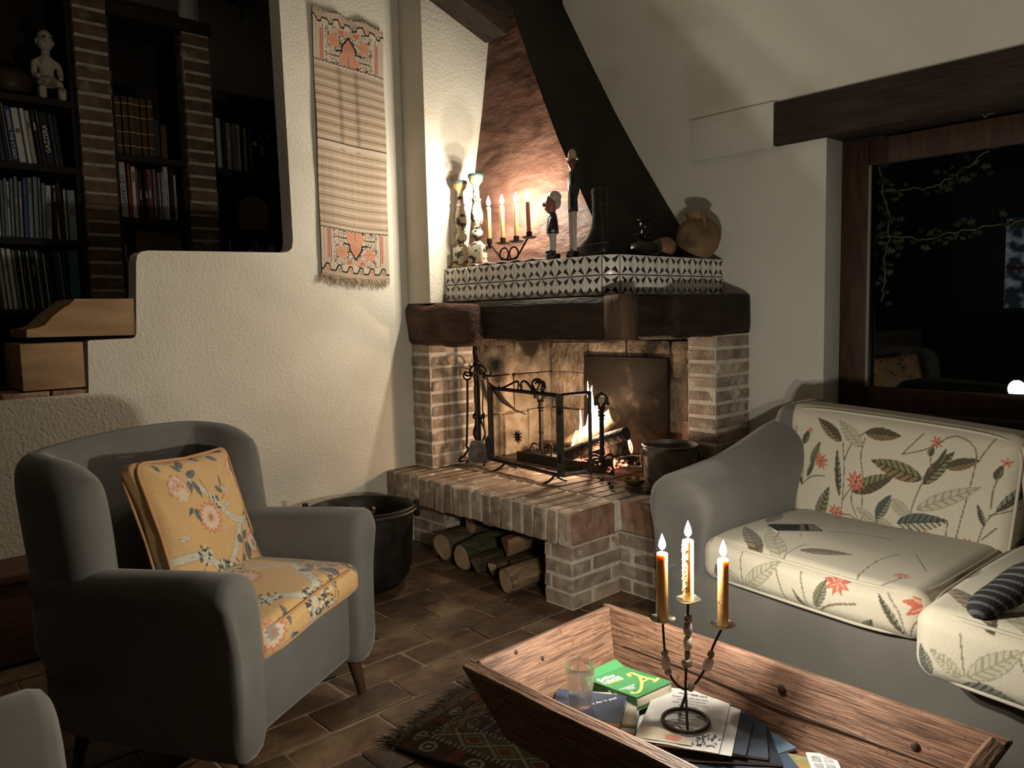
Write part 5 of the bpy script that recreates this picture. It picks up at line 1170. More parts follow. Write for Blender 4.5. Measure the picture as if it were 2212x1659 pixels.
# ------------------------------------------------------------------ sofa
CREAM = (.50, .455, .365)
def botan(p, mp, sc, bud=True):
    """printed stems, leaves and flowers; mp maps drawing units to cloth metres, sc = metres per unit"""
    BRl, BRd, OL, GY, PA, PAo = (.23, .155, .075), (.10, .075, .045), (.20, .19, .10), (.22, .215, .17), (.43, .40, .30), (.27, .25, .18)
    ST = (.17, .145, .095); RD, RD2, DK = (.46, .105, .065), (.36, .14, .09), (.055, .055, .045); BL = (.10, .115, .11)
    def S_(pts, w=5): p.curve([mp(*a) for a in pts], max(w*sc, .0034)*1.15, ST, 18)
    def Lf(a, b, w, c1, c2, v=DK, out=None): p.leaf(*mp(*a), *mp(*b), w*sc, c1, c2, v, out)
    def Fl(c, r, n=9): 
        x, y = mp(*c); p.flower(x, y, r*sc, RD, RD2, n, .3); p.flower(x, y, r*sc*.7, (.58, .30, .22), RD, 6, .6); p.disc(x, y, r*sc*.12, DK)
    S_([(1095, 810), (1130, 640), (1140, 480), (1125, 340)]); S_([(1140, 440), (1180, 350), (1250, 290), (1290, 275)])
    Lf((1240, 370), (1090, 215), 75, PA, PA, PAo, PAo); Lf((1115, 335), (960, 200), 72, BRl, BRd); Lf((1255, 290), (1455, 312), 70, BRd, BRl); Lf((1108, 640), (1092, 375), 40, BRd, GY)
    S_([(1255, 320), (1240, 420), (1260, 560), (1245, 780)], 3)
    S_([(845, 580), (860, 460), (850, 390), (900, 270)]); Lf((862, 345), (910, 262), 40, BRd, OL); Fl((910, 265), 22, 5); Lf((915, 460), (980, 335), 45, OL, GY); Fl((985, 445), 50); Lf((885, 530), (945, 430), 30, OL, BRd)
    S_([(770, 520), (775, 380), (820, 240)], 3); Lf((845, 580), (812, 455), 22, BRd, BRd); S_([(850, 570), (920, 530), (1012, 528)], 7); Lf((760, 380), (845, 372), 28, OL, GY)
    Lf((1190, 615), (1445, 522), 85, OL, BRd); Fl((1215, 560), 62); S_([(1190, 610), (1190, 690), (1240, 800), (1300, 890)]); S_([(1130, 660), (1180, 600), (1215, 570)])
    Fl((1078, 735), 52); S_([(1100, 740), (1180, 750), (1240, 800)], 7); Lf((925, 800), (1042, 585), 70, GY, OL); Lf((1040, 820), (1130, 800), 30, OL, BRd)
    Lf((1340, 795), (1215, 700), 60, PA, PA, PAo, PAo); Lf((1340, 770), (1470, 870), 80, PA, PA, PAo, PAo); Lf((1530, 750), (1415, 648), 75, PA, PA, PAo, PAo); Lf((1335, 765), (1428, 630), 62, BL, GY); S_([(1338, 900), (1340, 770)], 4)
    S_([(1500, 930), (1540, 720), (1590, 570), (1650, 470)]); Lf((1590, 545), (1300, 440), 95, BRl, OL); Lf((1598, 572), (1732, 395), 70, BRd, OL); Lf((1700, 480), (1860, 440), 60, BRd, BRl); S_([(1630, 500), (1615, 400), (1605, 370)]); Lf((1612, 420), (1625, 365), 34, OL, BRd); Fl((1640, 345), 36, 7)
    Lf((1660, 470), (1695, 375), 25, BRd, OL)
    S_([(1470, 410), (1600, 380), (1720, 310), (1830, 380), (1830, 560), (1780, 880)], 4); S_([(1470, 410), (1570, 295)], 4); S_([(1855, 430), (1910, 320)], 4)
    Lf((1570, 710), (1880, 585), 75, PA, PA, PAo, PAo); Lf((1462, 788), (1738, 772), 95, BL, PA); S_([(1735, 775), (1722, 960)], 4); S_([(1530, 790), (1528, 930)], 4)
    Lf((1548, 915), (1625, 845), 32, BRd, OL); Fl((1625, 840), 26, 5); S_([(1548, 915), (1560, 945), (1640, 935)], 5); Lf((1725, 965), (1825, 890), 34, OL, BRd); Fl((1840, 900), 38, 7)
    S_([(1870, 1010), (1910, 800), (1960, 720), (2060, 610)]); Lf((1915, 800), (1872, 680), 30, BRd, GY); S_([(1910, 870), (1970, 810)], 7); Lf((1960, 720), (2110, 545), 50, GY, BRd); Fl((2112, 625), 70); S_([(1930, 740), (2050, 710), (2130, 700)], 6)
    S_([(1935, 700), (1935, 600), (1950, 530)]); Lf((1935, 545), (1965, 462), 40, BRd, OL); Fl((1978, 450), 30, 5); Lf((2150, 475), (2035, 362), 85, BRd, BRl); Lf((2055, 1055), (2095, 850), 75, OL, GY); Lf((2020, 1040), (1935, 940), 50, PA, PA, PAo, PAo)
FLORAL = mat('botanical_cloth', (1, 1, 1), attr=True, rough=.85, bump=.10, bscale=400, bdist=.001, spec=.15, sheen=.15)
PIPE_C = mat('cream_piping', (.46, .42, .34), rough=.8)
sofa = thing('sofa', 'cream botanical print sofa with grey covered arms and base', 'sofa', (2.55, .6, 0))
V, F, Ax, raw = rbox((.96, 2.0, .30), .03, (20, 40, 8)); V += np.array([2.51, .50, .215]); V[:, 0] += .02*np.sin(V[:, 1]*9)*.3; numpy_obj('base', V, F, GREYF, sofa, world=True)
V, F, Ax, raw = rbox((.30, 1.95, .62), .06, (8, 40, 14)); V += np.array([2.90, .50, .43]); V[:, 0] += .12*np.clip(V[:, 2]-.45, 0, 1); numpy_obj('back_frame', V, F, GREYF, sofa, world=True)
for sg, yc in ((1, 1.435), (-1, -.43)):
    prof = [(-.10, .07), (-.108, .30), (-.118, .46), (-.135, .55), (-.12, .625), (-.06, .662), (.01, .660), (.075, .625), (.105, .56), (.095, .45), (.085, .30), (.08, .07)]
    rings = []
    for x_, ins, rise in [(2.075, .60, 0), (2.055, .34, 0), (2.05, .14, 0), (2.06, .04, 0), (2.09, 0, 0), (2.2, -.01, .004), (2.4, -.01, .02), (2.55, -.01, .05), (2.70, 0, .09), (2.85, .02, .12), (2.95, .08, .12)]:
        ring = smooth_loop([(x_, yc-a*sg, b+(rise if b > .4 else 0)) for a, b in prof], 40); c = sum(ring, Vector())/40
        rings.append([c+(v-c)*(1-ins) for v in ring])
    q = G(); q.loft(rings); q.build('arm', GREYF, sofa, smooth=60, world=True)
    q = G(); rings = []
    for z_, w_ in ((.55, .115), (.64, .11), (.74, .095), (.80, .07), (.825, .03)): rings.append([(2.86+.10*(z_-.5)+.17*math.cos(a), yc+w_*math.sin(a), z_) for a in [2*PI*k/20 for k in range(20)]])
    q.loft(rings); q.build('back_wing', GREYF, sofa, smooth=60, world=True)
for x_, y_ in ((2.10, 1.40), (2.9, 1.40), (2.10, -.40), (2.9, -.40)):
    q = G(); q.tube([(x_, y_, 0), (x_, y_, .075)], [.02, .028], 10); q.build('leg', LEGW, sofa, world=True)
def pipe_loop(parent, fn, r_=.0048, n=80, ex=2/8):
    loop = []
    for k in range(n):
        a = 2*PI*k/n; ca, sa = math.cos(a), math.sin(a); loop.append(fn(math.copysign(abs(ca)**ex, ca), math.copysign(abs(sa)**ex, sa)))
    q = G(); q.tube(loop, r_, 6, closed=True); q.build('piping', PIPE_C, parent, smooth=True, world=True)
def zb_line(zx): return 790+(zx-880)*.244
def zt_line(zx): return 150+(zx-850)*.164
def map_back(zx, zy):
    b, t_ = zb_line(zx), zt_line(zx); return ((zx-740)/1430*.80, (b-zy)/(b-t_)*.38)
def back_cushion(y_left, wdt, hgt, zbase, drop, mpf, seed):
    d = np.array([.17, wdt, hgt])
    V, F, Ax, raw = rbox(d, .045, (18, 290, 165), crown=(.035, 0, .0))
    s_c = wdt/2-V[:, 1]; t_c = V[:, 2]+hgt/2; t_c = np.where(Ax == 5, hgt+V[:, 0]+.085, t_c)
    p_ = Paint(s_c, t_c, CREAM); botan(p_, mpf, .00058)
    p_.c *= (1+.03*rng.standard_normal(len(V)))[:, None]
    def place(P):
        x_, y_, z_ = P[..., 0], P[..., 1], P[..., 2]; k = z_/hgt+.5; u = (wdt/2-y_)/wdt
        yy = y_left-(wdt/2-y_)+.06*k*(1-u)-.03*(1-k)*(1-u); zz_ = zbase+k*hgt-drop*u+.012*np.sin(PI*u)*(k-.5); xx = 2.70+x_+.13*k-.035*u*(1-k)
        return np.stack([xx, yy, zz_], -1)
    o_ = numpy_obj('back_cushion', place(V), F, FLORAL, sofa, cols=p_.c, world=True)
    for fx in (-.082, .082): pipe_loop(o_, lambda a, b, fx=fx: Vector(place(np.array([fx*.90, a*(wdt/2-.009), b*(hgt/2-.009)]))))
    return o_
back_cushion(1.385, .735, .40, .435, .055, map_back, 1)
back_cushion(.630, .735, .40, .38, -.02, lambda a, b: (lambda q_: (q_[0]-.12, q_[1]+.04))(map_back(a, b)), 2)
def map_seat(zx, zy):
    # front face below the piping, top above it
    s0 = (zx-480)/1080
    zfront = 1035+220*s0
    if zy > zfront: return (s0*.62+.03, .135-(zy-zfront)/(170+90*s0)*.13)
    A2 = np.array([[1080, 410], [220, -240]]); sd = np.linalg.solve(A2, np.array([zx-480, zy-1035])); return (sd[0]*.62+.03, .135+sd[1]*.60)
def seat_print(p_, off=(0, 0)):
    BRl, BRd, OL, GY, PA, PAo = (.25, .16, .075), (.12, .085, .045), (.20, .19, .10), (.22, .215, .17), (.43, .40, .30), (.27, .25, .18); ST = (.17, .145, .095); RD, RD2, DK = (.46, .105, .065), (.36, .14, .09), (.055, .055, .045); BL = (.12, .13, .12)
    mp = lambda a, b: tuple(np.array(map_seat(a, b))+np.array(off)); sc = .00058
    S_ = lambda pts, w=5: p_.curve([mp(*a) for a in pts], max(w*sc, .0034)*1.15, ST, 18)
    Lf = lambda a, b, w, c1, c2, v=DK, out=None: p_.leaf(*mp(*a), *mp(*b), w*sc, c1, c2, v, out)
    def Fl(c, r, n=9): x, y = mp(*c); p_.flower(x, y, r*sc, RD, RD2, n, .3); p_.flower(x, y, r*sc*.7, (.58, .30, .22), RD, 6, .6)
    Lf((820, 1112), (640, 968), 90, BRl, BRd); Lf((1010, 1098), (1265, 1108), 80, BRd, BRl); Lf((940, 1130), (790, 995), 100, PA, PA, PAo, PAo); Lf((800, 900), (640, 860), 90, OL, BRd); Lf((760, 945), (800, 860), 80, BRd, OL)
    S_([(930, 1140), (1010, 1080), (1040, 1075)]); S_([(860, 1050), (880, 1000), (960, 960), (1100, 965)]); S_([(985, 1040), (970, 970), (930, 940)], 6); S_([(1120, 1000), (1300, 1000), (1450, 1020)], 9); S_([(1290, 1215), (1380, 1130), (1480, 1095)], 4); S_([(1560, 1090), (1600, 1160)], 4)
    Lf((735, 1255), (925, 1150), 85, PA, PA, PAo, PAo); Lf((590, 1250), (545, 1145), 60, BL, GY); Lf((715, 1255), (590, 1160), 60, PA, PA, PAo, PAo); Lf((705, 1290), (925, 1350), 95, GY, BL); S_([(725, 1250), (705, 1110)], 4); S_([(915, 1180), (990, 1390)], 4)
    Lf((1095, 1410), (1005, 1265), 24, BRd, GY); S_([(1095, 1410), (1180, 1340), (1300, 1325)], 9); S_([(1090, 1400), (1040, 1190)], 4); Lf((1120, 1350), (1165, 1215), 55, OL, GY); Fl((1215, 1228), 62)
    Lf((1500, 1480), (1390, 1265), 34, BRd, GY); S_([(1510, 1490), (1480, 1360), (1430, 1270)], 4); S_([(1520, 1490), (1545, 1410), (1600, 1390)], 6); Fl((1580, 1325), 92, 9); Lf((1600, 1400), (1650, 1280), 60, OL, GY); S_([(1590, 1360), (1600, 1440), (1640, 1480)], 9); Fl((1490, 1185), 44, 7); S_([(1340, 1225), (1440, 1210), (1490, 1190)], 5); Lf((1320, 1470), (1370, 1400), 45, OL, BRd)
    Fl((380, 1060), 60, 7); S_([(390, 1075), (420, 1150), (440, 1200)], 7); Lf((390, 1110), (430, 1095), 40, OL, GY); S_([(500, 1030), (560, 960), (640, 930)], 4); Fl((1130, 870), 30, 5); Fl((1400, 930), 28, 5)
def seat_cushion(y_left, wdt, x_front, dep, z0, thick, off, crown, seed):
    V, F, Ax, raw = rbox((dep, wdt, thick), .045, (210, 220, 40), crown=(.012, .012, crown))
    s_c = wdt/2-V[:, 1]; t_c = np.where(Ax == 0, V[:, 2]+thick/2, .135+V[:, 0]+dep/2); t_c = np.where((Ax == 2) | (Ax == 3), .135+V[:, 0]+dep/2, t_c); s_c = np.where(Ax == 2, wdt+(thick/2-V[:, 2]), s_c)
    p_ = Paint(s_c, t_c, CREAM); seat_print(p_, off); p_.c *= (1+.03*rng.standard_normal(len(V)))[:, None]
    def place(P):
        x_, y_, z_ = P[..., 0], P[..., 1], P[..., 2]; d = x_/dep+.5; u = (wdt/2-y_)/wdt
        return np.stack([x_front+dep/2+x_-.03*np.sin(PI*u)*(1-d)-.02*u*(1-d), y_left-(wdt/2-y_), z0+thick/2+z_-.03*d-.02*u*d+.008*np.sin(5*u+d*3)], -1)
    o_ = numpy_obj('seat_cushion', place(V), F, FLORAL, sofa, cols=p_.c, world=True)
    for fz in (1, -1): pipe_loop(o_, lambda a, b, fz=fz: Vector(place(np.array([a*(dep/2-.012), b*(wdt/2-.012), fz*(thick/2-.009)]))), ex=2/7)
    return o_
seat_cushion(1.335, .665, 2.005, .72, .362, .132, (0, 0), .030, 1)
seat_cushion(.660, .66, 1.865, .85, .325, .170, (-.05, .02), .035, 2)
# phone on the seat
ph_ = thing('mobile_phone', 'dark mobile phone with pale edge lying on the sofa seat', 'phone', (2.225, 1.14, .505), R(-38))
Mph = Matrix.Rotation(R(3), 3, 'Y')
q = G(); q.rb((0, 0, .006), (.146, .071, .008), .0035, Mph, 3); q.build('frame', mat('phone_edge', (.55, .55, .56), rough=.25, metal=.7), ph_)
q = G(); q.rb((0, 0, .0105), (.140, .066, .0012), .0005, Mph, 1); q.build('screen', mat('phone_glass', (.006, .006, .008), rough=.06, spec=.6), ph_)

# ------------------------------------------------------------------ person at the sofa end (a foot and trouser leg in view)
SKINM = mat('skin', (.42, .24, .16), (.50, .30, .21), scale=10, rough=.55)
pn = thing('person', 'person in white trousers and dark striped socks sitting on the sofa', 'person', (2.45, .0, .50))
hipL, kneeL, ankL, toeL = Vector((2.44, .08, .60)), Vector((2.07, .04, .70)), Vector((2.005, .450, .605)), Vector((1.875, .520, .530))
hipR, kneeR, ankR, toeR = Vector((2.44, -.10, .60)), Vector((2.05, -.24, .70)), Vector((2.00, -.02, .42)), Vector((1.90, .02, .34))
pel, wst, chs, nck, hdp = Vector((2.48, -.01, .62)), Vector((2.52, -.01, .80)), Vector((2.54, -.01, 1.02)), Vector((2.52, -.01, 1.17)), Vector((2.48, -.01, 1.27))
shL, elL, wrL = Vector((2.52, .17, 1.08)), Vector((2.44, .24, .84)), Vector((2.28, .10, .76)); shR, elR, wrR = Vector((2.52, -.19, 1.08)), Vector((2.44, -.26, .84)), Vector((2.28, -.12, .76))
vs = [pel, wst, chs, nck, hipL, kneeL, ankL, hipR, kneeR, ankR, shL, elL, wrL, shR, elR, wrR, Vector((2.47, -.01, 1.24))]
es = [(0, 1), (1, 2), (2, 3), (0, 4), (4, 5), (5, 6), (0, 7), (7, 8), (8, 9), (2, 10), (10, 11), (11, 12), (2, 13), (13, 14), (14, 15), (3, 16)]
skin('body', vs, es, [.11, .10, .11, .05, .075, .05, .034, .075, .05, .034, .05, .036, .024, .05, .036, .024, .045], SKINM, pn, True)
TROU = mat('white_trousers', (.62, .60, .56), (.70, .68, .63), scale=12, rough=.9, bump=.2, bscale=40)
skin('trousers', [pel, hipL, kneeL, kneeL.lerp(ankL, .60), kneeL.lerp(ankL, .90)+Vector((.01, .0, .03)), hipR, kneeR, kneeR.lerp(ankR, .86)], [(0, 1), (1, 2), (2, 3), (3, 4), (0, 5), (5, 6), (6, 7)], [.13, .098, .078, .072, .068, .098, .075, .058], TROU, pn, True)
skin('jumper', [pel+Vector((0, 0, -.02)), wst, chs, shL, elL, elL.lerp(wrL, .9), shR, elR, elR.lerp(wrR, .9), nck+Vector((0, 0, -.035))], [(0, 1), (1, 2), (2, 3), (3, 4), (4, 5), (2, 6), (6, 7), (7, 8), (2, 9)], [.155, .128, .14, .070, .05, .038, .070, .05, .038, .066], mat('navy_jumper', (.03, .04, .06), rough=.95), pn, True)
SOCK = mat('striped_sock', (.03, .03, .035), (.085, .082, .085), rough=.95, bump=.3, bscale=200, scale=1)
def sock_mat():
    m = SOCK; nt = m.node_tree; N = nt.nodes; b = N['Principled BSDF']
    gp = N.new('ShaderNodeNewGeometry'); mp_ = N.new('ShaderNodeVectorMath'); mp_.operation = 'DOT_PRODUCT'; mp_.inputs[1].default_value = (.75, .05, .66); nt.links.new(gp.outputs['Position'], mp_.inputs[0])
    w_ = N.new('ShaderNodeMath'); w_.operation = 'MULTIPLY'; w_.inputs[1].default_value = 330; nt.links.new(mp_.outputs['Value'], w_.inputs[0])
    s__ = N.new('ShaderNodeMath'); s__.operation = 'SINE'; nt.links.new(w_.outputs[0], s__.inputs[0]); rp = ramp(nt, [(.35, (.018, .018, .02)), (.6, (.10, .098, .10))]); nt.links.new(s__.outputs[0], rp.inputs['Fac']); nt.links.new(rp.outputs['Color'], b.inputs['Base Color'])
sock_mat()
for k_, a_, t__ in ((kneeL, ankL, toeL), (kneeR, ankR, toeR)):
    fdir = (t__-a_); mid = a_.lerp(t__, .5)+Vector((0, 0, -.012)); heel = a_-Vector((fdir.x, fdir.y, 0)).normalized()*.030+Vector((0, 0, -.03))
    skin('sock', [k_.lerp(a_, .62), a_, heel, mid, t__, t__+fdir.normalized()*.035], [(0, 1), (1, 2), (1, 3), (3, 4), (4, 5)], [.046, .042, .033, .038, .031, .018], SOCK, pn, True)
q = G(); q.ell(Vector((2.45, -.01, 1.34)), (.092, .076, .115), n=24, m=16); q.ell((2.362, -.01, 1.335), (.014, .012, .020), n=10, m=8); q.ell((2.362, -.01, 1.285), (.008, .022, .006), n=10, m=6)
for sg in (-1, 1): q.ell((2.455, -.01+sg*.076, 1.335), (.020, .009, .030), n=10, m=8); q.ell((2.368, -.01+sg*.030, 1.352), (.008, .013, .007), n=10, m=6)
q.build('head', SKINM, pn, world=True, smooth=True)
q = G(); q.ell((2.475, -.01, 1.375), (.098, .086, .098), n=24, m=14); q.build('hair', mat('dark_hair', (.03, .02, .014), rough=.7), pn, world=True, smooth=True)
for wr, sg in ((wrL, 1), (wrR, -1)):
    d = Vector((-.9, -.25*sg, -.3)).normalized(); s__ = d.cross(Vector((0, 0, 1))).normalized(); hv = [wr, wr+d*.045, wr+d*.075]; he = [(0, 1), (1, 2)]; hr = [.022, (.030, .016), (.030, .014)]
    for f_ in range(4):
        b_ = wr+d*.08+s__*(f_-1.5)*.018; i0 = len(hv); hv += [b_, b_+d*.028+Vector((0, 0, -.010)), b_+d*.045+Vector((0, 0, -.028))]; he += [(2, i0), (i0, i0+1), (i0+1, i0+2)]; hr += [.010, .009, .007]
    i0 = len(hv); hv += [wr+d*.035-s__*sg*.03, wr+d*.06-s__*sg*.045]; he += [(1, i0), (i0, i0+1)]; hr += [.011, .009]
    skin('hand', hv, he, hr, SKINM, pn, True)

# ------------------------------------------------------------------ rug
wr_, lr_ = .82, 1.2; nx, ny = 200, 290
S, Tt = np.meshgrid(np.linspace(0, wr_, nx+1), np.linspace(0, lr_, ny+1), indexing='ij'); s, t_ = S.ravel(), Tt.ravel()     # s from left edge, t from far edge towards camera
DKB, RUS, IND, IVO, PLM, OLV = (.045, .028, .022), (.135, .042, .024), (.030, .034, .050), (.26, .215, .155), (.062, .036, .042), (.085, .065, .035)
p = Paint(s, t_, DKB)
def rep(a, period): return (a % period)/period
d_e = np.minimum.reduce([s, wr_-s, t_, lr_-t_])
bands = [(0, .012, DKB), (.012, .085, (.06, .036, .026)), (.085, .100, IVO), (.100, .185, OLV), (.185, .200, IVO), (.200, .255, PLM), (.255, .268, IVO)]
dl = np.where(s < t_-.0, s, 9)
side = s; end = t_*1.9
de = np.minimum(np.minimum(side, wr_-side), np.minimum(end, (lr_-t_)*1.9))
for a, b, c in bands: p.c[(de >= a) & (de < b)] = c
run = np.where(de == side, t_, np.where(de == wr_-side, t_, s))
for a, b in ((.085, .100), (.185, .200), (.255, .268)):
    k = (de >= a) & (de < b); p.c[k & (rep(run, .016) < .5)] = DKB
k = (de >= .100) & (de < .185); a = np.abs(rep(run, .11)-.5)*2; b = np.abs((de-.1425)/.0425); dm = a+b
p.c[k & (np.abs(dm-1) < .10)] = IVO; p.c[k & (np.abs(dm-.55) < .07)] = (.20, .16, .11); p.c[k & (dm < .4)] = RUS
k = (de >= .012) & (de < .085); u = rep(run, .16)*.16; w_ = de-.048; dm = np.hypot(u-.08, w_); p.c[k & (dm < .026)] = IVO; p.c[k & (dm < .017)] = DKB; p.c[k & (dm < .009)] = IVO; p.c[k & (np.abs(u-.01) < .02) & (np.abs(w_) < .03)] = RUS
k = (de >= .200) & (de < .255); p.c[k & (np.sin(run*170)+np.sin(de*500+run*60) > 1.1)] = (.19, .15, .12)
k = de >= .268
ii = np.floor((s+t_*.0)/.085); jj = np.floor((t_+.5*((s/.085) % 1)*.085)/.12); h = np.sin(ii*12.9+jj*78.2)*43758.5; h = h-np.floor(h)
pal = np.array([IND, RUS, PLM, IVO, OLV, (.16, .05, .03), IND, DKB]); p.c[k] = pal[(h[k]*8).astype(int) % 8]
u = rep(s, .085); v = rep(t_+.5*((s/.085) % 1)*.085, .12); p.c[k & ((u < .12) | (v < .10))] = DKB
p.c[k & (h > .4) & (np.abs(u-.56) < .06) & (np.abs(v-.5) < .3)] = (.22, .18, .12); p.c[k & (h < .4) & (np.abs(v-.55) < .05)] = IVO
k2 = k & (s > .55); p.c[k2 & (np.sin(t_*210-s*40) > .3)] = np.array(PLM)*.9; p.c[k2 & (np.sin(t_*210-s*40) > .85)] = (.21, .16, .12)
p.c *= (.62+.09*rng.standard_normal(len(s)))[:, None]; p.c = np.clip(p.c, .003, 1)
ang = R(13); e1 = np.array([math.cos(ang), math.sin(ang)]); e2 = np.array([math.sin(ang), -math.cos(ang)]); o0 = np.array([1.125, 1.735])
Zr = .010+.003*np.sin(s*11+t_*7)+.018*np.exp(-(s/.025)**2)*np.exp(-((t_-.30)/.16)**2)
V = np.stack([o0[0]+s*e1[0]+t_*e2[0], o0[1]+s*e1[1]+t_*e2[1], Zr], 1); idx = np.arange((nx+1)*(ny+1)).reshape(nx+1, ny+1)
F = np.stack([idx[:-1, :-1], idx[:-1, 1:], idx[1:, 1:], idx[1:, :-1]], -1).reshape(-1, 4)
V2 = V.copy(); V2[:, 2] = .003; N0 = len(V); VV = np.concatenate([V, V2]); FF = np.concatenate([F, F[:, ::-1]+N0]); edge = np.concatenate([idx[:, 0], idx[-1, 1:], idx[-2::-1, -1], idx[0, -2::-1]]); nxt = np.roll(edge, -1); FF = np.concatenate([FF, np.stack([edge, nxt, nxt+N0, edge+N0], -1)])
rug = thing('rug', 'dark patterned tribal rug with frayed fringe under the trough table', 'rug', (1.6, 1.0, 0))
numpy_obj('woven_pile', VV, FF, mat('rug_wool', (1, 1, 1), attr=True, rough=.98, bump=.5, bscale=350, bdist=.003, spec=.05), rug, cols=np.concatenate([p.c, p.c]), world=True)
random.seed(17); q = G()
for k in range(520):
    u = random.uniform(0, wr_); b = o0+e1*u; L_ = random.uniform(.03, .09); j = random.uniform(-.03, .03)
    q.tube([(b[0], b[1], .008), (b[0]-e2[0]*L_*.5+j*.5, b[1]-e2[1]*L_*.5, .012), (b[0]-e2[0]*L_+j, b[1]-e2[1]*L_, .004)], [.0016, .0014, .0006], 3)
tag(q.build('fringe', mat('rug_fringe', (.085, .058, .036), rough=.95), rug, world=True), kind='stuff')

# ------------------------------------------------------------------ trough table
TRW = mat('trough_wood', (.060, .028, .017), (.140, .072, .045), scale=11, rough=.6, bump=.5, bscale=20, bdist=.006, coord='World', stretch=(16, 1.0, 16), spec=.35, c3=(.20, .108, .068), dirt=((.075, .034, .021), 70, .60, .70))
TRX = mat('trough_wood_end', (.060, .028, .017), (.140, .072, .045), scale=11, rough=.6, bump=.5, bscale=20, bdist=.006, coord='World', stretch=(1.0, 16, 16), spec=.35, c3=(.20, .108, .068), dirt=((.075, .034, .021), 70, .60, .70))
TRD = mat('trough_underside', (.06, .032, .02), (.11, .06, .036), scale=7, rough=.7, coord='World', stretch=(9, 1.2, 9), bump=.4, bscale=20)
tb = thing('dough_trough_table', 'low wooden dough trough used as a coffee table', 'table', (1.25, .81, 0))
RZ, FZ = .452, .305
ri = dict(x0=1.030, x1=1.462, y0=.385, y1=1.240); fl = dict(x0=1.092, x1=1.418, y0=.462, y1=1.178); th = .030
def slab(name, quad, out, m, parent=tb, js=.004):
    """board from four inner points (rim a, rim b, floor b, floor a), thickness along out"""
    a, b, c, d = [Vector(v) for v in quad]; o_ = Vector(out).normalized()*th; n1, n2 = 28, 8; rings = []
    top = []; bot = []
    for i in range(n1+1):
        for j in range(n2+1):
            u, v = i/n1, j/n2; P_ = a.lerp(b, u).lerp(d.lerp(c, u), v); w_ = mnoise.noise(P_*6)*js; top.append(P_+o_.normalized()*w_); bot.append(P_+o_+o_.normalized()*w_)
    N_ = len(top); q = G(); f = []; I = lambda i, j: i*(n2+1)+j
    for i in range(n1):
        for j in range(n2): f.append((I(i, j), I(i+1, j), I(i+1, j+1), I(i, j+1))); f.append((N_+I(i, j), N_+I(i, j+1), N_+I(i+1, j+1), N_+I(i+1, j)))
    for i in range(n1):
        for j in (0, n2): f.append((I(i, j), N_+I(i, j), N_+I(i+1, j), I(i+1, j)))
    for j in range(n2):
        for i in (0, n1): f.append((I(i, j), I(i, j+1), N_+I(i, j+1), N_+I(i, j)))
    q.add(top+bot, f); o__ = q.build(name, m, parent, world=True, smooth=40)
    bv = o__.modifiers.new('b', 'BEVEL'); bv.width = .005; bv.segments = 2; bv.limit_method = 'ANGLE'; bv.angle_limit = R(50)
    return o__
slab('side_board', [(ri['x0'], ri['y1']+.035, RZ-.004), (ri['x0'], ri['y0']-.035, RZ), (fl['x0'], fl['y0']-.03, FZ-.02), (fl['x0'], fl['y1']+.02, FZ-.02)], (-.9, 0, -.38), TRW)
slab('side_board', [(ri['x1'], ri['y1']+.028, RZ), (ri['x1'], ri['y0']-.03, RZ), (fl['x1'], fl['y0']-.03, FZ-.02), (fl['x1'], fl['y1']+.02, FZ-.02)], (.95, 0, -.3), TRW)
slab('end_board', [(ri['x0']-.004, ri['y1'], RZ), (ri['x1']+.004, ri['y1'], RZ), (fl['x1'], fl['y1'], FZ-.02), (fl['x0'], fl['y1'], FZ-.02)], (0, .92, -.38), TRX)
slab('end_board', [(ri['x0']-.004, ri['y0'], RZ), (ri['x1']+.004, ri['y0'], RZ), (fl['x1'], fl['y0'], FZ-.02), (fl['x0'], fl['y0'], FZ-.02)], (0, -.92, -.38), TRX)
q = G(); q.rb(((fl['x0']+fl['x1'])/2, (fl['y0']+fl['y1'])/2, FZ-.018), (fl['x1']-fl['x0']+.02, fl['y1']-fl['y0']+.02, .034), .004); q.build('bottom_board', TRW, tb, world=True)
KNOT = mat('wood_knot', (.025, .015, .010), rough=.7)
for P_, r_ in [((1.448, .765, .405), .011), ((1.444, .50, .39), .010)]:
    q = G(); q.ell(P_, (.004, r_*.8, r_), n=12, m=8); q.build('knot', KNOT, tb, world=True)
for P_, r_ in [((1.13, 1.236, .436), .009), ((1.20, 1.222, .405), .007)]:
    q = G(); q.ell(P_, (r_*.8, .004, r_), n=12, m=8); q.build('knot', KNOT, tb, world=True)
q = G(); q.tube([(1.439, .40, .372), (1.437, .7, .370), (1.440, 1.0, .374), (1.441, 1.18, .372)], [.0012, .0022, .002, .001], 5); q.build('crack', KNOT, tb, world=True)
for x_, y_ in ((1.12, .55), (1.39, .55), (1.12, 1.08), (1.39, 1.08)):
    q = G(); q.rb((x_, y_, .146), (.05, .05, .252), .006); q.build('leg', TRD, tb, world=True)
for y_ in (.55, 1.08): q = G(); q.rb((1.255, y_, .10), (.24, .03, .04), .005); q.build('stretcher', TRD, tb, world=True)

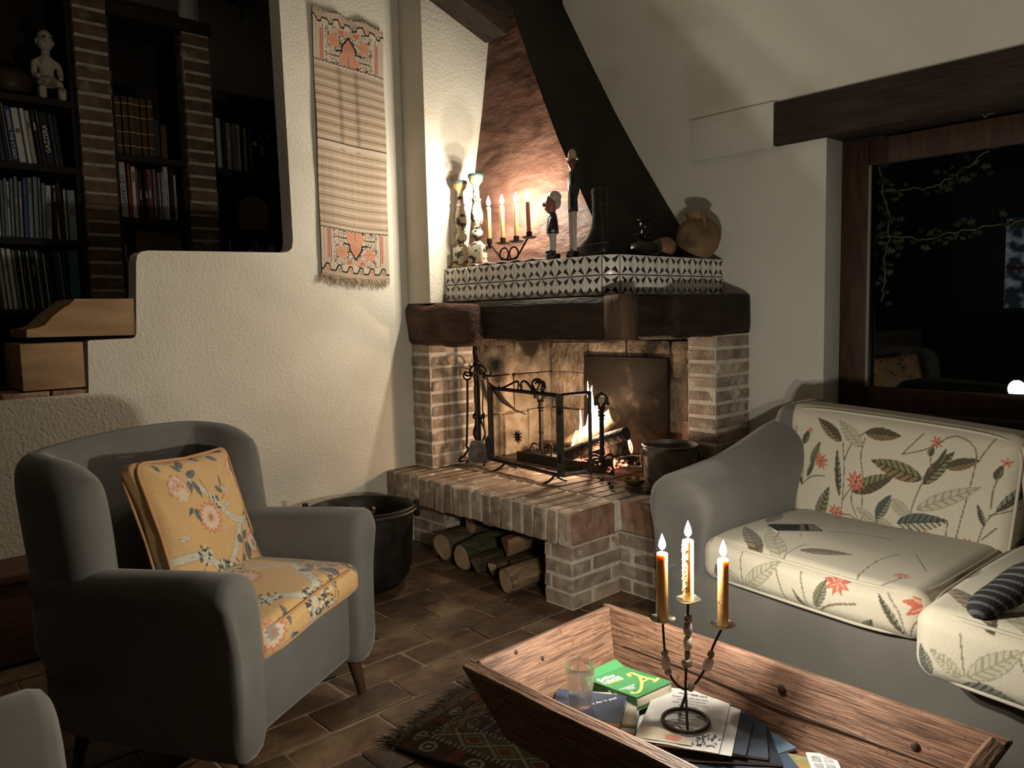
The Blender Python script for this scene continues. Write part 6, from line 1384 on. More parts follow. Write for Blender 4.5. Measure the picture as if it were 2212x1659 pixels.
# ------------------------------------------------------------------ things in the trough
PAPER = mat('paper', (.46, .445, .435), (.52, .505, .49), scale=30, rough=.85)
PAGES = mat('pages', (.50, .44, .34), (.62, .56, .45), scale=3, rough=.9, stretch=(1, 1, 120))
INKM = mat('ink', (.03, .03, .035), rough=.8)
def flat_book(name, label, cat, c, size, rz, cover, soft=True, pages=PAGES, rx=0, group=None):
    """c = centre of base"""
    t = thing(name, label, cat, c, rz, group=group); L_, W_, H_ = size; e = .0015 if soft else .003; k = .0012 if soft else .0025
    q = G(); q.rb((0, 0, H_/2), (L_-2*e, W_-2*e, H_-2*k), .0006, seg=1); q.build('pages', pages, t)
    q = G(); q.rb((0, 0, H_-k/2), (L_, W_, k), .0005, seg=1); q.rb((0, 0, k/2), (L_, W_, k), .0005, seg=1); q.rb((-L_/2+k/2, 0, H_/2), (k, W_, H_), .0005, seg=1); q.build('cover', cover, t)
    return t
NAVY = mat('navy_cover', (.028, .036, .062), (.04, .05, .08), scale=20, rough=.5)
GRC = mat('green_cover', (.045, .20, .075), (.06, .235, .09), scale=12, rough=.4)
YEL = mat('yellow_print', (.72, .50, .12), rough=.6); WHI = mat('white_print', (.72, .72, .70), rough=.6)
zf = FZ
r0 = R(-64)
flat_book('magazine', 'pale folded magazine at the very bottom of the left book pile', 'magazine', (1.215, 1.065, zf), (.185, .15, .006), r0, PAPER, group='pile under the glass')
flat_book('paperback_book', 'thin dark green book in the pile under the glass', 'book', (1.21, 1.068, zf+.0065), (.175, .135, .010), r0+.06, mat('dark_green_cover', (.02, .06, .03), rough=.5), group='pile under the glass')
flat_book('magazine', 'glossy picture magazine under the yellow lettered cover', 'magazine', (1.215, 1.072, zf+.017), (.18, .135, .008), r0+.12, mat('photo_cover', (.10, .14, .22), (.50, .46, .40), scale=22, rough=.4), group='pile under the glass')
mg = flat_book('magazine', 'magazine with yellow lettering half under the navy book', 'magazine', (1.218, 1.078, zf+.0255), (.18, .13, .008), r0+.2, mat('mag_cover', (.09, .12, .20), (.42, .36, .26), scale=18, rough=.4), group='pile under the glass')
nb = flat_book('paperback_book', 'navy book on top of the pile under the glass', 'book', (1.190, 1.075, zf+.034), (.155, .115, .014), r0+.1, NAVY, group='pile under the glass')
text(nb, 'a day in peel', .012, frame((math.cos(-.35), math.sin(-.35), 0), (-math.sin(-.35), math.cos(-.35), 0), (1.228, 1.060, zf+.0484)), WHI)
zg = zf+.0485
# tumbler
GLASS = bpy.data.materials.new('tumbler_glass'); GLASS.use_nodes = True
_n = GLASS.node_tree; _n.nodes.remove(_n.nodes['Principled BSDF']); _g = _n.nodes.new('ShaderNodeBsdfGlass'); _g.inputs['IOR'].default_value = 1.45; _g.inputs['Roughness'].default_value = .0; _t = _n.nodes.new('ShaderNodeBsdfTransparent'); _m = _n.nodes.new('ShaderNodeMixShader'); _m.inputs[0].default_value = .6
_n.links.new(_t.outputs[0], _m.inputs[1]); _n.links.new(_g.outputs[0], _m.inputs[2]); _n.links.new(_m.outputs[0], _n.nodes['Material Output'].inputs[0])
gx = Vector((1.176, 1.083, zg)); q = G(); n = 40; outer = [(.021, 0, 0), (.0235, .002, .3), (.0245, .008, 1), (.0265, .030, 1), (.0285, .046, .6), (.0295, .050, 0), (.0310, .072, 0), (.0325, .091, 0), (.0318, .0925, 0)]; inner = [(.0305, .091, 0), (.029, .072, 0), (.0272, .050, 0), (.0245, .030, .5), (.0220, .012, .5), (.017, .0085, 0), (0.0005, .008, 0)]
rings = [[gx+Vector((rr_*(1-.035*fa*(1+math.cos(9*a)))*math.cos(a), rr_*(1-.035*fa*(1+math.cos(9*a)))*math.sin(a), z_)) for a in [2*PI*k/n for k in range(n)]] for rr_, z_, fa in outer+inner]
q.loft(rings); tag(base_origin(q.build('tumbler', GLASS, None, smooth=45)), 'clear faceted glass tumbler standing on the navy book', 'glass')
# dictionary, tilted on the pile
dc = thing('dictionary', 'thick green paperback dictionary with a big yellow letter A', 'book', (1.345, 1.080, zf+.001), R(-6))
Md = Matrix.Rotation(R(-7), 3, 'X'); 
dl_, dw_, dh_ = .115, .155, .030
def dv(x_, y_, z_): return Md @ Vector((x_, y_, z_))+Vector((0, 0, .013))
V, F, Ax, raw = rbox((dl_-.003, dw_-.003, dh_-.003), .002, (4, 16, 4)); V[:, 2] += dh_/2; Vm = np.array(Md); V = V @ Vm.T+np.array([0, 0, .013]); numpy_obj('pages', V, F, PAGES, dc, smooth=False)
q = G()
for z_ in (.0008, dh_-.0008): q.box(dv(0, 0, z_), (dl_, dw_, .0016), Md)
q.box(dv(-dl_/2+.0008, 0, dh_/2), (.0016, dw_, dh_), Md); q.build('cover', GRC, dc)
q = G(); q.add([dv(a, b, c) for a, b, c in [(-dl_/2, dw_/2, dh_+.0003), (dl_/2, dw_/2, dh_+.0003), (dl_/2-.004, dw_/2+.022, dh_+.013), (-dl_/2+.006, dw_/2+.020, dh_+.011), (-dl_/2, dw_/2, dh_-.0013), (dl_/2, dw_/2, dh_-.0013), (dl_/2-.004, dw_/2+.022, dh_+.0115), (-dl_/2+.006, dw_/2+.020, dh_+.0095)]], [(0, 1, 2, 3), (7, 6, 5, 4), (0, 4, 5, 1), (1, 5, 6, 2), (2, 6, 7, 3), (3, 7, 4, 0)]); q.build('curled_cover', GRC, dc, smooth=0)
Wd = wm(dc); Rd = (Wd.to_3x3() @ Md)
def dtext(s__, size, x_, y_, m, **k): o_ = Wd @ dv(x_, y_, dh_+.0006); return text(dc, s__, size, frame(Rd @ Vector((1, 0, 0)), Rd @ Vector((0, 1, 0)), o_), m, **k)
def dtext(s__, size, x_, y_, m, **k):
    o_ = Wd @ dv(x_, y_, dh_+.0006); return text(dc, s__, size, frame(Rd @ Vector((0.05, 1, 0)), Rd @ Vector((-1, .05, 0)), o_), m, **k)
def dt2(s__, size, x_, y_, m, **k):
    o_ = Wd @ dv(x_, y_, dh_+.0006); return text(dc, s__, size, frame(Rd @ Vector((1, -.12, 0)), Rd @ Vector((.12, 1, 0)), o_), m, **k)
dt2('Collins', .0180, -.024, .056, WHI, bold=.0005); dt2('ITALIAN', .0145, -.024, .040, WHI); dt2('DICTIONARY', .0090, -.024, .029, WHI); dt2('ESSENTIAL EDITION', .0050, -.024, .022, YEL)
for k in range(4): dt2(['easy to use colour layout', 'all the latest words', 'key phrases', 'verb tables'][k], .0042, -.030, -.020-.0055*k, WHI)
q = G()     # big swash A
def av(x_, y_): return dv(x_, y_, dh_+.0010)
def stroke(pts, r_): q.tube([av(a, b) for a, b in [(v.x, v.y) for v in smooth_loop([(a, b, 0) for a, b in pts], 22, False)]], r_, 6)
stroke([(.020, .018), (.024, .030), (.036, .028), (.035, .010), (.035, -.012), (.039, -.036), (.041, -.046)], .0046); stroke([(.028, -.048), (.040, -.045), (.052, -.040)], .0040); stroke([(.034, .004), (.020, -.016), (.002, -.036), (-.020, -.054), (-.036, -.061), (-.046, -.056), (-.043, -.047)], .0036); stroke([(.010, -.027), (.024, -.027), (.036, -.024)], .0030)
nA = Md @ Vector((0, 0, 1)); cA = dv(0, 0, dh_+.0008); q.v = [tuple(Vector(v)-nA*((Vector(v)-cA).dot(nA))*.8) for v in q.v]; q.build('letter_a', YEL, dc, smooth=40)
text(dc, 'Collins', .020, frame(Rd @ Vector((0, -1, 0)), Rd @ Vector((0, 0, 1)), Wd @ dv(-dl_/2-.0010, -.01, dh_/2)), WHI)
# magazines below the menus
BLC = mat('blue_cover', (.02, .03, .055), (.045, .065, .10), scale=14, rough=.4)
r1 = math.atan2(.155, -.074)  # unused guide
rp_ = math.atan2(-.9, .43)
flat_book('magazine', 'dark blue magazine at the bottom of the right pile', 'magazine', (1.325, .815, zf), (.21, .19, .007), rp_+.5, BLC, group='pile under the menus')
flat_book('magazine', 'black glossy magazine second from bottom of the right pile', 'magazine', (1.33, .835, zf+.0075), (.21, .17, .006), rp_+.25, mat('black_cover', (.012, .014, .018), (.03, .035, .05), scale=10, rough=.35), group='pile under the menus')
flat_book('magazine', 'slate blue brochure with pale page edges in the right pile', 'magazine', (1.335, .86, zf+.014), (.22, .165, .007), rp_+.1, mat('slate_cover', (.035, .045, .07), rough=.4), group='pile under the menus')
flat_book('magazine', 'navy folder just under the white menus', 'magazine', (1.34, .88, zf+.0215), (.19, .19, .005), rp_-.03, NAVY, group='pile under the menus')
flat_book('brochure', 'orange and green landscape brochure at the trough end', 'brochure', (1.345, .70, zf), (.14, .10, .004), R(-70), mat('landscape_cover', (.30, .16, .04), (.16, .17, .09), scale=16, rough=.5, c3=(.42, .30, .10)))
flat_book('notebook', 'small blue notebook poking out of the right pile', 'notebook', (1.40, .765, zf+.0005), (.06, .09, .008), rp_+.8, mat('steel_blue_cover', (.10, .15, .22), rough=.5))
pen = thing('pen', 'slim blue pen lying against the right pile', 'pen', (1.392, .80, zf+.014)); q = G(); q.tube([(1.345, .775, zf+.016), (1.425, .835, zf+.016)], .0035, 8); q.build('barrel', mat('pen_blue', (.03, .10, .22), rough=.3), pen, world=True); q = G(); q.tube([(1.425, .835, zf+.016), (1.435, .842, zf+.016)], [.003, .001], 8); q.build('tip', IRON, pen, world=True)
ux, uy = Vector((.43, -.90, 0)).normalized(), Vector((.86, .50, 0)).normalized(); uy = (uy-ux*uy.dot(ux)).normalized()
def sheet(name, label, c, w_, h_, z_, curl, seed, dark=False):
    t = thing(name, label, 'paper', (c[0], c[1], z_)); n1, n2 = 16, 20; top = []
    for i in range(n1+1):
        for j in range(n2+1):
            a, b = (i/n1-.5)*w_, (j/n2-.5)*h_; zc = curl*(max(0, abs(i/n1-.5)*2-.5)**2+.6*max(0, .5-j/n2)**2)+.0006*math.sin(i*.9+seed); top.append(Vector((0, 0, zc))+ux*a+uy*b)
    N_ = len(top); I = lambda i, j: i*(n2+1)+j; f = []
    for i in range(n1):
        for j in range(n2): f.append((I(i, j), I(i+1, j), I(i+1, j+1), I(i, j+1))); f.append((N_+I(i, j), N_+I(i, j+1), N_+I(i+1, j+1), N_+I(i+1, j)))
    for i in range(n1):
        for j in (0, n2): f.append((I(i, j), N_+I(i, j), N_+I(i+1, j), I(i+1, j)))
    for j in range(n2):
        for i in (0, n1): f.append((I(i, j), I(i, j+1), N_+I(i, j+1), N_+I(i, j)))
    q = G(); q.add(top+[v-Vector((0, 0, .0006)) for v in top], f); sh_ = q.build('sheet', PAPER, t, smooth=40)
    return t
zs1 = zf+.0275
sheet('menu_card', 'white printed sheet lying underneath the top menu', (1.335, .895), .165, .235, zs1, .004, 1)
mn = sheet('menu_card', 'white menu with printed lines and a leaf drawing under the candle holder', (1.322, .915), .165, .240, zs1+.0035, .006, 2)
mc = Vector((1.322, .915, zs1+.0052))
def onmenu(a, b, dz=0): return mc+ux*a+uy*b+Vector((0, 0, dz))
Ft = lambda a, b: frame(ux, uy, onmenu(a, b))
text(mn, 'menu della sera', .010, Ft(.0, .098), INKM, extr=.0002, shear=.3)
for k, s__ in enumerate(['antipasti misti della casa e pane', 'crostini, olive e pecorino', 'zuppa di fagioli con olio nuovo', 'tagliatelle al ragu', 'ravioli di ricotta e spinaci', 'arrosto di maiale alle erbe', 'verdure grigliate dell orto', 'insalata mista', 'torta della nonna', 'cantucci e vin santo', 'acqua e vino della casa', 'caffe']): text(mn, s__, .0062, Ft(random.uniform(-.006, .006), .080-.0125*k), INKM, extr=.0002)
WASH = mat('sand_wash', (.48, .42, .32), rough=.9); q = G(); q.add([onmenu(a, b, .0006) for a, b in [(-.080, -.055), (-.03, -.068), (.02, -.085), (.03, -.110), (-.078, -.115)]], [(0, 1, 2, 3, 4)]); q.build('wash_print', WASH, mn, world=True, smooth=0)
q = G(); q.add([onmenu(a, b, .0010) for a, b in [(-.028, -.090), (-.012, -.080), (.006, -.088), (.002, -.104), (-.022, -.104)]], [(0, 1, 2, 3, 4)]); q.build('red_print', mat('red_wash', (.50, .20, .14), rough=.9), mn, world=True, smooth=0)
random.seed(23)
q = G()
for k in range(26):
    a, b = random.uniform(.030, .076), random.uniform(-.110, -.062); an = random.uniform(.3, 2.4); d_ = .011; p1 = onmenu(a, b, .0010); dx = ux*math.cos(an)+uy*math.sin(an); n_ = ux*-math.sin(an)+uy*math.cos(an)
    q.add([p1, p1+dx*d_*.5+n_*.0022, p1+dx*d_, p1+dx*d_*.5-n_*.0022], [(0, 1, 2, 3)])
q.build('leaf_drawing', mat('ink_grey', (.10, .10, .10), rough=.9), mn, world=True, smooth=0)
zcand = zs1+.0055
cd = flat_book('photo_card', 'small white card with grey picture squares at the trough end', 'card', (1.395, .645, zf+.006), (.085, .055, .0025), R(38), PAPER)
q = G()
for k, (a, b) in enumerate([(.020, .012), (-.004, .012), (.020, -.010), (-.004, -.010)]): q.box((a, b, .0027), (.019, .017, .0006))
q.build('picture_print', mat('grey_print', (.16, .16, .17), (.32, .32, .34), scale=60, rough=.6), cd)

# ------------------------------------------------------------------ three armed candle holder
C0 = Vector((1.300, .900, zcand)); ch_r = Vector((cr.x, cr.y, 0)); ch_f = Vector((cf.x, cf.y, 0)).normalized()
hl = thing('candle_holder', 'black iron three armed candle holder strung with beads', 'candle holder', C0)
q = G(); q.tube([C0+ch_r*(.047*math.cos(a))+ch_f*(.047*math.sin(a))+Vector((0, 0, .005)) for a in [2*PI*k/36 for k in range(36)]], .0042, 8, closed=True); q.build('base_ring', IRON, hl, world=True)
ft = C0-ch_f*.046+ch_r*(-.006)
q = G(); q.tube([ft+Vector((0, 0, .003)), C0+ch_r*0+ch_f*.0+Vector((0, 0, .075)), C0+ch_r*.004+Vector((0, 0, .20)), C0+ch_r*.006+Vector((0, 0, .262))], .0028, 7); q.tube([C0+ch_f*.046+Vector((0, 0, .004)), C0+Vector((0, 0, .060))], .0032, 7); q.build('stem', IRON, hl, world=True)
arms = {'l': [(-.002, .072), (-.020, .085), (-.036, .115), (-.043, .16), (-.047, .222)], 'r': [(.002, .072), (.022, .086), (.045, .125), (.058, .165), (.078, .206)]}
for k, pts in arms.items():
    q = G(); q.tube(smooth_loop([C0+ch_r*a+Vector((0, 0, b)) for a, b in pts], 22, False), .0026, 7); q.build('arm', IRON, hl, world=True)
BEADW = mat('bone_bead', (.46, .43, .38), (.56, .52, .46), scale=40, rough=.5); BEADS = mat('striped_bead', (.03, .028, .025), (.50, .46, .40), scale=160, rough=.45, wave=2.0, lo=.48, hi=.52); BEADA = mat('amber_bead', (.20, .12, .06), (.10, .08, .06), scale=60, rough=.35); BEADG = mat('grey_bead', (.18, .17, .16), (.30, .28, .26), scale=80, rough=.4)
def bead(a, z_, r_, h_, m, ax=(0, 1)):
    d = (ch_r*ax[0]+Vector((0, 0, 1))*ax[1]).normalized(); M_ = frame(d.orthogonal(), d.cross(d.orthogonal()), (0, 0, 0)).to_3x3()
    q = G(); q.lathe([(r_*.45, -h_/2), (r_*.85, -h_*.36), (r_, 0), (r_*.85, h_*.36), (r_*.45, h_/2)], C0+ch_r*a+Vector((0, 0, z_)), 16, M=M_); q.build('bead', m, hl, world=True, smooth=40)
bead(.006, .225, .009, .016, BEADS); bead(.005, .203, .0095, .030, BEADG); bead(.005, .172, .0095, .030, BEADW); bead(.004, .148, .006, .020, BEADA); bead(.003, .130, .0115, .018, BEADS)
bead(-.043, .152, .008, .012, BEADS); bead(-.041, .131, .0098, .030, BEADW); bead(-.036, .111, .008, .012, BEADG); bead(.053, .147, .0075, .014, BEADA, (.33, 1)); bead(.047, .126, .0105, .028, BEADW, (.45, 1)); bead(.012, .078, .0075, .020, BEADG, (.3, 1))
TIN = mat('drip_tin', (.22, .19, .15), (.34, .30, .24), scale=30, rough=.3, metal=.9)
for (a, z_, h_, lb, tl, dr) in [(-.047, .222, .142, 'lit ribbed candle on the left arm of the table holder', (.0, .0), 6), (.006, .262, .128, 'lit dripping candle on the tall middle arm of the table holder', (0, 0), 40), (.078, .206, .142, 'lit ribbed candle on the right arm of the table holder', (.0, .0), 2)]:
    c = C0+ch_r*a+Vector((0, 0, z_))
    q = G(); n = 28; rings = []
    for rr_, zz_ in [(.003, -.001), (.018, 0), (.0255, .004), (.0262, .0055), (.018, .002), (.003, .0012)]: rings.append([c+Vector((rr_*math.cos(t2), rr_*math.sin(t2), zz_+(.0015*math.sin(3*t2+a*90) if rr_ > .02 else 0))) for t2 in [2*PI*k/n for k in range(n)]])
    q.loft(rings); q.build('drip_pan', TIN, hl, world=True, smooth=50)
    candle(c+Vector((0, 0, .0015)), h_, .0108, lb, 'candles on the table holder', WAX, ripple=.0007, tilt=(tl[0], tl[1]), fh=.034, fr=.0075, rings=64, drips=dr, watts=TABLE_W)
# ------------------------------------------------------------------ stair corbels in the stepped opening
cb = thing('corbel_block', 'carved wooden corbel with a curved end on the upper step', 'corbel', (.82, YL+.05, 1.135))
q = G(); pr_ = [(1.008, 1.146), (1.012, 1.170), (1.012, 1.293), (.800, 1.293), (.775, 1.268), (.762, 1.262), (.72, 1.228), (.690, 1.195), (.668, 1.186), (.630, 1.180), (.628, 1.150)]
q.prism(pr_, lambda a, b, h: (a, h, b), YL+.004, YL+.30); q.build('block', CORBEL, cb, world=True, smooth=30)
cb = thing('corbel_block', 'plain square wooden block below the carved corbel', 'corbel', (.72, YL+.05, .945))
q = G(); q.rb((.71, YL+.155, 1.038), (.215, .30, .178), .006); q.build('block', CORBEL, cb, world=True)
stp = thing('brick_step', 'pair of red bricks below the lower wooden block', 'brick', (.6, YL+.05, .902))
for a, b in ((.695, .818), (.53, .688)): brick(stp, (a, YL+.004, .903), (b, YL+.20, .942), BSR)
# ------------------------------------------------------------------ library
YB = 4.30
pl1 = tag(thing('brick_pillar', 'left brick pillar of the dark bookcase wall', 'pillar', (1.19, YB+.15, .40)), group='brick pillars in the library')
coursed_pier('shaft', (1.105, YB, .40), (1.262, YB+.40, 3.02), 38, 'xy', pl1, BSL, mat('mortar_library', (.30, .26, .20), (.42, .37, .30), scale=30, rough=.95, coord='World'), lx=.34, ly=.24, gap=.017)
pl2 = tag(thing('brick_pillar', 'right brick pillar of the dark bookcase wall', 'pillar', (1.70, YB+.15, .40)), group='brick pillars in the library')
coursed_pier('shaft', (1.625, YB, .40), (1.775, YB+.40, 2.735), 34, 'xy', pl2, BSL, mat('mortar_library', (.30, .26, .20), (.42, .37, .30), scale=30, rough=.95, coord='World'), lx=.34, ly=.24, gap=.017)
def bookcase(label, x0, x1, shelves, top, yb=YB+.03, dep=.32):
    t = thing('bookcase', label, 'bookcase', ((x0+x1)/2, yb+dep/2, .40))
    for z_ in shelves:
        q = G(); q.bb((x0, yb, z_-.03), (x1, yb+dep, z_)); q.build('shelf', WOODD, t, world=True, smooth=0)
    for xx in (x0, x1):
        s_ = 1 if xx == x0 else -1; q = G(); q.bb((xx, yb+.01, .40), (xx+s_*.018, yb+dep, top)); q.build('side_panel', WOODD, t, world=True, smooth=0)
    q = G(); q.bb((x0, yb+dep-.015, .40), (x1, yb+dep, top)); q.build('back_panel', WOODD, t, world=True, smooth=0)
    q = G(); q.bb((x0-.002, yb-.02, top), (x1+.002, yb+dep, top+.05)); q.build('cornice', WOODD, t, world=True, smooth=0)
    return t
bookcase('left dark bookcase with three rows of books', -.60, 1.10, [2.285, 1.965, 1.612, 1.272, .9], 2.95)
bookcase('middle dark bookcase between the two brick pillars', 1.266, 1.622, [2.060, 1.740, 1.42, 1.05], 2.78, YB+.03)
bookcase('right dark bookcase beside the plastered jamb', 1.780, 2.60, [2.040, 1.712, 1.40, 1.05], 2.41)
q = G(); q.bb((1.262, YB-.015, 2.735), (1.785, YB+.4, 2.80)); tag(base_origin(q.build('trim_2', WOODD, None, smooth=0)), 'dark timber capping over the middle bookcase', 'beam', kind='structure')
ORD = ['first', 'second', 'third', 'fourth', 'fifth', 'sixth', 'seventh', 'eighth', 'ninth', 'tenth', 'eleventh', 'twelfth', 'thirteenth', 'fourteenth', 'fifteenth', 'sixteenth', 'seventeenth', 'eighteenth', 'nineteenth', 'twentieth', 'twenty-first', 'twenty-second', 'twenty-third', 'twenty-fourth']
PALC = {'white': (.55, .54, .52), 'grey': (.24, .25, .25), 'black': (.012, .012, .014), 'blue': (.05, .09, .20), 'pale blue': (.20, .25, .30), 'beige': (.42, .37, .28), 'red': (.34, .05, .04), 'dark red': (.16, .03, .04), 'brown': (.10, .045, .022), 'green': (.05, .22, .08), 'yellow': (.50, .45, .06), 'dark blue': (.02, .03, .10), 'maroon': (.20, .045, .07), 'dark': (.03, .03, .035), 'petrol': (.03, .09, .13), 'leather': (.075, .035, .018)}
GOLD = mat('gilt', (.55, .42, .22), rough=.4, metal=.6)
def book_row(row_label, x0, z0, books, ybase=YB+.04, group=None):
    """books: (colour, width, height[, lean, lettering, letter colour, size])"""
    x = x0
    for k, b in enumerate(books):
        col, w_, h_ = b[0], b[1], b[2]; lean = b[3] if len(b) > 3 else 0
        d_ = .19; yb = ybase+random.uniform(.0, .03)
        t = thing('book', '%s book, %s from left %s' % (col, ORD[k], row_label), 'book', (x+w_/2, yb+d_/2, z0+abs(math.sin(lean))*w_*.5), group=group)
        Ml = Matrix.Rotation(lean, 4, 'Y'); c = .0025
        q = G(); q.rb((0, -d_/2+c/2, h_/2), (w_, c, h_), .0008, seg=1); q.rb((-w_/2+c/2, 0, h_/2), (c, d_, h_), .0008, seg=1); q.rb((w_/2-c/2, 0, h_/2), (c, d_, h_), .0008, seg=1); q.v = [tuple(Ml @ Vector(v)) for v in q.v]
        cv = q.build('cover', mat('book_'+col.replace(' ', '_'), PALC[col], rough=.55, rnd=.25), t)
        q = G(); q.box((0, 0, h_/2), (max(.002, w_-2*c), d_-.008, h_-.006)); q.v = [tuple(Ml @ Vector(v)) for v in q.v]; q.build('pages', PAGES, t)
        if col == 'leather':
            for zz_ in (.05, .12, .2, .265):
                q = G(); q.rb((0, -d_/2, zz_), (w_+.001, .003, .006), .001, seg=1); q.build('gilt_band', GOLD, cv)
        elif len(b) > 4 and b[4]:
            mm = MATS[b[5]] if b[5] in MATS else mat(b[5], PALC[b[5]] if b[5] in PALC else (.6, .6, .58), rough=.7); Mw = wm(t) @ Ml @ frame((0, 0, -1), (1, 0, 0), (0, -d_/2-.0008, h_*.5)) if not (len(b) > 7 and b[7]) else wm(t) @ Ml @ frame((0, 0, 1), (-1, 0, 0), (0, -d_/2-.0008, h_*.5))
            text(cv, b[4], b[6], Mw, mm)
        elif random.random() < .5 and w_ > .009:
            q = G(); z1 = h_*random.uniform(.55, .85); q.box((0, -d_/2-.0003, z1), (w_*.55, .001, h_*random.uniform(.06, .2))); q.v = [tuple(Ml @ Vector(v)) for v in q.v]; q.build('spine_label', mat('label_'+random.choice(['pale', 'dim']), random.choice([(.42, .40, .36), (.14, .13, .12)]), rough=.7), cv)
        x += w_+.0025+abs(math.sin(lean))*h_*.03
random.seed(41)
lt = 'white_print'
L8 = R(-5)
book_row('on the left bookcase, top row', .770, 1.965, [('dark', .022, .27, L8), ('dark', .012, .28, L8), ('beige', .006, .275, L8), ('dark blue', .026, .265, L8, 'MAPPING THE STUDIO', lt, .022), ('white', .030, .262, L8), ('white', .017, .26, L8), ('beige', .020, .255, L8), ('black', .016, .262, L8), ('dark', .012, .262, L8), ('black', .034, .255, L8, 'GAZZERA', lt, .030, True), ('dark', .016, .25, L8), ('black', .02, .25, L8)], group='books on the top shelf of the left bookcase')
cols = ['grey', 'white', 'black', 'beige', 'dark', 'grey', 'white', 'blue', 'grey', 'beige', 'black', 'white', 'dark', 'grey']
row = [(random.choice(['white', 'white', 'grey', 'black', 'dark', 'pale blue', 'grey']) if k not in (7,) else 'blue', random.uniform(.009, .020), random.uniform(.265, .295), R(1.5)) for k in range(12)]
row += [('white', .024, .262, R(2), 'ALEX FERGUSON', 'red', .019, True), ('black', .018, .25, R(2)), ('white', .010, .262, R(-2)), ('black', .020, .275, R(-2)), ('beige', .012, .25), ('pale blue', .034, .245)]
book_row('on the left bookcase, middle row', .735, 1.612, row, group='books on the middle shelf of the left bookcase')
row = [(c, w_, random.uniform(.27, .29), R(-3)) for c, w_ in [('white', .016), ('white', .016), ('white', .018), ('grey', .012), ('black', .014), ('white', .008), ('dark', .014), ('grey', .010), ('black', .020), ('pale blue', .012), ('black', .018), ('white', .007), ('black', .026), ('dark', .028), ('white', .007), ('black', .014)]]+[('petrol', .045, .29)]
book_row('on the left bookcase, lowest row', .735, 1.272, row, group='books on the lowest shelf of the left bookcase')
book_row('on the middle bookcase, upper shelf', 1.290, 2.060, [('leather', .028, .30)]*6+[('dark', .03, .2), ('brown', .03, .18)], group='old leather volumes in the middle bookcase')
book_row('on the middle bookcase, lower shelf', 1.288, 1.740, [('white', .036, .285, R(-1), 'ICE CREAM', 'black', .030), ('red', .014, .28), ('white', .020, .265), ('red', .009, .26), ('black', .022, .25, 0, 'STORIES', lt, .014), ('black', .018, .25, 0, 'NOTES', lt, .012), ('maroon', .026, .262, 0, 'BRERA', lt, .014), ('grey', .012, .262), ('dark red', .012, .25), ('white', .008, .25), ('grey', .012, .25), ('white', .026, .282, 0, 'HELMUT NEWTON', 'maroon', .018), ('black', .022, .27), ('white', .018, .245, 0, 'PHOTOGRAPHS', 'dark red', .011)], group='books on the lower shelf of the middle bookcase')
book_row('on the right bookcase, upper shelf', 1.812, 2.040, [('grey', .026, .285), ('black', .026, .285), ('grey', .024, .265), ('grey', .026, .26), ('white', .018, .26), ('black', .018, .255), ('yellow', .010, .25), ('dark', .020, .26), ('green', .016, .25), ('black', .040, .265), ('dark', .03, .275, 0, 'PICASSO', lt, .014, True), ('black', .03, .26)], group='books on the upper shelf of the right bookcase')
book_row('on the right bookcase, lower shelf', 1.83, 1.40, [('dark', .02, .25), ('white', .008, .26), ('dark', .05, .22), ('dark red', .016, .20), ('dark red', .016, .20), ('dark', .05, .22), ('red', .018, .25), ('dark', .05, .24), ('pale blue', .04, .23)], group='books on the lower shelf of the right bookcase')
book_row('on the middle bookcase, bottom shelf', 1.288, 1.42, [('black', .020, .275, 0, 'THE POLITICS', lt, .015)], group='books low in the middle bookcase')
# picture box below, arched board, figure and bowl
q = G(); q.rb((1.475, YB+.10, 1.555), (.235, .03, .26), .004); bx_ = base_origin(q.build('framed_panel', mat('brown_panel', (.075, .042, .018), (.11, .065, .03), scale=4, rough=.6), None)); tag(bx_, 'dark brown framed panel standing low in the middle bookcase', 'panel')
q = G(); pr_ = [(-.085, 0), (.085, 0), (.085, .12)]+[(.085*math.cos(a), .12+.075*math.sin(a)) for a in [PI*k/14 for k in range(1, 14)]]+[(-.085, .12)]
q.prism(pr_, lambda a, b, h: (2.005+a, h, 1.713+b), YB+.05, YB+.075); tag(base_origin(q.build('arched_board', mat('board_wood', (.13, .095, .055), (.18, .135, .08), scale=5, rough=.7, stretch=(6, 1, 1)), None)), 'pale arched wooden board leaning in the right bookcase', 'board')
CARV = mat('carved_pale_wood', (.30, .27, .22), (.40, .36, .30), scale=12, rough=.8, dirt=((.16, .12, .08), 30, .55, .65))
fg = thing('wooden_figure', 'pale carved wooden figure sitting on top of the left bookcase shelf', 'figurine', (1.005, YB+.10, 2.285))
b0 = Vector((1.005, YB+.10, 2.285))
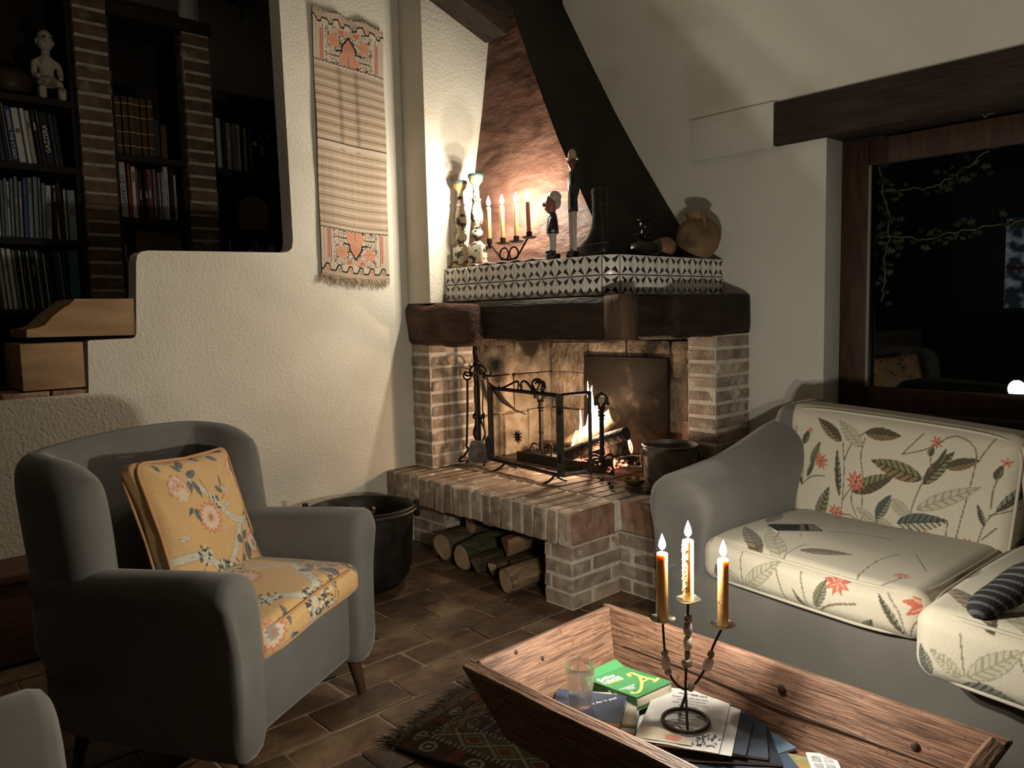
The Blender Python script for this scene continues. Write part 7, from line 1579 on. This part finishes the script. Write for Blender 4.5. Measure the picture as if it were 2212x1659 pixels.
skin('body', [b0+Vector(v) for v in [(0, .03, .10), (0, .03, .19), (0, .02, .235), (-.038, -.03, .085), (-.042, -.055, .06), (.038, -.03, .085), (.042, -.055, .06), (-.055, .02, .185), (-.058, .0, .12), (-.045, -.04, .11), (.055, .02, .185), (.058, .0, .12), (.045, -.04, .11)]], [(0, 1), (1, 2), (0, 3), (3, 4), (0, 5), (5, 6), (1, 7), (7, 8), (8, 9), (1, 10), (10, 11), (11, 12)], [.034, .038, .018, .022, .02, .022, .02, .018, .014, .012, .018, .014, .012], CARV, fg, True)
q = G(); q.cyl(b0+Vector((0, .02, .215)), b0+Vector((0, .018, .27)), .019, n=14); q.ell(b0+Vector((0, .015, .295)), (.036, .042, .052), n=20, m=14); q.ell(b0+Vector((0, -.028, .288)), (.007, .008, .012), n=10, m=8); q.ell(b0+Vector((-.037, .018, .29)), (.006, .010, .014), n=8, m=6); q.ell(b0+Vector((.037, .018, .29)), (.006, .010, .014), n=8, m=6); hh = q.build('head', CARV, fg, world=True, smooth=True)
for sx in (-.014, .014): q = G(); q.ell(b0+Vector((sx, -.024, .303)), (.007, .004, .004), n=8, m=6); q.build('eye', INKM, hh, world=True)
for sx in (-.042, .042): q = G(); q.rb(b0+Vector((sx, -.055, .030)), (.034, .05, .06), .012, seg=3); q.build('foot_block', CARV, fg, world=True)
q = G(); q.lathe([(0, .0), (.06, .002), (.10, .03), (.115, .07), (.105, .11), (.075, .135), (.06, .14)], (.845, YB+.17, 2.285), 28); tag(base_origin(q.build('wooden_bowl', mat('dark_bowl', (.035, .018, .010), rough=.5), None, smooth=True)), 'dark round wooden vessel beside the pale figure', 'bowl')
hk = thing('iron_hook', 'curled iron hook hanging at the top of the opening', 'hook', (1.92, 4.2, 2.80))
q = G(); q.tube([(1.92, 4.2, 3.25), (1.92, 4.2, 2.83)], .008, 6); q.build('rod', IRON, hk, world=True)
for sg in (-1, 1): q = G(); q.tube(smooth_loop([(1.92, 4.2, 2.88), (1.92+sg*.03, 4.2, 2.92), (1.92+sg*.06, 4.2, 2.90), (1.92+sg*.065, 4.2, 2.94), (1.92+sg*.045, 4.2, 2.95)], 16, False), .006, 6); q.build('curl', IRON, hk, world=True)
